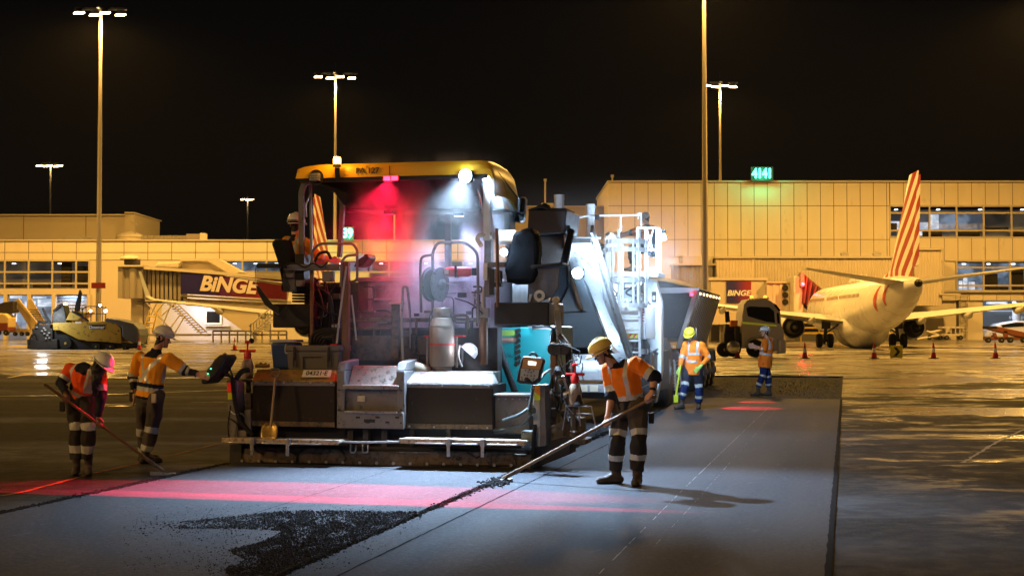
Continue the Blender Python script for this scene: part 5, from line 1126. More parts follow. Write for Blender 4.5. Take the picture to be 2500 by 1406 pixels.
c_ = coil([Q(1302, 938, -.12), Q(1296, 980, -.14), Q(1290, 1004, -.14), Q(1296, 1012, -.14), Q(1306, 1004, -.14), Q(1300, 990, -.14), Q(1270, 1012, -.1), Q(1228, 1026, .1)], .018, .007, 62); part(c_, 'coiled_cable', mat('cable_grey', (.07, .09, .09), .4), PV, 0)
c_ = coil([Q(1300, 1010, -.12), Q(1280, 1035, -.1), Q(1240, 1048, .05), Q(1206, 1052, .2)], .018, .007, 44); part(c_, 'coiled_cable', mat('cable_grey', (.07, .09, .09), .4), PV, 0)
c_ = coil([Q(1306, 1036, -.12), Q(1302, 1080, -.12), Q(1304, 1120, -.12)], .022, .007, 34); part(c_, 'coiled_cable', M['rubber'], PV, 0)
# right control panel
def panelxf(px, py): return Q(px, py, -.30)
m_ = MB(); lp(m_, [(1261, 930), (1264, 910), (1272, 878), (1278, 869), (1322, 873), (1328, 880), (1322, 905), (1316, 930), (1306, 938), (1268, 936)], -.30, .10); cp = part(m_, 'control_panel', M['black'], PV, .012)
m_ = MB(); lp(m_, [(1274, 898), (1278, 872), (1321, 876), (1324, 882), (1318, 902)], -.312, .014); part(m_, 'panel_face', mat('tan_panel_face', (.38, .22, .10), .5), cp, 0)
m_ = MB(); lp(m_, [(1269, 928), (1272, 899), (1316, 903), (1313, 922), (1300, 932), (1292, 924), (1280, 930)], -.312, .014); part(m_, 'keypad', mat('keypad_grey', (.35, .38, .40), .5), cp, 0)
m_ = MB(); lp(m_, [(1290, 881), (1309, 883), (1308, 892), (1289, 890)], -.318, .006); part(m_, 'display_screen', emis('panel_display', (1, .95, .85), 2.2), cp, 0)
for (x, y) in [(1283, 904), (1293, 903), (1303, 905), (1290, 908), (1297, 909), (1281, 915), (1288, 916), (1297, 917), (1305, 917), (1274, 921), (1275, 926), (1303, 924), (1302, 929), (1284, 926)]:
    m_ = MB(); c = Q(x, y, -.313); m_.cyl(c, c + Vector((0, -.010, 0)), .010, n=10); part(m_, 'button', M['plastic'], cp, 0)
m_ = MB(); c = Q(1286, 926, -.315); m_.lathe(c, [(.028, 0), (.028, .02), (.015, .028)], axis=(0, -1, 0), n=16); part(m_, 'rotary_knob', M['black'], cp, 0)
m_ = MB(); lt(m_, [(1292, 870, -.26), (1296, 862, -.26), (1308, 862, -.26), (1312, 872, -.26)], .014, 8); part(m_, 'carry_handle', M['black'], cp, 0)
m_ = MB(); lt(m_, [(1316, 930, -.2), (1330, 910, 0), (1345, 902, .4)], .016, 8); part(m_, 'panel_arm', M['grey'], cp, 0)
# white bowl lantern
p = Q(1145, 858, .75); m_ = MB().lathe(p, [(.12, -.02), (.11, .05), (.06, .1), (.03, .11)], axis=(.5, .2, .6), n=20); part(m_, 'site_lamp_bowl', mat('lamp_bowl', (.7, .72, .8), .4, emit=(.75, .8, 1), estr=.5), PV, 0)
m_ = MB(); lt(m_, [(1128, 895, .6), (1118, 870, .62), (1122, 842, .65)], .014, 8); part(m_, 'lamp_stand', M['steel'], PV, 0)
# ---- right chain with hook
def chain(name, a, b, n, parent, m, r=.02):
    q = MB(); a = Vector(a); b = Vector(b)
    for k in range(n):
        c = a.lerp(b, (k + .5) / n); L = (b - a).length / n * .75; s = Vector((r * .7, 0, 0)) if k % 2 == 0 else Vector((0, r * .7, 0)); d = (b - a).normalized() * L
        q.tube([c - d - s * .2, c - d * .6 - s, c + d * .6 - s, c + d - s * .2, c + d + s * .2, c + d * .6 + s, c - d * .6 + s, c - d + s * .2, c - d - s * .2], r * .28, 5, 0, 0)
    return q.build(name, m, parent, True)
m_ = MB(); c = Q(1357, 733, .9); m_.lathe(c, [(.05, -.02), (.05, .02)], axis=(0, 1, 0), n=16); m_.bar(c, Q(1360, 762, .9), .06, .03, (0, 1, 0)); hk = part(m_, 'hoist_block', M['steel'], PV, .008)
chain('chain', Q(1357, 756, .88), Q(1364, 832, .88), 22, hk, M['galv'], .03); chain('chain', Q(1364, 748, .9), Q(1371, 830, .9), 30, hk, M['galv'], .018)

# wheels of the tractor (mostly hidden)
for u in (.75, 3.15):
    m_ = MB().lathe((u - .22, 3.6, .78), [(.3, 0), (.72, 0), (.8, .08), (.8, .36), (.72, .44), (.3, .44)], axis=(1, 0, 0), n=28); part(m_, 'wheel', M['rubber'], PV, 0)
# lights of the paver
k_ = PV
fwd = Vector((0, -1, 0))
lamp('SPOT', 'flood_light', WP, 9500, COOL, PV, (WP[0] - .1, -1.9, 0), size=.06, spot=78, blend=1.0)
lamp('SPOT', 'strip_light', SP, 900, COOL, PV, (SP[0] + 3.2, 7, .8), size=.05, spot=100, blend=.6)
lamp('POINT', 'small_light', Q(1232, 616, .82), 4, COOL, PV, size=.04)
lamp('POINT', 'lantern_light', Q(1140, 852, .6), 9, (.8, .85, 1), PV, size=.08)
g1 = lamp('SPOT', 'red_line_light', RP, 7500, (1, .01, .06), PV, (RP[0] + .0, -2.75, 0), size=.012, spot=82, blend=.35); g1.scale = (1.0, .152, 1.0)
g1 = lamp('SPOT', 'red_line_light', RP, 11000, (1, .01, .06), PV, (RP[0] - .1, -3.55, 0), size=.012, spot=84, blend=.3); g1.scale = (1.0, .038, 1.0)
p = Q(948, 514, 1.22); m_ = MB().box((p.x - .06, 1.19, p.z - .05), (p.x + .06, 1.27, p.z)); il = part(m_, 'added_red_box', M['black'], CR, .004); m_ = MB().box((p.x - .05, 1.2, p.z - .056), (p.x + .05, 1.26, p.z - .051)); part(m_, 'added_red_lens', emis('added_red_emit', (1, .0, .02), 8), il, 0)  # red source added under the canopy to redden the steam
lamp('POINT', 'added_red_fill', (p.x, 1.23, p.z - .16), 24, (1, .0, .02), PV, size=.1)
lamp('SPOT', 'added_red_fill', (p.x, 1.2, p.z - .1), 170, (1, .0, .03), PV, (p.x - .2, 1.5, .9), size=.15, spot=130, blend=1.0)
# clutter of pipes and fittings inside the tractor frame
random.seed(21)
for (x0, x1, y0, y1, v0, v1, k_) in ((875, 955, 700, 880, .95, 1.2, 10), (1062, 1176, 700, 890, .9, 1.15, 16), (764, 832, 680, 880, .85, 1.1, 9), (1005, 1050, 760, 880, .8, 1.05, 5)):
    for k in range(k_):
        x = random.uniform(x0, x1); y = random.uniform(y0, y1); pts = [(x, y, random.uniform(v0, v1))]; hz_ = random.random() < .5
        for j in range(random.choice((2, 3))):
            if hz_: x = min(x1, max(x0, x + random.choice((-1, 1)) * random.uniform(15, 45)))
            else: y = min(y1, max(y0, y + random.choice((-1, 1)) * random.uniform(20, 60)))
            hz_ = not hz_; pts.append((x, y, pts[0][2]))
        m_ = MB(); lt(m_, pts, random.choice((.008, .012, .018)), 7, 3); part(m_, 'pipe', random.choice((M['soot'], M['dirty'], M['black'], M['grey'])), PV, 0)
    for k in range(k_ // 3):
        m_ = MB(); x = random.uniform(x0, x1 - 20); y = random.uniform(y0, y1 - 15); lb(m_, x, y, x + random.uniform(8, 22), y + random.uniform(6, 14), random.uniform(v0, v1), .06); part(m_, 'fitting', random.choice((M['soot'], M['dirty'], M['grey'])), PV, .006)
# little work lamp by the hopper rim that lights the teal side
p = Q(1347, 797, 1.5); m_ = MB().lathe(p, [(.01, -.035), (.035, -.02), (.035, .02), (.01, .035)], n=12); part(m_, 'rim_lamp', emis('white_rim', COOL, 18), te, 0)
lamp('POINT', 'rim_light', p + Vector((-.15, -.1, -.15)), 32, COOL, PV, size=.06)
# cool source added under the canopy at right to tint the steam
p = Q(1120, 520, 1.22); m_ = MB().box((p.x - .07, 1.19, p.z - .04), (p.x + .07, 1.27, p.z)); il = part(m_, 'added_cool_box', M['black'], CR, .004); m_ = MB().box((p.x - .06, 1.2, p.z - .046), (p.x + .06, 1.26, p.z - .041)); part(m_, 'added_cool_lens', emis('added_cool_emit', (.5, .6, 1), 6), il, 0)
lamp('SPOT', 'added_cool_fill', (p.x, 1.22, p.z - .12), 240, (.45, .5, 1.0), PV, (p.x - .25, 1.4, .9), size=.15, spot=135, blend=1.0)
lamp('SPOT', 'strip_light', (SP[0] + .02, .56, SP[2] - .02), 5500, COOL, PV, LF.loc(G(1700, 1190)), size=.03, spot=62, blend=.9)
# ================================================================== THINGS RESTING ON THE PAVER
def thing_at(name, p, lab, cat, rz=None, group=None):
    r = empty(name, LF.w(p), -LANE_A if rz is None else rz, lab, cat, group); return r
zlidR = ra.z
# gas bottle
p = Q(1079, 893, .62); p.z = zlidR + .002; r = thing_at('gas_bottle', p, 'grey gas bottle strapped upright on the rear cover', 'gas bottle')
h = Q(1079, 752, .62).z - zlidR; rr = .165
m_ = MB().lathe((0, 0, 0), [(.125, .0), (.13, .05), (rr - .01, .06), (rr, .10), (rr, h * .70), (rr - .01, h * .74), (rr * .78, h * .83), (rr * .4, h * .875), (.05, h * .885)], n=32); m_.build('tank', M['gas'], r)
MB().lathe((0, 0, 0), [(rr + .003, h * .695), (rr + .004, h * .705), (rr + .003, h * .715)], n=32, caps=False).build('weld_seam', M['gas'], r)
m_ = MB().lathe((0, 0, 0), [(.11, h * .85), (.115, h * .87), (.115, h * .99), (.11, h)], n=24, caps=False); sh = m_.build('collar', M['gas'], r); sh.modifiers.new('t', 'SOLIDIFY').thickness = .006
m_ = MB().cyl((0, 0, h * .88), (0, 0, h * .98), .022, n=10).cyl((-.02, -.02, h * .95), (.07, -.05, h * .95), .014, n=8).cyl((.03, -.03, h * .98), (.03, -.03, h * 1.02), .025, n=10); m_.build('valve', M['galv'], r)
MB().tube([(0, 0, h * .97), (-.1, -.03, h * 1.0), (-.17, 0, h * .86), (-.185, .03, h * .6), (-.16, .1, .3)], .009, 7, 0, 5).build('hose', M['rubber'], r)
MB().lathe((0, 0, 0), [(rr + .004, h * .40), (rr + .005, h * .44)], n=32, caps=False).build('strap', mat('red_strap', (.35, .05, .04), .6), r)
# red brackets either side
r = thing_at('bottle_cradle', Q(1079, 893, .66), 'small red topped steel cradle round the gas bottle', 'cradle')
for x in (-.20, .20): MB().box((x - .01, -.02, -.02), (x + .01, .02, Q(1079, 822, .66).z - Q(1079, 893, .66).z)).build('upright', M['steel'], r, False)
zt_ = Q(1079, 822, .66).z - Q(1079, 893, .66).z
MB().box((-.23, -.06, zt_), (-.16, .1, zt_ + .02)).box((.16, -.06, zt_), (.30, .1, zt_ + .02)).build('top_plate', M['red'], r, False)
# fire extinguisher
a = Q(1085, 664, .95); r = thing_at('fire_extinguisher', a, 'red fire extinguisher lying in its bracket on the deck rail', 'extinguisher')
b = Q(1152, 664, .95); L = b.x - a.x
MB().lathe((0, 0, 0), [(.03, 0), (.06, .03), (.068, .07), (.068, L - .05), (.05, L), (.02, L)], axis=(1, 0, 0), n=20).build('cylinder', M['red'], r)
MB().box((L, -.02, -.05), (L + .09, .04, .05)).build('valve_head', M['black'], r, True, .008)
MB().box((-.0 + L * .42, -.075, -.078), (L * .42 + .03, .075, .078)).build('bracket', M['black'], r, False)
MB().box((L * .05, -.0695, -.03), (L * .2, -.066, .03)).build('label_patch', M['white'], r, False)
# small white canister
p = Q(1022, 886, .5); p.z = zlidR + .075; r = thing_at('gas_canister', p, 'small cream canister lying beside the gas bottle', 'canister')
MB().lathe((-.1, 0, .0), [(.01, 0), (.05, .01), (.07, .05), (.07, .2), (.05, .25), (.02, .26)], axis=(1, .2, -.35), n=18).build('can', mat('cream_can', (.55, .5, .38), .4), r)
# storage chest
zL = la.z
a = Q(700, 903, .50); b = Q(829, 903, .50); p = Vector(((a.x + b.x) / 2, .5, zL)); r = thing_at('storage_chest', p, 'grey latched storage chest on the left rear cover', 'chest')
W = (b.x - a.x) / 2; H = Q(765, 843, .5).z - zL
MB().hexa([(-W + .02, 0, 0), (W - .02, 0, 0), (W - .02, .42, 0), (-W + .02, .42, 0), (-W, -.01, H * .74), (W, -.01, H * .74), (W, .43, H * .74), (-W, .43, H * .74)]).build('box', M['plastic'], r, True, .012)
MB().box((-W - .01, -.02, H * .75), (W + .01, .44, H)).build('lid', M['plastic'], r, True, .018)
for x in (-W * .68, W * .62):
    q = MB().box((x - .03, -.03, H * .12), (x - .018, .0, H * .8)).box((x + .018, -.03, H * .12), (x + .03, .0, H * .8)); ch = q.build('rib', M['plastic'], r, True, .004)
    MB().box((x - .015, -.04, H * .4), (x + .015, -.01, H * .95)).build('latch', M['black'], r, True, .004)
MB().box((-.14, -.018, H * .5), (.12, -.008, H * .54)).box((-.14, -.018, 0.02), (-.12, -.008, H * .54)).build('moulded_recess', M['black'], r, False)
# rubber mat / cloth on chest
r = thing_at('cordless_drill', Vector((p.x + .18, .6, zL + H)), 'small black cordless drill left on the chest lid', 'drill')
m_ = MB().cyl((-.09, 0, .10), (.08, 0, .11), .03, n=12); m_.build('body', M['black'], r); MB().bar((.06, 0, .10), (.09, 0, .01), .03, .04, (0, 1, 0)).build('grip', M['black'], r, True, .006); MB().box((.04, -.04, 0.0), (.13, .04, .02)).build('battery', M['red'], r, False)
# cooler
a = Q(659, 903, .55); b = Q(717, 903, .55); p = Vector(((a.x + b.x) / 2, .55, zL)); r = thing_at('drink_cooler', p, 'dark blue drink cooler with pale lid beside the chest', 'cooler')
W = (b.x - a.x) / 2; H = Q(688, 829, .55).z - zL
MB().hexa([(-W + .03, .02, 0), (W - .03, .02, 0), (W - .03, 2 * W - .04, 0), (-W + .03, 2 * W - .04, 0), (-W, 0, H * .9), (W, 0, H * .9), (W, 2 * W, H * .9), (-W, 2 * W, H * .9)]).build('body', M['blue'], r, True, .03)
MB().box((-W - .008, -.01, H * .91), (W + .008, 2 * W + .01, H)).build('lid', mat('pale_lid', (.38, .4, .44), .45), r, True, .02)
MB().tube([(W - .10, -.01, H * .85), (W - .10, -.05, H * .8), (W - .10, -.05, H * .55), (W - .05, -.05, H * .55), (W, -.02, H * .6)], .010, 7).build('handle', M['lgrey'], r)
MB().box((-W - .02, .04, H * .5), (-W + .01, .12, H * .6)).build('tap', M['white'], r, False)
# pump sprayer with red head, left; hanging sprayer, right
def sprayer(p, s, lab, hung=False):
    r = thing_at('pump_sprayer', p, lab, 'sprayer'); z = 0
    MB().lathe((0, 0, 0), [(.04 * s, 0), (.06 * s, .01), (.065 * s, .14 * s), (.05 * s, .2 * s), (.02 * s, .23 * s)], n=18).build('bottle', mat('milky_bottle', (.35, .27, .2), .4, dirt=.3), r)
    MB().lathe((0, 0, 0), [(.04 * s, .215 * s), (.04 * s, .27 * s), (.02 * s, .31 * s)], n=14).cyl((-.09 * s, 0, .30 * s), (.09 * s, 0, .30 * s), .014 * s, n=8).build('pump_head', M['red'], r)
    MB().cyl((0, 0, .28 * s), (0, 0, .38 * s), .01 * s, n=8).lathe((0, 0, .38 * s), [(.03 * s, 0), (.03 * s, .02 * s), (.01, .03 * s)], n=10).build('plunger', M['red'], r); return r
p = Q(604, 925, .45); sprayer(p, 1.25, 'red topped spray bottle by the left rear cover')
m_ = MB(); q0 = Q(604, 926, .45); r = thing_at('bottle_shelf', q0, 'small dark shelf holding the left spray bottle', 'shelf'); MB().box((-.1, -.1, -.03), (.2, .3, -.002)).build('shelf_plate', M['soot'], r, False); MB().box((-.02, .0, Q(604, 1000, .45).z - q0.z), (.03, .05, -.03)).build('stay', M['soot'], r, False)
p = Q(1404, 990, .2); sprayer(p, 1.3, 'red topped spray bottle hanging at the right end of the screed')
r = thing_at('brass_valve', Q(640, 893, .4), 'small brass coupling on the left rear lid', 'valve'); MB().cyl((-.09, 0, 0), (.1, 0, 0), .028, n=10).cyl((-.02, 0, 0), (-.02, 0, .05), .02, n=8).cyl((.05, 0, 0), (.05, 0, .045), .02, n=8).build('coupling', mat('brass', (.35, .22, .06), .4, metal=.6), r)
# hand scraper hanging on chain, right
p = Q(1413, 1050, .15); r = thing_at('string_line_frame', p, 'small white wire sensor frame on the milled bed', 'frame')
m_ = MB(); s_ = .16
for (a, b) in (((-s_, 0, .3), (s_, 0, .3)), ((-s_, 0, .3), (-s_ * 1.3, 0, 0)), ((s_, 0, .3), (s_ * 1.4, 0, 0)), ((-s_, .1, .2), (s_, .1, .2)), ((0, 0, .3), (.02, 0, .05)), ((-s_, 0, .3), (0, .1, .1))): m_.cyl(a, b, .009, n=6)
m_.build('wire_frame', M['galv'], r); MB().sweep([(0, 0, .32), (0, 0, .44)], [.07, .02], 10).build('black_cone', M['black'], r)
MB().tube([(0, 0, .44), (.01, 0, .6)], .008, 5).build('link', M['galv'], r)
# shovel leaning on left cover
def bladed(name, a, b, lab, cat): pass
a = Q(672, 922, -.02); b = Q(660, 1056, -.10); r = thing_at('shovel', Q(658, 1072, -.22), 'D-handled shovel leaning against the left rear cover', 'shovel')
ro = Q(658, 1072, -.22)
A = a - ro; B = b - ro
MB().sweep([A, A.lerp(B, .5), B], [.014, .016, .018], 10).build('shaft', mat('worn_shaft', (.26, .17, .08), .45), r)
MB().tube([A, A + Vector((-.055, 0, .03)), A + Vector((-.055, 0, .11)), A + Vector((.055, 0, .11)), A + Vector((.055, 0, .03)), A], .009, 7, 0, 3).cyl(A + Vector((-.055, 0, .11)), A + Vector((.055, 0, .11)), .015, n=10).build('d_handle', M['dirty'], r)
bl = MB(); N = 7
for i, (t, w_) in enumerate(((0, .05), (.12, .11), (.5, .115), (.85, .11), (1, .08))):
    c = Q(660, 1036, -.10).lerp(Q(657, 1072, -.20), t) - ro
    for k in range(N): u = -1 + 2 * k / (N - 1); bl.v.append((c.x + u * w_, c.y - .035 * (u * u) + .02, c.z + (.03 * abs(u) if i == 0 else 0)))
for i in range(4):
    for k in range(N - 1): a_ = i * N + k; bl.f.append((a_, a_ + 1, a_ + 1 + N, a_ + N)); bl.mi.append(0)
o = bl.build('blade', mat('yellowed_blade', (.42, .27, .07), .4, metal=.5, var=.25, dirt=.25), r); o.modifiers.new('t', 'SOLIDIFY').thickness = .006
# ---- steam / hot fume
def steam(name, lo, hi, dens, lab, col=(1, 1, 1), seed=0, sc_=1.2, thr=.45):
    q = MB().box(lo, hi); m = bpy.data.materials.new(name + '_volume'); m.use_nodes = True; n = m.node_tree.nodes; l = m.node_tree.links; n.clear()
    o = n.new('ShaderNodeOutputMaterial'); v = n.new('ShaderNodeVolumePrincipled'); v.inputs['Color'].default_value = col + (1,); v.inputs['Anisotropy'].default_value = .1
    tc = n.new('ShaderNodeTexCoord'); mp = n.new('ShaderNodeMapping'); mp.inputs['Location'].default_value = (seed, 0, 0); mp.inputs['Scale'].default_value = (1, 1, .7); l.new(tc.outputs['Object'], mp.inputs[0])
    z = n.new('ShaderNodeTexNoise'); z.inputs['Scale'].default_value = sc_; z.inputs['Detail'].default_value = 4; z.inputs['Distortion'].default_value = .6; l.new(mp.outputs[0], z.inputs['Vector'])
    d = ramp_n(n, l, z.outputs[0], thr, thr + .22, 0, dens)
    g = n.new('ShaderNodeSeparateXYZ'); l.new(tc.outputs['Generated'], g.inputs[0])
    for ax in (0, 1, 2):
        e = math_n(n, l, 'MULTIPLY', g.outputs[ax], math_n(n, l, 'SUBTRACT', 1.0, g.outputs[ax])); e = ramp_n(n, l, e, 0.0, .16); d = math_n(n, l, 'MULTIPLY', d, e)
    l.new(d, v.inputs['Density']); l.new(v.outputs[0], o.inputs['Volume'])
    ob = q.build(name, m, None, False); ob.location = O0; ob.rotation_euler = (0, 0, -LANE_A); tag(ob, lab, kind='stuff'); return ob
steam('steam', (1.1, .80, .7), (3.4, 1.9, 4.2), 1.9, 'hot asphalt steam drifting under the canopy', thr=.45, sc_=1.7)
steam('steam_wisp', (1.3, -.5, .9), (3.5, .79, 4.3), .016, 'thin steam drifting past the canopy work lamp', thr=.36, seed=2)
# ================================================================== MATERIAL TRANSFER MACHINE in front of the paver
MF = Fr(LF.w((2.0, 13.0, -.06)), LANE_A); V_ = 13.0
def Q(px, py, v): return MF.q(px, py, v - V_)
_lb = lb
def lb(mb, x0, y0, x1, y1, v, dep, mi=0):
    a = Q(x0, (y0 + y1) / 2, v); b = Q(x1, (y0 + y1) / 2, v); return mb.box((a.x, a.y, Q((x0 + x1) / 2, y1, v).z), (b.x, a.y + dep, Q((x0 + x1) / 2, y0, v).z), mi)
CUR = empty('material_transfer_vehicle', MF.O, -LANE_A, 'big white asphalt feeder machine with conveyor, between paver and truck', 'feeder machine')
MT = CUR
m_ = MB(); lp(m_, [(1287, 574), (1378, 570), (1384, 512), (1290, 512)], 6.0, 1.2); ch = part(m_, 'discharge_chute', M['black'], None, .02)
m_ = MB(); lp(m_, [(1286, 700), (1370, 690), (1380, 574), (1286, 578)], 6.2, 1.0); part(m_, 'chute_apron', M['soot'])
m_ = MB(); lp(m_, [(1288, 515), (1320, 508), (1345, 514), (1382, 513), (1382, 508), (1345, 508), (1320, 500), (1290, 511)], 6.0, .8); part(m_, 'rubber_flaps', M['rubber'], ch, .01)
m_ = MB(); c = Q(1330, 510, 6.3); m_.lathe(c, [(.01, .10), (.09, .06), (.11, 0), (.09, -.06)], n=14); part(m_, 'dome_knob', M['black'], ch, 0)
m_ = MB(); lp(m_, [(1336, 850), (1342, 770), (1388, 640), (1408, 640), (1484, 835), (1480, 850)], 7.2, .25); sp = part(m_, 'side_plate', mat('blue_grey_paint', (.06, .072, .08), .6, var=.25, scale=2, dirt=.12), None, .02)
m_ = MB(); lp(m_, [(1338, 762), (1430, 758), (1430, 760), (1338, 764)], 7.17, .04); part(m_, 'plate_seam', M['ink'], sp, 0)
m_ = MB(); lp(m_, [(1345, 850), (1484, 845), (1500, 862), (1345, 868)], 7.6, .6); part(m_, 'lower_shadow_beam', M['soot'])
# conveyor boom, from lower right to upper left, lattice with hoses
pa = Q(1385, 560, 6.3); pb = Q(1500, 905, 10.6)
m_ = MB()
for dx in (-.1, .42):
    m_.bar(pa + Vector((dx, 0, 0)), pb + Vector((dx, 0, 0)), .05, .16, (0, 0, 1))
m_.bar(pa + Vector((.16, 0, -.2)), pb + Vector((.16, 0, -.2)), .5, .10)
cv = part(m_, 'conveyor_boom', M['lgrey'], None, .01)
for k in range(9):
    t = (k + .5) / 9; c = pa.lerp(pb, t); d = pa.lerp(pb, min(1, t + .09)); m_ = MB(); m_.bar(c + Vector((-.1, -.03, 0)), d + Vector((.42, -.03, 0)), .035, .035); part(m_, 'lattice_brace', M['galv'], cv, 0)
random.seed(3)
for k in range(12):
    o_ = Vector((random.uniform(-.15, .5), -.12, random.uniform(-.15, .12))); pts = []
    for j in range(7):
        t = .12 + j / 6 * .8; pts.append(pa.lerp(pb, t) + o_ + Vector((random.uniform(-.07, .07), random.uniform(-.1, .02), random.uniform(-.09, .09))))
    m_ = MB().tube(pts, random.choice((.012, .018, .022)), 6, 0, 4); part(m_, 'hydraulic_line', random.choice((M['galv'], M['rubber'], M['lgrey'])), cv, 0)
m_ = MB(); lt(m_, [(1384, 655, 6.5), (1400, 690, 6.8), (1412, 735, 7.0), (1420, 752, 7.1)], .035, 8, 2); part(m_, 'tilt_cylinder', M['rust'], None, 0)
m_ = MB(); lp(m_, [(1376, 572), (1394, 585), (1392, 628), (1378, 628)], 6.0, .1); hp = part(m_, 'hinge_plate', M['grey'], None, .01)
for y in (588, 608, 628):
    m_ = MB(); c = Q(1386, y, 5.99); m_.lathe(c, [(.05, 0), (.05, .02), (.02, .02), (.02, 0)], axis=(0, -1, 0), n=14, caps=False); part(m_, 'pin', M['steel'], hp, 0)
m_ = MB(); lt(m_, [(1388, 552, 6.2), (1390, 590, 6.1), (1386, 640, 6.2), (1376, 690, 6.3)], .03, 8, 3); lt(m_, [(1380, 556, 6.2), (1372, 600, 6.2), (1378, 660, 6.3)], .02, 8, 3); part(m_, 'hydraulic_line', M['rubber'], None, 0)
# big lamp on the boom
p = Q(1410, 667, 6.2); m_ = MB().box(p + Vector((-.1, 0, -.08)), p + Vector((.1, .12, .08))); wl = part(m_, 'flood_lamp', M['black'], None, .02)
m_ = MB().lathe(p + Vector((0, 0, 0)), [(.09, 0), (.085, .03), (.05, .05), (.01, .055)], axis=(0, -1, 0), n=20); part(m_, 'flood_lens', emis('white_flood_big', COOL, 130), wl, 0)
lamp('POINT', 'flood_light', p + Vector((.1, -.25, 0)), 150, COOL, MT, size=.1)
lamp('SPOT', 'flood_light', p + Vector((.2, -.1, 0)), 700, COOL, MT, p + Vector((6, -3.5, -2.5)), size=.08, spot=130, blend=.8)
random.seed(9)
for (x0, x1, y0, y1, v0, v1, k_) in ((1400, 1470, 600, 700, 10.4, 11.6, 14), (1430, 1500, 690, 860, 10.6, 11.4, 16), (1484, 1500, 740, 900, 10.5, 10.9, 5), (1500, 1600, 850, 950, 11.0, 11.8, 10), (1500, 1580, 680, 744, 11.3, 12.0, 8)):
    for k in range(k_):
        x = random.uniform(x0, x1); y = random.uniform(y0, y1); pts = [(x, y, random.uniform(v0, v1))]
        for j in range(3): x = min(x1 + 8, max(x0 - 8, x + random.uniform(-28, 28))); y = min(y1, max(y0, y + random.uniform(-32, 32))); pts.append((x, y, pts[0][2] + random.uniform(-.2, .2)))
        m_ = MB(); lt(m_, pts, random.choice((.014, .02, .032)), 7, 4); part(m_, 'hydraulic_line', random.choice((M['rubber'], M['galv'], M['grey'], M['soot'])), None, 0)
    for k in range(k_ // 3):
        m_ = MB(); x = random.uniform(x0, x1 - 15); y = random.uniform(y0, y1 - 12); lb(m_, x, y, x + random.uniform(8, 20), y + random.uniform(6, 16), random.uniform(v0, v1), .15); part(m_, 'fitting', random.choice((M['soot'], M['lgrey'], M['grey'], M['white'])), None, .01)
# body
m_ = MB(); lb(m_, 1440, 668, 1548, 860, 12.5, 4.0); part(m_, 'body', mat('blue_grey_body', (.24, .27, .29), .5, var=.15, scale=1.5, dirt=.25, dirtcol=(.08, .08, .08)), None, .04)
m_ = MB(); lp(m_, [(1462, 700), (1500, 690), (1500, 798), (1474, 800), (1464, 790)], 11.6, .9); th = part(m_, 'tan_hood', mat('tan_white_hood', (.52, .45, .38), .5, dirt=.15), None, .05)
for k, (x, y) in enumerate(((1484, 712), (1488, 722), (1486, 732), (1488, 745))):
    m_ = MB(); c = Q(x, y, 11.58); m_.cyl(c, c + Vector((0, -.03, 0)), .04, n=10); part(m_, 'hood_fitting', M['ink'], th, 0)
m_ = MB(); lb(m_, 1500, 744, 1576, 828, 11.0, 1.5); wb_ = part(m_, 'rear_cabinet', M['white'], None, .02)
m_ = MB(); lb(m_, 1506, 814, 1562, 826, 10.97, .03); sg = part(m_, 'warning_stripe_board', M['lime'], wb_, 0)
for k in range(5): m_ = MB(); x = 1507 + k * 12; lp(m_, [(x, 825), (x + 5, 825), (x + 12, 815), (x + 7, 815)], 10.95, .02); part(m_, 'red_stripe', M['red'], sg, 0)
m_ = MB(); lb(m_, 1526, 800, 1548, 808, 10.97, .02); part(m_, 'notice_label', M['cream2'], wb_, 0)
m_ = MB(); lb(m_, 1484, 860, 1590, 960, 12.0, 3.0); part(m_, 'undercarriage', M['soot'])
m_ = MB(); lb(m_, 1380, 862, 1476, 885, 10.0, .3); part(m_, 'rear_panel', M['lgrey'], None, .01)
m_ = MB(); a = Q(1384, 896, 9.6); b = Q(1478, 896, 9.6); m_.cyl(a, b, .15, n=24); part(m_, 'roll_drum', M['lgrey'], None, 0)
m_ = MB(); lb(m_, 1388, 910, 1480, 928, 9.5, .4); lb(m_, 1396, 938, 1480, 958, 9.4, .5); bp_ = part(m_, 'rear_bumper', M['grey'], None, .01)
for (x0, x1) in ((1412, 1434), (1440, 1460)): m_ = MB(); lb(m_, x0, 940, x1, 956, 9.36, .05); part(m_, 'bumper_insert', mat('tan_insert', (.36, .30, .22), .6), bp_, 0)
m_ = MB(); lb(m_, 1384, 958, 1482, 972, 9.7, .4); part(m_, 'bumper_underside', M['rubber'])
m_ = MB(); lp(m_, [(1578, 680), (1601, 684), (1614, 735), (1615, 905), (1605, 960), (1600, 984), (1596, 984), (1592, 930), (1580, 835)], 13.0, .35); wp = part(m_, 'tall_side_panel', M['white'], None, .02)
m_ = MB(); lb(m_, 1591, 712, 1602, 737, 12.97, .03); pc_ = part(m_, 'hand_pictogram', M['ink'], wp, 0)
m_ = MB(); lb(m_, 1594, 722, 1599, 732, 12.94, .03); part(m_, 'pictogram_mark', M['white'], pc_, 0)
m_ = MB(); lb(m_, 1567, 738, 1574, 790, 10.96, .04); t_ = part(m_, 'red_lettered_strip', M['white'], wb_, 0)
for k in range(7): m_ = MB(); lb(m_, 1568, 740 + k * 7, 1573, 743 + k * 7, 10.94, .02); part(m_, 'red_letter_mark', M['red'], t_, 0)
m_ = MB(); c = Q(1470, 856, 9.2); m_.box(c + Vector((-.06, 0, 0)), c + Vector((.06, .1, .07))); ul = part(m_, 'lower_work_lamp', M['black'], None, .01); m_ = MB().box(c + Vector((-.05, -.01, .01)), c + Vector((.05, 0, .06))); part(m_, 'lamp_lens', emis('white_lower', COOL, 12), ul, 0)
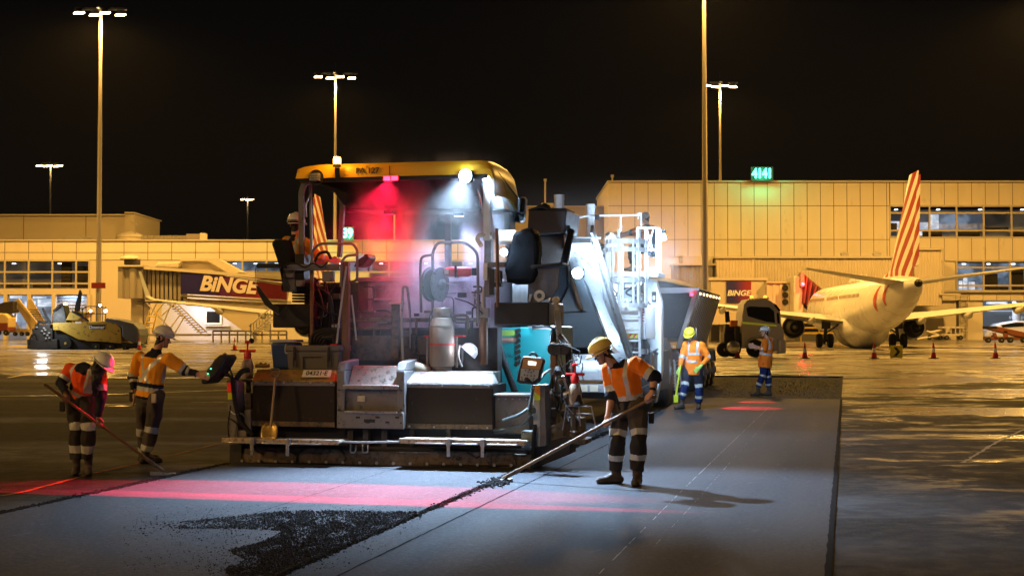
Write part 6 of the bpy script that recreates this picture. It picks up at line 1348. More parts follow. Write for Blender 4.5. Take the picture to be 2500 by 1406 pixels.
lamp('POINT', 'lower_light', c + Vector((-.1, -.35, -.05)), 110, COOL, MT, size=.06)
# wheels
for (u, v) in ((1.45, 3.4), (1.45, .2), (-1.3, 3.4), (-1.3, .2)):
    m_ = MB().lathe((u - .25, v, .80), [(.25, 0), (.68, 0), (.8, .08), (.82, .25), (.8, .42), (.68, .5), (.25, .5)], axis=(1, 0, 0), n=30); wh = part(m_, 'wheel', mat('dusty_tyre', (.09, .09, .09), .8, var=.3, scale=8, dirt=.2, dirtcol=(.2, .2, .2)), None, 0)
    m_ = MB().lathe((u + .20, v, .80), [(.36, 0), (.3, .05), (.12, .06), (.1, .1)], axis=(1, 0, 0), n=20); part(m_, 'rim', M['lgrey'], wh, 0)
# platform, rails
m_ = MB(); lb(m_, 1440, 664, 1606, 676, 12.0, 1.2); part(m_, 'platform', M['galv'], None, .01)
WT = M['white']
def rl(pts, r=.022, nm='rail', m=None): q = MB(); lt(q, pts, r, 7, 3); return part(q, nm, m or WT, None, 0)
rl([(1384, 655, 12.3), (1386, 527, 12.3), (1562, 525, 12.3)]); rl([(1397, 580, 12.2), (1397, 530, 12.2)]); rl([(1397, 600, 12.2), (1398, 560, 12.2), (1388, 556, 12.2)]); rl([(1402, 580, 12.2), (1466, 581, 12.2)]); rl([(1515, 527, 12.3), (1515, 565, 12.3)])
rl([(1565, 556, 12.3), (1565, 520, 12.3), (1558, 520, 12.3), (1558, 535, 12.3)], .02)
for (a, b) in (((1556, 556), (1556, 664)), ((1577, 557), (1577, 664)), ((1604, 557), (1604, 664))): rl([(a[0], a[1], 12.1), (b[0], b[1], 12.1)], .03)
rl([(1556, 556, 12.1), (1612, 557, 12.1)], .026); rl([(1577, 610, 12.1), (1605, 610, 12.1)]); rl([(1577, 658, 12.1), (1605, 658, 12.1)]); rl([(1580, 562, 12.1), (1592, 606, 12.1)], .014); rl([(1594, 562, 12.1), (1582, 606, 12.1)], .014)
m_ = MB(); lp(m_, [(1590, 560), (1603, 558), (1600, 625), (1586, 628), (1578, 615)], 12.4, .3); part(m_, 'black_bag', M['vinyl'], None, .05)
# tube lamp at the corner
m_ = MB().cyl(Q(1608, 664, 12.0), Q(1609, 560, 12.0), .04, n=12); tl = part(m_, 'tube_lamp', emis('white_tube', COOL, 14), None, 0)
m_ = MB(); lb(m_, 1611, 560, 1624, 572, 12.0, .15); part(m_, 'lamp_head', M['black'], tl, .01)
m_ = MB().cyl(Q(1618, 572, 12.0), Q(1622, 586, 12.0), .05, n=12); part(m_, 'lamp_bulb', emis('white_bulb', COOL, 26), tl, 0)
lamp('SPOT', 'flood_light', p + Vector((.5, -.5, .25)), 1500, COOL, MT, Q(1545, 640, 10.8), size=.1, spot=60, blend=.8)
lamp('POINT', 'tube_light', Q(1612, 640, 11.5), 620, COOL, MT, size=.3)
lamp('SPOT', 'side_light', Q(1624, 600, 12.2), 650, COOL, MT, Q(1800, 925, 18.0), size=.1, spot=84, blend=.9)
# ladder and safety cage
for x in (1512, 1562): rl([(x - 2, 560, 10.6), (x, 870, 10.6)], .028, 'ladder_rail')
for y in (772, 803, 832, 860): rl([(1512, y, 10.55), (1562, y, 10.55)], .02, 'ladder_rung')
def hoop(y, r=.03):
    c = Q(1530, y, 10.6); q = MB(); pts = []
    for k in range(13): an = math.pi * k / 12; pts.append((c.x - .40 * math.cos(an), c.y - .55 * math.sin(an) - .0, c.z))
    pts = [Vector(p) for p in pts]
    for i in range(12): q.bar(pts[i], pts[i + 1], .012, .09)
    part(q, 'cage_hoop', WT, None, 0); return pts
h0 = hoop(592); h1 = hoop(612); h2 = hoop(686); h3 = hoop(746)
for k in (0, 1, 3, 4, 6, 8, 9, 11, 12): q = MB(); q.bar(h0[k] + Vector((0, 0, .03)), h3[k], .045, .012, (0, 1, 0)); part(q, 'cage_bar', WT, None, 0)
# control desk, engine hood, seats
m_ = MB(); lp(m_, [(1474, 583), (1486, 566), (1496, 568), (1516, 596), (1510, 606), (1478, 604)], 12.4, .7); cd_ = part(m_, 'control_desk', M['cream2'], None, .02)
for (x, y) in ((1482, 573), (1486, 570)): m_ = MB(); c = Q(x, y, 12.38); m_.cyl(c, c + Vector((0, -.02, 0)), .035, n=12); part(m_, 'gauge', M['ink'], cd_, 0)
m_ = MB(); lb(m_, 1412, 590, 1468, 600, 13.2, 2); lb(m_, 1418, 600, 1464, 640, 13.3, 2); part(m_, 'engine_hood', mat('pinkish_white_hood', (.6, .55, .55), .45), None, .05)
m_ = MB(); lp(m_, [(1440, 640), (1450, 632), (1468, 620), (1478, 622), (1476, 632), (1462, 640)], 11.8, .5); part(m_, 'seat', M['vinyl'], None, .04)
m_ = MB(); lb(m_, 1396, 612, 1416, 640, 11.8, .5); lb(m_, 1400, 640, 1470, 650, 11.8, .5); lb(m_, 1425, 608, 1452, 612, 11.9, .4); part(m_, 'seat_base', M['black'], None, .02)
rl([(1452, 648, 11.9), (1476, 650, 11.9), (1478, 662, 11.9)], .03, 'arm_rest', M['black'])
m_ = MB(); lb(m_, 1456, 650, 1472, 690, 12.4, .4); part(m_, 'pedestal', mat('tan_pedestal', (.4, .25, .15), .5), None, .02)
rl([(1410, 600, 11.5), (1430, 640, 11.2), (1448, 660, 11.0)], .02, 'cable', M['rubber']); rl([(1420, 700, 10.8), (1450, 716, 10.8), (1462, 706, 10.8), (1452, 668, 11.0), (1440, 660, 11)], .02, 'cable', M['rubber'])
for (x0, x1, yt, yb, v) in ((1353, 1377, 477, 540, 13.5), (1431, 1452, 500, 590, 12.9)):
    m_ = MB(); a = Q((x0 + x1) / 2, yb, v); b = Q((x0 + x1) / 2, yt, v); w_ = (Q(x1, yt, v).x - Q(x0, yt, v).x) / 2; m_.cyl(a, b, w_, n=20); m_.lathe(b, [(w_ * 1.05, -.1), (w_ * 1.05, .01), (w_ * .8, .01), (w_ * .8, -.1)], n=20, caps=False); part(m_, 'exhaust_stack', M['white'], None, 0)
m_ = MB(); lb(m_, 1452, 524, 1462, 536, 12.2, .2); part(m_, 'black_lamp_housing', M['black'], None, .01)
steam('steam_haze', (1.6, 5.6, .3), (5.2, 14.5, 4.6), .016, 'thin pale fume around the white feeder machine', thr=.3, sc_=.5, seed=4)
# ================================================================== TIPPER being unloaded
TF = Fr(LF.w((2.4, 23.0, -.066)), LANE_A)
def Q(px, py, v): return TF.q(px, py, v - 23.0)
CUR = empty('tipper_trailer', TF.O, -LANE_A, 'tipper with dark tarpaulin and ribbed aluminium side feeding the white machine', 'tipper'); TT = CUR
def bx(a, b, nm, m, parent=None, bv=.01): q = MB().box(a, b); return part(q, nm, m, parent, bv)
Wd = 1.22
q = MB().hexa([(-Wd + .5, .9, 1.55), (Wd - .5, .9, 1.55), (Wd - .5, 8.2, 1.35), (-Wd + .5, 8.2, 1.35), (-Wd, .35, 2.85), (Wd, .35, 2.85), (Wd, 8.2, 2.95), (-Wd, 8.2, 2.95)]); bd = part(q, 'tipper_body', M['alu'], None, .01)
for k in range(14):
    y = .75 + k * .52; q = MB().hexa([(Wd - .5, y + .30, 1.55 - k * .014), (Wd - .43, y + .30, 1.55 - k * .014), (Wd - .43, y + .46, 1.55 - k * .014), (Wd - .5, y + .46, 1.55 - k * .014), (Wd, y - .1, 2.84), (Wd + .07, y - .1, 2.84), (Wd + .07, y + .08, 2.84), (Wd, y + .08, 2.84)]); part(q, 'side_rib', M['alu'], bd, .01)
    if k % 2 == 0:
        q = MB().box((Wd + .07, y - .03, 2.78), (Wd + .10, y + .04, 2.85)); part(q, 'marker_lamp', emis('amber_marker', (1, .6, .3), 6), bd, 0)
bx((-Wd - .02, .28, 2.83), (Wd + .1, .42, 2.98), 'top_rim', M['alu'], bd)
q = MB().hexa([(-Wd + .5, .66, 1.55), (Wd - .52, .66, 1.55), (Wd - .52, .80, 1.55), (-Wd + .5, .80, 1.55), (-Wd, .22, 2.82), (Wd - .03, .22, 2.82), (Wd - .03, .34, 2.82), (-Wd, .34, 2.82)]); part(q, 'tailgate', M['panel'], bd, .01)
q = MB().hexa([(Wd - .62, .6, 1.25), (Wd - .48, .6, 1.25), (Wd - .48, .78, 1.25), (Wd - .62, .78, 1.25), (Wd - .04, .12, 2.9), (Wd + .10, .12, 2.9), (Wd + .10, .32, 2.9), (Wd - .04, .32, 2.9)]); part(q, 'corner_post', M['alu'], bd, .01)
q = MB(); N = 9
for j, (y, h) in enumerate(((.2, .25), (.35, .36), (2.2, .45), (4.5, .40), (7.0, .34), (8.3, .12))):
    for k in range(N): u = -1 + 2 * k / (N - 1); q.v.append((u * (Wd + .05), y, 2.90 + h * math.cos(u * 1.45) + .04 * mnoise.noise(Vector((u * 3, y, 0)))))
for j in range(5):
    for k in range(N - 1): a = j * N + k; q.f.append((a, a + 1, a + 1 + N, a + N)); q.mi.append(0)
tp = part(q, 'tarpaulin', M['tarp'], None, 0); tp.modifiers.new('s', 'SUBSURF').levels = 2; tp.modifiers['s'].render_levels = 2
bx((-.5, .9, .8), (.5, 8.2, 1.15), 'chassis', M['black'])
bx((-1.2, .55, .55), (1.25, .75, 1.15), 'rear_crossmember', mat('dark_maroon_paint', (.07, .03, .035), .5))
bx((.95, .50, .6), (1.25, .56, 1.5), 'mud_flap', M['black'])
for y in (1.5, 2.85, 4.2, 5.55):
    for s in (-1, 1):
        q = MB().lathe((s * .95 - .27, y, .52), [(.25, 0), (.44, 0), (.52, .06), (.52, .48), (.44, .54), (.25, .54)], axis=(1, 0, 0), n=26); wh = part(q, 'wheel', M['rubber'], None, 0)
        if s > 0: q = MB().lathe((1.22, y, .52), [(.26, 0), (.24, .04), (.1, .05), (.09, .09)], axis=(1, 0, 0), n=16); part(q, 'hub', M['galv'], wh, 0)
    q = MB()
    for k in range(7): an = R(20 + k * 23); an2 = R(20 + (k + 1) * 23); q.hexa([(.72, y + .64 * math.cos(an2), .56 + .62 * math.sin(an2)), (1.26, y + .64 * math.cos(an2), .56 + .62 * math.sin(an2)), (1.26, y + .64 * math.cos(an), .56 + .62 * math.sin(an)), (.72, y + .64 * math.cos(an), .56 + .62 * math.sin(an)), (.72, y + .61 * math.cos(an2), .56 + .59 * math.sin(an2)), (1.26, y + .61 * math.cos(an2), .56 + .59 * math.sin(an2)), (1.26, y + .61 * math.cos(an), .56 + .59 * math.sin(an)), (.72, y + .61 * math.cos(an), .56 + .59 * math.sin(an))]) if k < 6 else None
    part(q, 'mudguard', M['lgrey'], None, 0)
q = MB().box((.98, .52, .85), (1.24, .545, 1.0)); rm = part(q, 'marker_board', M['red'], None, 0); q = MB().hexa([(1.1, .51, .86), (1.24, .51, .86), (1.24, .519, .86), (1.1, .519, .86), (1.02, .51, .99), (1.16, .51, .99), (1.16, .519, .99), (1.02, .519, .99)]); part(q, 'yellow_stripe', M['lime'], rm, 0)
for (u, z) in ((-.45, 2.05), (1.14, 2.78)):
    q = MB().lathe((u, -.10 if u > 0 else .26, z), [(.05, 0), (.045, .03), (.01, .04)], axis=(0, -1, 0), n=12); part(q, 'red_marker_lamp', emis('red_marker', (1, .01, .03), 26), None, 0)
q = MB().box((.98, .2, 1.5), (1.24, .28, 1.84)); lp_ = part(q, 'rear_lamp_cluster', emis('lamp_cluster_glow', (.9, .92, 1), 1.0), None, .03)
for x in (1.05, 1.17): q = MB().lathe((x, .195, 1.66), [(.055, 0), (.055, .012), (.04, .012), (.04, 0)], axis=(0, -1, 0), n=18, caps=False); part(q, 'red_ring', emis('red_ring', (1, .02, .04), 6), lp_, 0)
for dy_ in (0, .85):
    g2 = lamp('SPOT', 'red_line_light', (1.14, -.3, 2.78), 8000, (1, .01, .05), TT, TF.loc(G(1848 - dy_ * 14, 982 + dy_ * 18)), size=.01, spot=9, blend=.25); g2.scale = (1, .28, 1)
lamp('POINT', 'rear_lamp', (1.1, -.1, 1.6), 6, (.9, .9, 1), TT, size=.1)
q = MB().tube([(-.6, .3, 1.1), (.1, .2, 1.1), (.25, .1, .95), (.25, .1, .2)], .035, 8).tube([(-.6, .3, 1.3), (.6, .3, 1.3)], .03, 8); part(q, 'under_run_bar', M['white'], None, 0)
# mesh guard beside the hopper
r = empty('folding_mesh_guard', LF.w((3.35, 20.2, -.066)), -LANE_A, 'leaning white mesh guard between feeder machine and tipper', 'guard')
q = MB().tube([(0, 0, 1.0), (.02, .02, .9), (.05, .05, .15), (.2, .1, .02)], .03, 7); q.tube([(.1, .5, 1.0), (.14, .5, .15)], .02, 6); q.build('guard_frame', M['white'], r)
q = MB()
for k in range(9): q.bar((0, 0, .2 + k * .09), (.12, .5, .28 + k * .09), .012, .02)
q.build('mesh_bars', M['galv'], r, False)
# tools leaning there
r = empty('broom', LF.w((3.55, 20.9, -.066)), -LANE_A, 'wooden handled broom leaning head up against the tipper', 'broom')
MB().cyl((0, 0, 0), (.18, .25, 1.55), .02, n=8).build('handle', mat('orange_wood', (.5, .2, .06), .5), r); MB().hexa([(.02, .15, 1.5), (.3, .2, 1.5), (.3, .35, 1.55), (.02, .3, 1.55), (.06, .15, 1.8), (.28, .2, 1.8), (.28, .3, 1.85), (.06, .25, 1.85)]).build('head', M['grey'], r, True, .01)
# ================================================================== silver truck at the cones
TD = 84.0
def pl(mb, pts, D, dep, mi=0): return ppoly(mb, pts, D, dep, mi)
p = P(1850, 875, TD); r = empty('prime_mover_truck', (p.x, TD, 0), 0, 'silver truck cab facing right with yellow reflective stripe and beacons', 'truck')
q = MB(); pl(q, [(1811, 850), (1812, 770), (1817, 742), (1826, 731), (1870, 728), (1893, 741), (1905, 760), (1909, 800), (1914, 806), (1914, 855), (1885, 857), (1882, 840), (1872, 828), (1850, 822), (1830, 828), (1820, 850)], TD, 2.4); cb = wb(q, 'cab', M['cab'], r, .05, True)
q = MB(); pl(q, [(1822, 752), (1830, 748), (1878, 750), (1890, 760), (1892, 788), (1870, 785), (1826, 772)], TD - .02, .03); q.build('side_window', M['glass'], cb, False).location = (0, 0, 0)
q = MB(); pl(q, [(1896, 764), (1901, 764), (1904, 790), (1898, 790)], TD - .02, 1.9); q.build('windscreen', M['glass'], cb, False)
q = MB(); pl(q, [(1812, 785), (1896, 793), (1896, 797), (1812, 790)], TD - .03, .02); q.build('reflective_stripe', mat('lime_stripe_glow', (.6, .62, .05), .4, emit=(.8, .8, .05), estr=.12), cb, False)  # slight glow painted onto the stripe in place of a reflection
q = MB(); q.tube([P(1822, 850, TD - .05), P(1826, 833, TD - .05), P(1838, 825, TD - .05), P(1862, 825, TD - .05), P(1876, 833, TD - .05), P(1882, 852, TD - .05)], .06, 6, 0, 4); q.build('wheel_arch', M['lgrey'], cb)
def tw(cx, cy, rad, D, nm='wheel', par=None):
    c = P(cx, cy, D); k = rad * D / FPX; q = MB().lathe((c.x, D, c.z), [(k * .6, 0), (k * .9, 0), (k, .05), (k, .28), (k * .9, .32), (k * .6, .32)], axis=(0, 1, 0), n=26); o = q.build(nm, M['rubber'], par, True); o.location = -par.location
    q = MB().lathe((c.x, D - .01, c.z), [(k * .6, .02), (k * .5, .1), (k * .25, .08), (k * .2, -.03), (.01, -.04)], axis=(0, 1, 0), n=20, caps=False); q.build('rim', M['steel'], o, True); return o
tw(1845, 851, 22, TD + .02, par=r); tw(1790, 851, 20, TD + .6, par=r); tw(1770, 853, 19, TD + .7, par=r)
q = MB(); pl(q, [(1768, 812), (1812, 812), (1812, 838), (1768, 838)], TD + .5, 1.4); wb(q, 'chassis', M['black'], r, .02)
q = MB(); c = P(1791, 847, TD); q.lathe((c.x, TD - .1, c.z), [(.01, -.06), (.2, -.05), (.36, -.01), (.38, .05), (.38, 1.0)], axis=(0, 1, 0), n=22); wb(q, 'fuel_tank', M['chrome'], r, 0, True)
q = MB(); pl(q, [(1784, 782), (1801, 782), (1801, 797), (1784, 797)], TD + .2, .5); wb(q, 'orange_box', M['orange'], r, .02)
q = MB(); pl(q, [(1772, 790), (1812, 796), (1812, 815), (1768, 815)], TD + .8, .8); pl(q, [(1795, 797), (1806, 797), (1806, 832), (1795, 832)], TD + .1, .4); wb(q, 'air_tanks', M['soot'], r, .05)
q = MB(); pl(q, [(1897, 828), (1919, 830), (1919, 862), (1897, 864)], TD - .05, 2.4); wb(q, 'bumper', M['cab'], r, .04, True)
q = MB(); pl(q, [(1902, 832), (1907, 832), (1907, 858), (1902, 858)], TD - .1, .1); wb(q, 'headlight', M['white'], r)
q = MB(); pl(q, [(1770, 760), (1780, 758), (1783, 786), (1772, 788)], TD - .4, .2); wb(q, 'mirror', M['black'], r, .04)
q = MB(); pl(q, [(1890, 745), (1902, 760), (1906, 758), (1894, 742)], TD - .2, 2.6); wb(q, 'sun_visor', M['glass'], r)
for x, y in ((1835, 726), (1868, 726)):
    c = P(x, y + 2, TD + .5); q = MB().lathe(c, [(.11, 0), (.11, .12), (.05, .17)], n=12); wb(q, 'beacon', emis('amber_beacon_dim', (1, .45, .04), 2.0), r, 0, True)
q = MB(); pl(q, [(1828, 729), (1878, 727), (1878, 730), (1828, 732)], TD + .3, 1.6); wb(q, 'roof_bar', M['black'], r)
# ================================================================== small yellow paver, left
SD = 106.0
p = P(200, 862, SD); r = empty('asphalt_paver', (p.x, SD, gz(SD)), 0, 'smaller yellow paver with dark tarp hood parked at far left', 'paver')
def sp_(nm, pts, D, dep, m, bv=.0, par=None):
    q = MB(); pl(q, pts, D, dep); o = q.build(nm, m, par or r, False, bv)
    if par is None: o.location = -r.location
    return o
hu = sp_('hull', [(128, 788), (255, 784), (284, 790), (296, 802), (296, 838), (224, 832), (192, 829), (146, 806), (130, 806)], SD, 2.5, M['dyellow'], .04)
sp_('hopper', [(190, 782), (215, 762), (172, 758), (160, 782)], SD + .2, 2, M['dyellow'], .04)
sp_('company_panel', [(217, 792), (256, 792), (256, 804), (217, 804)], SD - .03, .03, M['ink'], 0, hu)
text('company_name', 'Downer', M['reflwhite'], hu, P(236, 799, SD - .05), .34, off=.008, ext=.004)
sp_('white_label', [(184, 785), (199, 785), (199, 790), (184, 790)], SD - .03, .03, M['cream2'], 0, hu)
sp_('tarp_hood', [(253, 780), (262, 776), (290, 780), (325, 789), (338, 803), (341, 818), (333, 838), (320, 836), (298, 822), (297, 800), (284, 790), (256, 785)], SD - .1, 2.7, mat('blue_grey_tarp', (.10, .11, .13), .5, var=.4, scale=.8, bump=.6, bscale=3), .1)
for (x0, y0, x1, y1) in ((66, 828, 140, 852), (78, 802, 128, 830), (84, 792, 122, 806)): sp_('screed', [(x0, y0), (x1, y0), (x1, y1), (x0, y1)], SD + .1, 2.4, M['soot'], .05)
sp_('track_guard', [(128, 808), (146, 806), (196, 832), (300, 838), (340, 838), (345, 850), (130, 855)], SD + .5, 1.5, M['black'], .05)
tw(160, 838, 15, SD + .1, par=r)
for x in (234, 269): tw(x, 846, 11, SD + .2, par=r)
for o_ in [x for x in bpy.data.objects if x.parent == r and x.name.startswith('wheel')]:
    for c_ in [y for y in bpy.data.objects if y.parent == o_]: c_.data.materials.clear(); c_.data.materials.append(M['dyellow'])
tw(306, 849, 8, SD + .2, 'push_roller', par=r)
sp_('push_beam', [(298, 836), (345, 838), (345, 846), (300, 848)], SD, .6, M['black'], .03)
q = MB()
for x in (200, 210, 222, 236, 250, 258): q.cyl(P(x, 784, SD + .2), P(x, 748, SD + .2), .03, n=6)
q.tube([P(200, 784, SD + .2), P(201, 748, SD + .2), P(258, 748, SD + .2), P(258, 784, SD + .2)], .04, 6); q.cyl(P(200, 766, SD + .2), P(258, 766, SD + .2), .03, n=6); wb(q, 'rail', M['black'], r)
sp_('folded_seat_back', [(181, 762), (183, 745), (192, 712), (194, 707), (197, 716), (193, 748), (192, 762)], SD + .5, .4, M['vinyl'], .03)
sp_('console', [(126, 790), (128, 765), (142, 748), (156, 745), (162, 780), (165, 790)], SD + .4, 1.2, M['black'], .05)
for k, pts in enumerate([[(104, 752), (112, 770), (124, 790)], [(130, 760), (142, 750), (150, 742), (156, 748)], [(176, 760), (198, 772), (216, 784)], [(90, 800), (96, 782), (108, 790), (120, 780)], [(72, 838), (76, 820), (88, 812), (92, 828)]]):
    q = MB().tube([P(x, y, SD + .1) for x, y in pts], .09, 7); wb(q, 'hose', M['rubber'], r, 0, True)
random.seed(2)
for k in range(9):
    x = random.uniform(88, 122); y = random.uniform(796, 826); c = P(x, y, SD - .02); q = MB().box(c - Vector((.07, .05, .05)), c + Vector((.07, 0, .05))); wb(q, 'bare_steel_fitting', M['galv'], r)
for (x, y, s_, rad) in ((221, 759, 22, .09), (258, 759, 30, .1), (244, 745, 16, .09)):
    c = P(x, y, SD - .1); q = MB().lathe(c, [(.01, -.04), (rad, -.02), (rad, .02), (.01, .04)], axis=(0, 1, 0), n=14); wb(q, 'work_lamp', emis('work_lamp_glow%d' % s_, (.9, .95, 1), s_), r, 0, True)
c = P(160, 742, SD); q = MB().box(c - Vector((.11, .1, .08)), c + Vector((.11, .1, .1))); wb(q, 'beacon', emis('yellow_beacon', (1, .75, .1), 5), r)
lamp("POINT", "rear_work_light", P(104, 770, SD - 1.5), 350, (.85, .95, 1), None, size=.2)
# ================================================================== ground equipment
def gse(name, x, D, lab, cat): p = P(x, 830, D); return empty(name, (p.x, D, gz(D)), 0, lab, cat)
YP = mat('pale_yellow_gse', (.62, .48, .22), .5, var=.1, scale=1, dirt=.1)
r = gse('boarding_steps', 80, 126, 'yellow mobile boarding steps behind the small paver', 'steps'); D_ = 126
q = MB(); pl(q, [(33, 737), (44, 729), (92, 790), (92, 800), (74, 803)], D_, .15); pl(q, [(66, 750), (66, 733), (76, 729), (112, 790), (112, 797), (104, 797)], D_ + 2.4, .15); st_ = wb(q, 'side_panel', YP, r, .02)
q = MB()
for k in range(9): a = P(67 + k * 4.4, 755 + k * 5.4, D_ + .2); q.box((a.x - .1, D_ + .2, a.z - .05), (a.x + .45, D_ + 2.3, a.z))
wb(q, 'treads', M['ink'], r)
q = MB(); q.cyl(P(44, 729, D_ - .05), P(92, 790, D_ - .05), .08, n=8); wb(q, 'hand_rail', YP, r)
q = MB(); pl(q, [(18, 802), (75, 803), (75, 812), (18, 812)], D_, 2.2); q.cyl(P(42, 745, D_), P(30, 806, D_), .09, n=8); q.cyl(P(30, 775, D_), P(48, 803, D_), .07, n=8); wb(q, 'chassis', YP, r)
for x in (36, 52, 66): tw(x, 815, 5, D_ - .1, par=r)
r = gse('baggage_tractor', 8, 124, 'yellow baggage tractor at the left edge with dark cargo above', 'tractor'); D_ = 124
q = MB(); pl(q, [(-30, 764), (10, 765), (20, 775), (20, 800), (-30, 800)], D_, 2); wb(q, 'body', YP, r, .1)
q = MB(); pl(q, [(-30, 788), (18, 788), (18, 808), (-30, 808)], D_ - .1, 2.1); wb(q, 'red_skirt', mat('dull_red', (.2, .04, .02), .5, dirt=.2), r, .05)
q = MB(); pl(q, [(8, 738), (31, 735), (33, 762), (2, 768), (-30, 768), (-30, 752)], D_ + 1, 1.5); wb(q, 'raised_tray', M['soot'], r, .05)
for x in (-6, 14): tw(x, 812, 7, D_ - .15, par=r)
for (x, D_, lab) in ((2335, 130, 'stacked empty baggage dollies right of the airliner engine'), (2282, 131, 'long low tow bar trolley under the right wing')):
    r = gse('baggage_dolly', x, D_, lab, 'dolly'); q = MB()
    if x == 2335:
        pl(q, [(2306, 815), (2352, 815), (2352, 820), (2306, 820)], D_, 1.5)
        for k in range(4): pl(q, [(2310 + k * 11, 799), (2312 + k * 11, 799), (2312 + k * 11, 815), (2310 + k * 11, 815)], D_, .1)
        pl(q, [(2302, 797), (2350, 797), (2350, 801), (2302, 801)], D_, 1.5); wb(q, 'deck', M['frame'], r); q = MB(); pl(q, [(2326, 801), (2350, 801), (2350, 813), (2326, 813)], D_ + .3, .8); wb(q, 'crate_panel', M['dcorr'], r)
        ws_ = (2312, 2346)
    else:
        q.cyl(P(2240, 828, D_), P(2330, 812, D_), .12, n=8); q.cyl(P(2262, 808, D_), P(2320, 828, D_), .1, n=8); q.cyl(P(2270, 812, D_), P(2300, 806, D_), .12, n=8); wb(q, 'frame', M['frame'], r); ws_ = (2270, 2296)
    for xx in ws_: tw(xx, 824, 6, D_ - .1, par=r)
r = gse('belt_loader', 2455, 128, 'dark red belt loader with sloping conveyor at the right edge', 'belt loader'); D_ = 128
q = MB(); pl(q, [(2410, 796), (2432, 796), (2520, 815), (2520, 828), (2470, 818), (2412, 803)], D_, 1.2); wb(q, 'conveyor', mat('dull_red_steel', (.16, .05, .02), .5, dirt=.3), r, .05)
q = MB(); pl(q, [(2410, 796), (2434, 796), (2436, 802), (2410, 802)], D_ - .05, 1.3); wb(q, 'rubber_nose', M['rubber'], r, .05)
q = MB(); pl(q, [(2412, 822), (2520, 822), (2520, 830), (2412, 830)], D_ + .1, 1.4); pl(q, [(2425, 812), (2432, 812), (2436, 824), (2428, 824)], D_, .3); pl(q, [(2450, 806), (2460, 808), (2462, 824), (2452, 824)], D_, .3); wb(q, 'chassis', mat('dull_red_steel', (.16, .05, .02), .5), r, .03)
for xx in (2414, 2446, 2468, 2500): tw(xx, 830, 7, D_ - .15, par=r)
r = gse('white_vehicle', 2440, 152, 'white rounded vehicle nose inside the lit garage opening', 'vehicle'); D_ = 152
q = MB(); pl(q, [(2402, 822), (2412, 806), (2440, 790), (2480, 783), (2560, 782), (2560, 826), (2410, 826)], D_, 2.2); wb(q, 'body', M['white'], r, .3)
q = MB(); pl(q, [(2444, 793), (2480, 787), (2500, 787), (2500, 797), (2448, 799)], D_ - .05, .1); wb(q, 'window', M['glass'], r)
for xx in (2425, 2500): tw(xx, 824, 6, D_ - .1, par=r)
# ================================================================== PEOPLE
def fabric(name, col, **k): return mat(name, col, .85, var=.14, scale=14, bump=.35, bscale=220, spec=.2, rvar=.05, **k)
F = dict(orange=fabric('hi_vis_orange', (.80, .19, .012)), amber=fabric('hi_vis_amber', (.85, .33, .02)), redor=fabric('hi_vis_red_orange', (.80, .09, .015)), navy=fabric('navy_cloth', (.014, .016, .028)),
    grey=fabric('grey_work_cloth', (.075, .062, .055)), dark=fabric('dark_work_cloth', (.030, .026, .024)), blue=fabric('blue_work_cloth', (.008, .020, .085)), tape=mat('reflective_tape', (.50, .50, .48), .35, var=.1, scale=30, metal=.2),
    boot=mat('dusty_boot_leather', (.06, .045, .035), .7, var=.4, scale=16, bump=.4, dirt=.2, dirtcol=(.12, .09, .07)), tan=mat('tan_boot', (.22, .16, .09), .7, var=.3, scale=14, bump=.3), sole=mat('boot_sole', (.015, .014, .013), .8),
    skin=mat('skin', (.58, .31, .20), .5, var=.1, scale=18), skin2=mat('darker_skin', (.20, .10, .06), .5, var=.1, scale=18), hair=mat('dark_hair', (.012, .009, .008), .5, var=.5, scale=60, stretch=(1, 1, .2), bump=.5), eye=mat('eye_dark', (.02, .015, .012), .2), lip=mat('lip', (.28, .10, .08), .5),
    hwhite=mat('white_helmet', (.72, .70, .66), .25, var=.04, dirt=.06, dirtcol=(.3, .25, .2)), hyellow=mat('yellow_helmet', (.88, .68, .22), .28, var=.05), hlime=mat('lime_helmet', (.72, .58, .03), .28, var=.05), glove=mat('lime_glove', (.42, .62, .12), .7, var=.2), mask=mat('white_mask', (.6, .6, .6), .8))
def cap(mb, p0, p1, r0, r1, xd=None, fx=1.0, fy=1.0, f0=False, f1=False, n=16):
    p0 = Vector(p0); p1 = Vector(p1); d = p1 - p0
    if d.length < 1e-5: d = Vector((0, 0, 1e-4))
    z = d.normalized(); x = Vector(xd) if xd is not None else (Vector((0, 0, 1)) if abs(z.z) < .9 else Vector((1, 0, 0)))
    x = x - z * x.dot(z); x = x.normalized() if x.length > 1e-4 else z.orthogonal().normalized(); y = z.cross(x); rings = []
    if f0: rings.append((p0, r0))
    else:
        for k in range(4): a = math.pi / 2 * (k + .25) / 4.25; rings.append((p0 - z * r0 * math.cos(a), r0 * math.sin(a)))
    rings += [(p0.lerp(p1, k / 4), r0 + (r1 - r0) * k / 4) for k in range(0 if not f0 else 1, 5)]
    if not f1:
        for k in range(3, -1, -1): a = math.pi / 2 * (k + .25) / 4.25; rings.append((p1 + z * r1 * math.cos(a), r1 * math.sin(a)))
    b = len(mb.v)
    for c, r in rings:
        for k in range(n): a = 2 * math.pi * k / n; mb.v.append(tuple(c + x * (r * fx * math.cos(a)) + y * (r * fy * math.sin(a))))
    for i in range(len(rings) - 1):
        for k in range(n): q = b + i * n + k; s = b + i * n + (k + 1) % n; mb.f.append((q, s, s + n, q + n)); mb.mi.append(0)
    mb.f.append(tuple(b + k for k in reversed(range(n)))); mb.f.append(tuple(b + (len(rings) - 1) * n + k for k in range(n))); mb.mi += [0, 0]
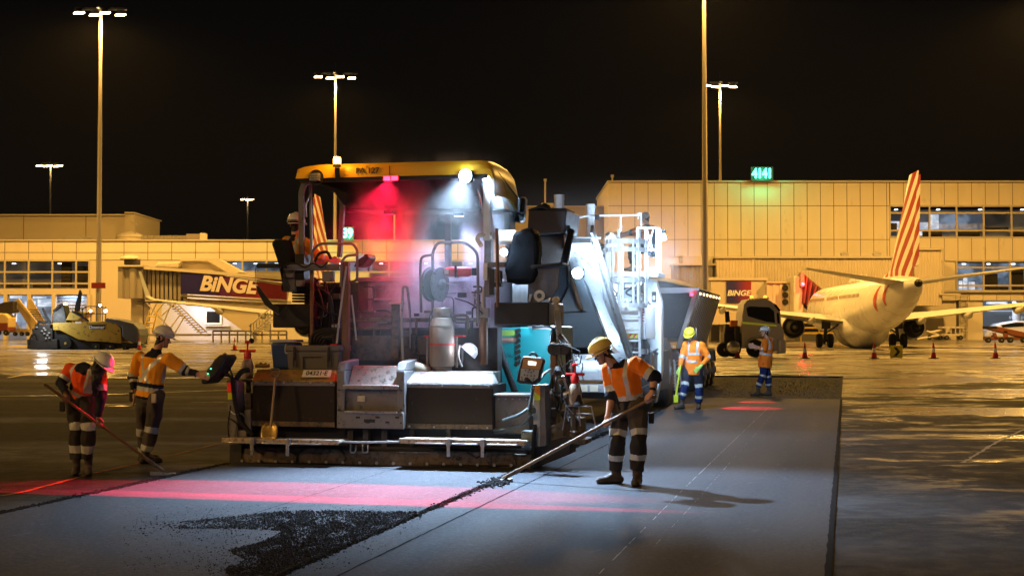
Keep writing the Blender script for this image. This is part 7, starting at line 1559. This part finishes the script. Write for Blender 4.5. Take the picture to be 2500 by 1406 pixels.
def seg_t(p, a, b):
    d = b - a; L = d.length_squared; t = max(-.3, min(1.3, (p - a).dot(d) / L)) if L > 0 else 0; return t, (p - (a + d * max(0, min(1, t)))).length
def skinned(name, mb, mats, parent, org, vox, fn=None, smooth=3, fold=0, fscale=10, zmin=None, seed=0):
    me = bpy.data.meshes.new('tmp'); me.from_pydata([tuple(Vector(v) - org) for v in mb.v], [], mb.f)
    bm = bmesh.new(); bm.from_mesh(me); bmesh.ops.recalc_face_normals(bm, faces=bm.faces); bm.to_mesh(me); bm.free()
    o = bpy.data.objects.new('tmp', me); COL.objects.link(o)
    m = o.modifiers.new('r', 'REMESH'); m.mode = 'VOXEL'; m.voxel_size = vox; m.adaptivity = 0
    if smooth: s = o.modifiers.new('s', 'SMOOTH'); s.iterations = smooth; s.factor = .5
    dg = bpy.context.evaluated_depsgraph_get(); ne = bpy.data.meshes.new_from_object(o.evaluated_get(dg)); bpy.data.objects.remove(o); ne.name = name
    if fold > 0 or zmin is not None:
        ne.update(); nv = len(ne.vertices); co = np.empty(nv * 3); ne.vertices.foreach_get('co', co); co = co.reshape(-1, 3); no = np.empty(nv * 3); ne.vertices.foreach_get('normal', no); no = no.reshape(-1, 3)
        if fold > 0:
            dsp = np.array([1 - 2 * abs(mnoise.noise(Vector((c[0] * fscale + seed, c[1] * fscale, c[2] * fscale * .55)))) + .5 * mnoise.noise(Vector((c[0] * fscale * 2.3, c[1] * fscale * 2.3 + seed, c[2] * fscale * 1.6))) for c in co]); co = co + no * (dsp[:, None] - .5) * fold
        if zmin is not None: co[:, 2] = np.maximum(co[:, 2], zmin)
        ne.vertices.foreach_set('co', co.reshape(-1))
    ne.materials.clear()
    for x in mats: ne.materials.append(x)
    if fn:
        idx = [fn(Vector(p.center) + org) for p in ne.polygons]; ne.polygons.foreach_set('material_index', idx)
    ne.polygons.foreach_set('use_smooth', [True] * len(ne.polygons)); ne.update()
    ob = bpy.data.objects.new(name, ne); link(ob, parent); return ob
def hand(mb, wr, c, g=None, fdir=None, s=1.0, side=1, rg=.024):
    """wr wrist, c palm/handle centre; g handle axis when gripping, else fdir pointing direction"""
    wr = Vector(wr); c = Vector(c)
    if g is not None:
        g = Vector(g).normalized(); a = (c - wr); a = (a - g * a.dot(g)).normalized(); n = g.cross(a).normalized() * side
        k0 = c + n * rg * 1.3 - a * .03; cap(mb, wr, k0, .026 * s, .026 * s, g, 1.45, .75)
        for i in range(4):
            o = g * ((i - 1.5) * .0215 * s); r = rg * (1.0 + .08 * (1.5 - abs(i - 1.5))); pts = [c + o - a * .015 + n * r * 1.25, c + o + a * r * .95 + n * r * .85, c + o + a * r * 1.15 - n * r * .45, c + o - n * r * 1.2 + a * .1 * r, c + o - n * r * .9 - a * r * .7]
            for q, (u, v) in enumerate(zip(pts[:-1], pts[1:])): cap(mb, u, v, (.0105 - q * .0006) * s, (.010 - q * .0006) * s, n=10)
        tb = wr.lerp(c, .55) + g * .03 * s; t1 = c + g * .042 * s - a * .012 - n * .5 * rg; t2 = c + g * .030 * s + a * .2 * rg - n * rg * 1.3
        cap(mb, tb, t1, .013 * s, .0115 * s, n=10); cap(mb, t1, t2, .0115 * s, .010 * s, n=10)
    else:
        d = Vector(fdir).normalized(); up = Vector((0, 0, 1)); x = up - d * up.dot(d); x = x.normalized(); n = d.cross(x)
        cap(mb, wr, c + d * .02, .024 * s, .030 * s, x, 1.35, .62)
        for i in range(4):
            L = (.070, .080, .076, .060)[i] * s; o = x * ((1.5 - i) * .020 * s); a0 = c + d * .045 * s + o; a1 = a0 + d * L * .5 + x * (1.5 - i) * .004 - n * .004; a2 = a1 + d * L * .42 - n * .014
            cap(mb, a0 - d * .03, a1, .0105 * s, .0095 * s, n=10); cap(mb, a1, a2, .0095 * s, .0085 * s, n=10)
        t0 = c - d * .01 + x * .028 * s; cap(mb, t0, t0 + x * .028 + d * .03, .012 * s, .011 * s, n=10); cap(mb, t0 + x * .028 + d * .03, t0 + x * .03 + d * .058, .011 * s, .009 * s, n=10)
def person(lab, D, J, st, vox=.008):
    W = {k: (P(v[0], v[1], D + v[2]) if len(v) == 3 else Vector(v[:3])) for k, v in J.items() if not k.startswith('_')}
    hips = (W['hl'] + W['hr']) / 2; org = Vector((hips.x, hips.y, st['floor'])); r = empty('person', org, 0, lab, 'person'); K = st.get('k', 1.0)
    f = Vector(st['face']).normalized(); hf = Vector(st['hf']).normalized(); hu = Vector(st['hu']); hu = (hu - hf * hu.dot(hf)).normalized(); hx = hf.cross(hu)
    H = W['head']; nk = W['neck']; sl, sr, el, er, wl, wr_ = W['sl'], W['sr'], W['el'], W['er'], W['wl'], W['wr']; pel = W['pel']; sx = (sr - sl).normalized(); ch = (sl + sr) / 2; hw = (sr - sl).length / 2
    up = (ch - pel); TL = up.length; up = up.normalized(); sxo = (sx - up * sx.dot(up)).normalized(); fw = up.cross(sxo)
    if fw.dot(f) < 0: fw = -fw
    c1 = pel.lerp(ch, .78)
    # body (one continuous surface)
    b = MB(); HP = lambda x, y, z: H + hx * x * K + hf * y * K + hu * z * K
    cap(b, HP(0, -.018, .035), HP(0, .012, .035), .082 * K, .080 * K, hx, .93, 1.05); cap(b, HP(0, .03, .0), HP(0, .045, -.075), .066 * K, .042 * K, hx, .98, .95); cap(b, HP(0, .088, .0), HP(0, .108, -.028), .010 * K, .014 * K, hx, .9, 1.0, n=10)
    cap(b, HP(-.03, .083, .025), HP(.03, .083, .025), .012 * K, .012 * K, n=10); cap(b, HP(-.018, .086, -.055), HP(.018, .086, -.055), .010, .010, n=10); cap(b, HP(0, .075, -.09), HP(0, .078, -.088), .022 * K, .02 * K, n=10)
    for s in (-1, 1): cap(b, HP(s * .078, -.01, .012), HP(s * .083, -.016, -.022), .013 * K, .009 * K, hf, 1.3, .5, n=10)
    cap(b, nk - up * .05, H - hu * .03 - hf * .02, .058 * K, .054 * K); cap(b, pel, c1, .13 * K, .15 * K, sx, 1.05, .72); cap(b, sl, sr, .055 * K, .055 * K)
    for (s_, e_, w_) in ((sl, el, wl), (sr, er, wr_)): cap(b, s_, e_, .050 * K, .041 * K); cap(b, e_, e_.lerp(w_, .35), .041 * K, .043 * K); cap(b, e_.lerp(w_, .35), w_, .043 * K, .027 * K)
    for q in 'lr':
        h_, k_, a_ = W['h' + q], W['k' + q], W['a' + q]; cap(b, h_, k_, .078 * K, .052 * K); cap(b, k_, a_, .052 * K, .035 * K)
    for q, hd in (('l', st.get('handl')), ('r', st.get('handr'))):
        if hd: hand(b, W['w' + q], W['c' + q], s=K * st.get('hs', 1.0), **hd)
    gl = st.get('glove'); eyes = [HP(s * .031, .078, .008) for s in (-1, 1)]; mouth = HP(0, .09, -.058)
    def bfn(p):
        if gl and ((p - W['cl']).length < .13 or (p - W['cr']).length < .13): return 4
        q = p - H; x = q.dot(hx); y = q.dot(hf); z = q.dot(hu)
        if q.length < .16:
            for e in eyes:
                if (p - e).length < .014: return 1
            if (p - mouth).length < .02: return 2
            if y > .04 and .024 < z < .034 and .012 < abs(x) < .05: return 3
            if (y < .02 and z > -.05 + .9 * y) and not (abs(x) > .07 and z < .02 and y > -.03) or z > .07: return 3
        return 0
    body = skinned('body', b, [st.get('skin', F['skin']), F['eye'], F['lip'], F['hair'], F['glove']], r, org, vox * .75, bfn, 2)
    # shirt
    s = MB(); g = .012 * K
    cap(s, pel - up * st.get('tail', .06), c1, st.get('belly', .155) * K * 1.06, .180 * K, sx, 1.08, st.get('thick', .78), f0=True); cap(s, c1, ch - up * .02, .180 * K, .13 * K, sx, 1.1, .72); cap(s, sl - up * .01, sr - up * .01, .072 * K, .072 * K); cap(s, nk - up * .07, nk - up * .005, .080 * K, .068 * K, f1=True)
    for (s_, e_, w_, le) in ((sl, el, wl, st.get('slv', 1)), (sr, er, wr_, st.get('slv', 1))):
        cap(s, s_, e_, .086 * K, .074 * K, f1=(le <= 1 and False))
        if le > 1.01: cap(s, e_, e_.lerp(w_, le - 1), .062 * K, (.062 - .022 * (le - 1)) * K, f1=True)
        else: cap(s, e_, e_.lerp(w_, .12), .074 * K, .078 * K, f1=True)
    A = st['shirt']
    def sfn(p):
        for (s_, e_, w_) in ((sl, el, wl), (sr, er, wr_)):
            tu, du = seg_t(p, s_, e_); tf, df = seg_t(p, e_, w_)
            if tu > .12 and min(du, df) < .118 * K:
                t = tu if du <= df + .004 and tu < 1 else 1 + max(0, tf)
                if t > .22:
                    for (a0, a1, mi) in A.get('arm', []):
                        if a0 <= t < a1: return mi
                    return 0
        q = p - pel; t = q.dot(up) / TL; x = q.dot(sxo) / hw; y = q.dot(fw)
        for (a0, a1, mi) in A.get('torso', []):
            if a0 <= t < a1: return mi
        if t > 1.02 and abs(x) < .42: return A.get('collar', 1)
        if A.get('cross') and y < -.01 and abs(abs(x) - abs(t - A['cross']) * 1.15) < .12 and t > .26: return 2
        if A.get('straps') and (y > -.01 or not A.get('cross')) and A['straps'][0] < abs(x) < A['straps'][1] and t > A.get('st0', .35): return 2
        if A.get('placket') and y > 0 and abs(x) < .05: return A['placket']
        return 0
    shirt = skinned('shirt', s, [F[A['c']], F[A.get('c1', 'navy')], F['tape']], r, org, vox, sfn, 3, .012 * K, 9, seed=D)
    # trousers
    t_ = MB(); cap(t_, pel + up * .06, pel - Vector((0, 0, .04)), .135 * K, .14 * K, sx, 1.12, .80)
    for q in 'lr':
        h_, k_, a_ = W['h' + q], W['k' + q], W['a' + q]; cap(t_, h_ + Vector((0, 0, .03)), k_, .112 * K, .088 * K); cap(t_, k_, k_.lerp(a_, .5), .088 * K, .086 * K); cap(t_, k_.lerp(a_, .5), a_.lerp(k_, .06), .086 * K, .074 * K, f1=True)
    for c_ in (W['hl'], W['hr']): cap(t_, c_, pel, .10 * K, .12 * K)
    B = st['pants']
    def pfn(p):
        best = None
        for q in 'lr':
            h_, k_, a_ = W['h' + q], W['k' + q], W['a' + q]; tu, du = seg_t(p, h_, k_); tf, df = seg_t(p, k_, a_)
            for d_, t in ((du, max(0, tu) if tu < 1 else None), (df, 1 + max(0, tf))):
                if t is not None and (best is None or d_ < best[0]): best = (d_, t)
        for (a0, a1, mi) in B.get('bands', []):
            if best and a0 <= best[1] < a1: return mi
        return 0
    skinned('trousers', t_, [F[B['c']], F[B.get('c1', 'navy')], F['tape']], r, org, vox, pfn, 3, .018 * K, 8, seed=D * 2)
    # boots
    fl = st['floor']
    for q in 'lr':
        a_, t0 = W['a' + q], W['t' + q]; bt = MB(); gz_ = (W['g' + q].z if 'g' + q in W else fl); d = Vector((t0.x - a_.x, t0.y - a_.y, 0)); d = d.normalized() if d.length > .02 else Vector((f.x, f.y, 0)).normalized(); hl = Vector((a_.x, a_.y, gz_ + .045)) - d * .045; to = hl + d * .22 * K; to.z = gz_ + .035
        if abs(t0.z - gz_) > .06 and st.get('toeup'): to.z = t0.z
        cap(bt, a_ + Vector((0, 0, .07)), hl + d * .03 + Vector((0, 0, .03)), .058 * K, .052 * K, f0=True); cap(bt, hl, to, .050 * K, .046 * K, Vector((0, 0, 1)).cross(d), 1.0, .95); cap(bt, hl + d * .04 + Vector((0, 0, .05)), to - d * .05, .048 * K, .044 * K)
        zc = min(gz_, to.z) ; skinned('boot', bt, [st.get('bootm', F['boot']), F['sole']], r, org, vox, lambda p, z=gz_: 1 if p.z < z + .022 else 0, 2, .003, 20, zmin=gz_ + .002 - org.z)
    # headgear
    hm = st.get('hat')
    if hm is not None:
        h = MB(); N = 26; R_ = 9; HC = HP(0, .0, .045)
        for i in range(R_ + 1):
            a = math.pi / 2 * i / R_; ca, sa = math.cos(a), math.sin(a)
            for k in range(N): an = 2 * math.pi * k / N; h.v.append(tuple(HC + hx * (.118 * K * ca ** .85 * math.cos(an)) + hf * (.142 * K * ca ** .85 * math.sin(an)) + hu * (.118 * K * sa ** .95 + .004)))
        for i in range(R_):
            for k in range(N): a = i * N + k; c = i * N + (k + 1) % N; h.f.append((a, c, c + N, a + N)); h.mi.append(0)
        ho = h.build('helmet', hm, r, True, 0, loc=-org, ang=60); ho.modifiers.new('t', 'SOLIDIFY').thickness = .004
        v = MB(); M_ = 13
        for j in range(3):
            for k in range(N + 1):
                an = 2 * math.pi * k / N; fr = max(0, math.sin(an)); ext = (.010 + .050 * fr ** 2) * j / 2; v.v.append(tuple(HC + hx * ((.119 * K + ext * .6) * math.cos(an)) + hf * ((.143 * K + ext) * math.sin(an)) - hu * (.004 + .012 * j / 2 * (fr + .3))))
        for j in range(2):
            for k in range(N): a = j * (N + 1) + k; v.f.append((a, a + 1, a + N + 2, a + N + 1)); v.mi.append(0)
        vo = v.build('brim', hm, ho, True, 0, ang=60); vo.modifiers.new('t', 'SOLIDIFY').thickness = .005
        rg = MB().sweep([HC + hf * (.125 * math.cos(R(a))) * K + hu * (.118 * math.sin(R(a)) + .006) * K for a in range(12, 172, 12)], .011, 7); rg.build('ridge', hm, ho, True)
        for s_ in (-1, 1): MB().sweep([HP(s_ * .08, .02, .03), HP(s_ * .078, .03, -.03), HP(s_ * .04, .05, -.10), HP(0, .06, -.112)], .004, 5).build('chin_strap', M['black'], ho)
        MB().sweep([HC - hf * .06 * K - hu * .035 - hx * .09, HC - hf * .105 * K - hu * .04 - hx * .05, HC - hf * .12 * K - hu * .042, HC - hf * .105 * K - hu * .04 + hx * .05, HC - hf * .06 * K - hu * .035 + hx * .09], .007, 5).build('ratchet_band', hm, ho)
    if st.get('cap_'):
        h = MB(); cap(h, HP(0, -.01, .06), HP(0, .01, .06), .092 * K, .092 * K, hx, .98, 1.08); skinned('cap', h, [mat('beige_cap', (.4, .34, .27), .8, var=.1)], r, org, .012, None, 1, zmin=None)
        MB().sweep([HP(0, .07, .05), HP(0, .15, .035)], [.06, .05], 12).build('cap_peak', mat('beige_cap', (.4, .34, .27), .8), r, loc=-org)
    if st.get('longhair'):
        h = MB(); a0, a1, a2 = [P(*q) for q in st['longhair']]; cap(h, HP(0, -.03, .02), HP(0, -.03, .0), .09, .085); cap(h, HP(-.02, -.04, .0), a0, .075, .06); cap(h, a0, a1, .06, .05); cap(h, a1, a2, .05, .02)
        skinned('hair', h, [F['hair']], r, org, vox, None, 2, .02, 16)
    if st.get('mask'):
        h = MB(); cap(h, HP(0, .06, -.03), HP(0, .06, -.06), .055, .045, hx, 1.15, .9); skinned('face_mask', h, [F['mask']], r, org, .009, None, 2)
    return r, W
def radio(r, W, q, m=None, nm='radio'):
    p = P(*q) - r.location; o = MB().box(p - Vector((.03, .02, .06)), p + Vector((.03, .02, .06))).build(nm, m or M['black'], r, True, .006)
    if nm == 'radio': MB().cyl(p + Vector((.015, 0, .06)), p + Vector((.015, 0, .2)), .006, n=6).build('antenna', M['black'], o)
    return o
# --- front worker with lute
D = 16.0; ga = P(1602, 966, 15.70); gb = P(1228, 1172, 16.30); gax = (gb - ga).normalized()
J = dict(head=(1471, 861, -.05), neck=(1500, 884, .0), sl=(1553, 889, -.13), sr=(1487, 903, .14), el=(1598, 921, -.24), er=(1494, 966, .08), wl=(1592, 958, -.30), wr=(1484, 1016, -.04), cl=(1584, 974, -.27), cr=(1481, 1033, -.09),
    pel=(1535, 984, .04), hl=(1556, 996, -.04), hr=(1516, 997, .11), kl=(1560, 1070, -.14), kr=(1506, 1072, .0), al=(1556, 1150, -.06), ar=(1503, 1151, .08), tl=(1549, 1180, -.30), tr=(1455, 1176, .02))
st = dict(floor=0.008, face=(-.7, -.7, 0), hf=(-.80, -.32, -.42), hu=(-.42, -.15, .88), hat=F['hyellow'], handl=dict(g=gax, side=1), handr=dict(g=gax, side=-1), slv=1.0, skin=F['skin'],
    shirt=dict(c='orange', arm=[(.62, .86, 2), (.86, 3, 1)], torso=[(-.6, .12, 1), (.12, .25, 2)], straps=(.42, .66), st0=.22, collar=1), pants=dict(c='grey', c1='dark', bands=[(0, .72, 0), (.72, .92, 2), (.92, 1.45, 1), (1.45, 1.62, 2), (1.62, 3, 1)]), belly=.150, tail=.05, k=1.04)
r1, W1 = person('worker in orange shirt and yellow helmet bent over the lane joint', D, J, st, .0075)
m_ = MB(); c = W1['wl']; d = (W1['wl'] - W1['el']).normalized(); m_.cyl(c - d * .05 - r1.location, c - d * .02 - r1.location, .036, n=16); m_.build('wrist_watch', M['black'], r1, True)
radio(r1, W1, (1590, 1020, D - .05), M['black'], 'tool_pouch')
def lute(a, b, lab, head_w, ax, m=None):
    r = empty('asphalt_lute', Vector((b.x, b.y, .01)), 0, lab, 'rake'); o = r.location; d = (b - a).normalized()
    MB().sweep([a - o, a.lerp(b, .5) - o, b - o], [.017, .018, .019], 12).build('handle', m or M['wood'], r)
    ax = Vector(ax).normalized(); nd = Vector((ax.y, -ax.x, 0)); c = Vector((b.x, b.y, 0)) - o
    q = MB().hexa([c - ax * head_w - nd * .06, c + ax * head_w - nd * .06, c + ax * head_w + nd * .06, c - ax * head_w + nd * .06, c - ax * head_w - nd * .045 + Vector((0, 0, .02)), c + ax * head_w - nd * .045 + Vector((0, 0, .02)), c + ax * head_w + nd * .045 + Vector((0, 0, .02)), c - ax * head_w + nd * .045 + Vector((0, 0, .05))]); q.build('head', M['grey'], r, True, .004)
    q = MB().cyl((b - d * .22) - o, b - o + Vector((0, 0, .0)), .024, n=10); q.bar(c - nd * .05 + Vector((0, 0, .02)), b - d * .1 - o, .03, .01); q.build('socket', M['dirty'], r, True); return r
lute(ga, gb + Vector((0, 0, .02)), 'long handled lute held by the yellow helmeted front worker', .10, (gax.x, gax.y, 0))
pts = [(G(random.gauss(1215, 16), random.gauss(1180, 5)), random.uniform(.008, .03)) for _ in range(160)]
for p_, s_ in pts: p_.z = .01
crumbs('raked_asphalt', pts, 'small heap of asphalt raked up at the joint')
# --- standing worker at left, back to us
D = 18.5
J = dict(head=(397, 826, .02), neck=(383, 851, .02), sl=(341, 873, .13), sr=(413, 876, -.13), el=(325, 918, .20), er=(449, 903, -.12), wl=(327, 955, .14), wr=(484, 914, -.16), cl=(328, 968, .08), cr=(494, 918, -.17),
    pel=(365, 958, .0), hl=(352, 975, .08), hr=(382, 975, -.08), kl=(350, 1046, .10), kr=(372, 1042, -.10), al=(352, 1106, .26), ar=(357, 1104, -.10), tl=(392, 1120, .42), tr=(392, 1130, .02))
st = dict(floor=0.006, face=(.7, .7, 0), hf=(.93, .25, -.26), hu=(.2, 0, 1), hat=F['hwhite'], handl=dict(fdir=(0, .1, -1)), handr=dict(fdir=(.9, -.1, -.12)), slv=1.9, skin=F['skin'],
    shirt=dict(c='amber', arm=[(.80, 1.02, 2), (1.02, 1.24, 1), (1.24, 1.42, 2), (1.42, 3, 1)], torso=[(-.7, -.12, 1), (-.12, .04, 0), (.04, .16, 2), (.16, .28, 1)], cross=.52, straps=(.5, .75), collar=1), pants=dict(c='grey', c1='dark', bands=[(0, 1.0, 0), (1.0, 1.22, 2), (1.22, 1.72, 0), (1.72, 1.98, 2)]), belly=.165, tail=.08)
r2, W2 = person('worker in amber shirt and white helmet touching the control panel', D, J, st, .008)
radio(r2, W2, (376, 972, D - .19), M['cream2'], 'white_pocket_radio'); radio(r2, W2, (322, 968, D + .1), M['black'], 'radio')
# --- bending worker with lute
D = 17.05; ga = P(108, 937, 16.75); gb = P(398, 1149, 17.1); gax = (gb - ga).normalized()
J = dict(head=(249, 890, -.26), neck=(226, 898, -.16), sl=(243, 908, -.19), sr=(172, 902, .03), el=(247, 968, -.26), er=(150, 932, -.02), wl=(240, 1020, -.22), wr=(160, 962, -.22), cl=(243, 1035, -.19), cr=(161, 975, -.24),
    pel=(197, 968, .06), hl=(214, 978, .02), hr=(182, 978, .10), kl=(216, 1046, -.06), kr=(184, 1046, .02), al=(215, 1124, .02), ar=(186, 1124, .06), tl=(218, 1156, -.25), tr=(180, 1154, -.2))
st = dict(floor=0.004, face=(.5, -.85, 0), hf=(.72, -.42, -.55), hu=(.45, -.15, .85), hat=F['hwhite'], handl=dict(g=gax, side=1), handr=dict(g=gax, side=-1), slv=1.92, skin=F['skin2'], longhair=[(238, 905, 16.72), (234, 935, 16.70), (232, 965, 16.72)],
    shirt=dict(c='redor', arm=[(.55, .80, 2), (.80, 3, 1)], torso=[(-.7, -.02, 1), (.14, .27, 2)], straps=(.45, .72), collar=1), pants=dict(c='dark', c1='navy', bands=[(.82, 1.02, 2), (1.5, 1.74, 2)]), belly=.135, tail=.02, k=.93)
r3, W3 = person('long haired worker in red orange vest leaning over a lute', D, J, st, .0075)
radio(r3, W3, (152, 992, D - .05), M['black'], 'radio')
lute(ga, gb, 'long handled lute held by the long haired worker', .15, (.97, .25, 0), mat('old_wood', (.16, .09, .04), .6, var=.3, scale=12))
# --- yellow helmet worker with measuring stick beside the truck
D = 31.0
J = dict(head=(1684, 817, -.02), neck=(1690, 834, .0), sl=(1712, 842, -.05), sr=(1675, 841, .04), el=(1729, 872, -.05), er=(1665, 873, -.05), wl=(1712, 893, -.2), wr=(1659, 902, -.15), cl=(1705, 900, -.22), cr=(1658, 911, -.17),
    pel=(1692, 897, .0), hl=(1704, 905, -.02), hr=(1681, 905, .04), kl=(1707, 946, -.05), kr=(1672, 942, -.1), al=(1706, 983, .02), ar=(1664, 976, -.1), tl=(1702, 996, -.3), tr=(1645, 990, -.25))
st = dict(floor=0.006, face=(-.35, -.93, 0), hf=(-.3, -.75, -.45), hu=(-.2, -.4, .9), hat=F['hlime'], handl=dict(fdir=(-.7, -.3, -.5)), handr=dict(g=(-.15, 0, -1), side=1), slv=1.85, skin=F['skin2'], glove=1, mask=1,
    shirt=dict(c='orange', arm=[(.85, 1.1, 2), (1.1, 3, 0)], torso=[(.22, .32, 2), (.55, .65, 2)], straps=(.45, .7), st0=.65, collar=0), pants=dict(c='blue', c1='navy', bands=[(0, .8, 1), (.8, 1.0, 2), (1.0, 1.5, 0), (1.5, 1.68, 2)]), belly=.17, tail=.16, hs=1.15)
r4, W4 = person('worker in lime yellow helmet and gloves holding a yellow stick', D, J, st, .012)
r = empty('measuring_stick', P(1650, 977, D - .2), 0, 'yellow levelling stick held by the gloved worker', 'stick'); o_ = r.location
MB().cyl(P(1662, 890, D - .2) - o_, P(1650, 968, D - .2) - o_, .022, n=10).build('shaft', M['lime'], r); MB().box((-.05, -.03, -.05), (.05, .03, .12)).build('foot_block', M['lime'], r, True, .01)
# --- arms folded worker
D = 38.5
J = dict(head=(1868, 811, -.02), neck=(1874, 826, .0), sl=(1868, 832, -.17), sr=(1882, 831, .15), el=(1866, 853, -.24), er=(1876, 854, .18), wl=(1847, 849, -.15), wr=(1847, 846, .08), cl=(1840, 847, -.12), cr=(1839, 844, .06),
    pel=(1868, 884, .0), hl=(1865, 890, -.08), hr=(1870, 890, .08), kl=(1862, 917, -.1), kr=(1875, 919, .1), al=(1850, 946, -.08), ar=(1877, 946, .12), tl=(1832, 958, -.1), tr=(1862, 959, .1))
st = dict(floor=-.064, face=(-1, -.15, 0), hf=(-.97, -.2, .05), hu=(0, 0, 1), hat=mat('dark_white_helmet', (.7, .7, .7), .3, var=.3, scale=12), handl=dict(fdir=(-.9, 0, .1)), handr=dict(fdir=(-.9, 0, .25)), slv=1.6, skin=F['skin'],
    shirt=dict(c='orange', arm=[(1.1, 1.4, 2)], torso=[(.32, .42, 2)], straps=(.5, .8), st0=.6, collar=0), pants=dict(c='blue', c1='navy', bands=[(.92, 1.06, 2), (1.62, 1.8, 2)]), belly=.185, thick=.95, tail=.14, hs=1.2)
r5, W5 = person('worker in blue trousers with raised forearms standing on the milled bed', D, J, st, .013)
# --- operator in the paver seat
D = 19.55
J = dict(head=(723, 549, .02), neck=(722, 571, .0), sl=(701, 592, .12), sr=(742, 594, -.08), el=(728, 632, .3), er=(772, 622, .05), wl=(768, 640, .45), wr=(800, 634, .35), cl=(778, 640, .48), cr=(812, 636, .42),
    pel=(722, 682, .0), hl=(716, 690, .1), hr=(734, 690, .0), kl=(757, 690, .55), kr=(768, 694, .45), al=(758, 756, .6), ar=(772, 760, .52), tl=(775, 768, .8), tr=(788, 770, .7))
fz = P(758, 768, D + .6).z
st = dict(floor=fz, face=(.5, .85, 0), hf=(.35, .9, -.1), hu=(0, .0, 1), hat=F['hwhite'], handl=dict(fdir=(.8, .3, -.1)), handr=dict(fdir=(.8, .3, -.1)), slv=1.85, skin=F['skin'],
    shirt=dict(c='amber', arm=[(1.35, 1.5, 2)], torso=[(.2, .3, 2)], straps=(.5, .75), collar=1), pants=dict(c='dark', c1='navy', bands=[(.85, 1.0, 2)]), belly=.17, tail=.02)
r6, W6 = person('paver operator in amber shirt seen from behind in the left seat', D, J, st, .009)
# --- operator on the feeder machine platform
D = 35.0
J = dict(head=(1577, 533, .0), neck=(1579, 549, .0), sl=(1568, 558, -.18), sr=(1590, 557, .18), el=(1541, 567, -.22), er=(1560, 572, .2), wl=(1516, 571, -.22), wr=(1530, 574, .15), cl=(1506, 572, -.2), cr=(1520, 575, .12),
    pel=(1580, 603, .0), hl=(1574, 608, -.1), hr=(1582, 608, .1), kl=(1541, 606, -.14), kr=(1552, 614, .1), al=(1544, 646, -.12), ar=(1556, 648, .12), tl=(1522, 658, -.14), tr=(1536, 660, .1))
fz = P(1540, 662, D).z
st = dict(floor=fz, face=(-1, -.1, 0), hf=(-.97, .1, -.15), hu=(-.1, 0, 1), handl=dict(fdir=(-.9, 0, -.1)), handr=dict(fdir=(-.9, 0, -.1)), slv=1.1, skin=F['skin'], cap_=1, bootm=F['tan'],
    shirt=dict(c='orange', arm=[(.98, 3, 1)], torso=[(-.6, .1, 1)], straps=(.5, .8), collar=1), pants=dict(c='navy', c1='navy', bands=[(1.0, 1.2, 2)]), belly=.17, tail=.02, hs=1.15)
r7, W7 = person('bareheaded-look operator in beige cap leaning on the platform desk', D, J, st, .012)
r7['label'] = 'machine operator in beige cap reaching over the platform control desk'
# ================================================================== night air
hz = MB().box((-730, -90, -1.4), (730, 730, 75)); hm_ = bpy.data.materials.new('haze_volume'); hm_.use_nodes = True
n = hm_.node_tree.nodes; l = hm_.node_tree.links; n.clear(); o = n.new('ShaderNodeOutputMaterial'); v = n.new('ShaderNodeVolumePrincipled')
v.inputs['Color'].default_value = (.9, .9, .9, 1); v.inputs['Density'].default_value = .00003; v.inputs['Anisotropy'].default_value = .45; l.new(v.outputs[0], o.inputs['Volume'])
ho = hz.build('haze', hm_, None, False); tag(ho, 'thin night haze over the whole apron', kind='stuff')
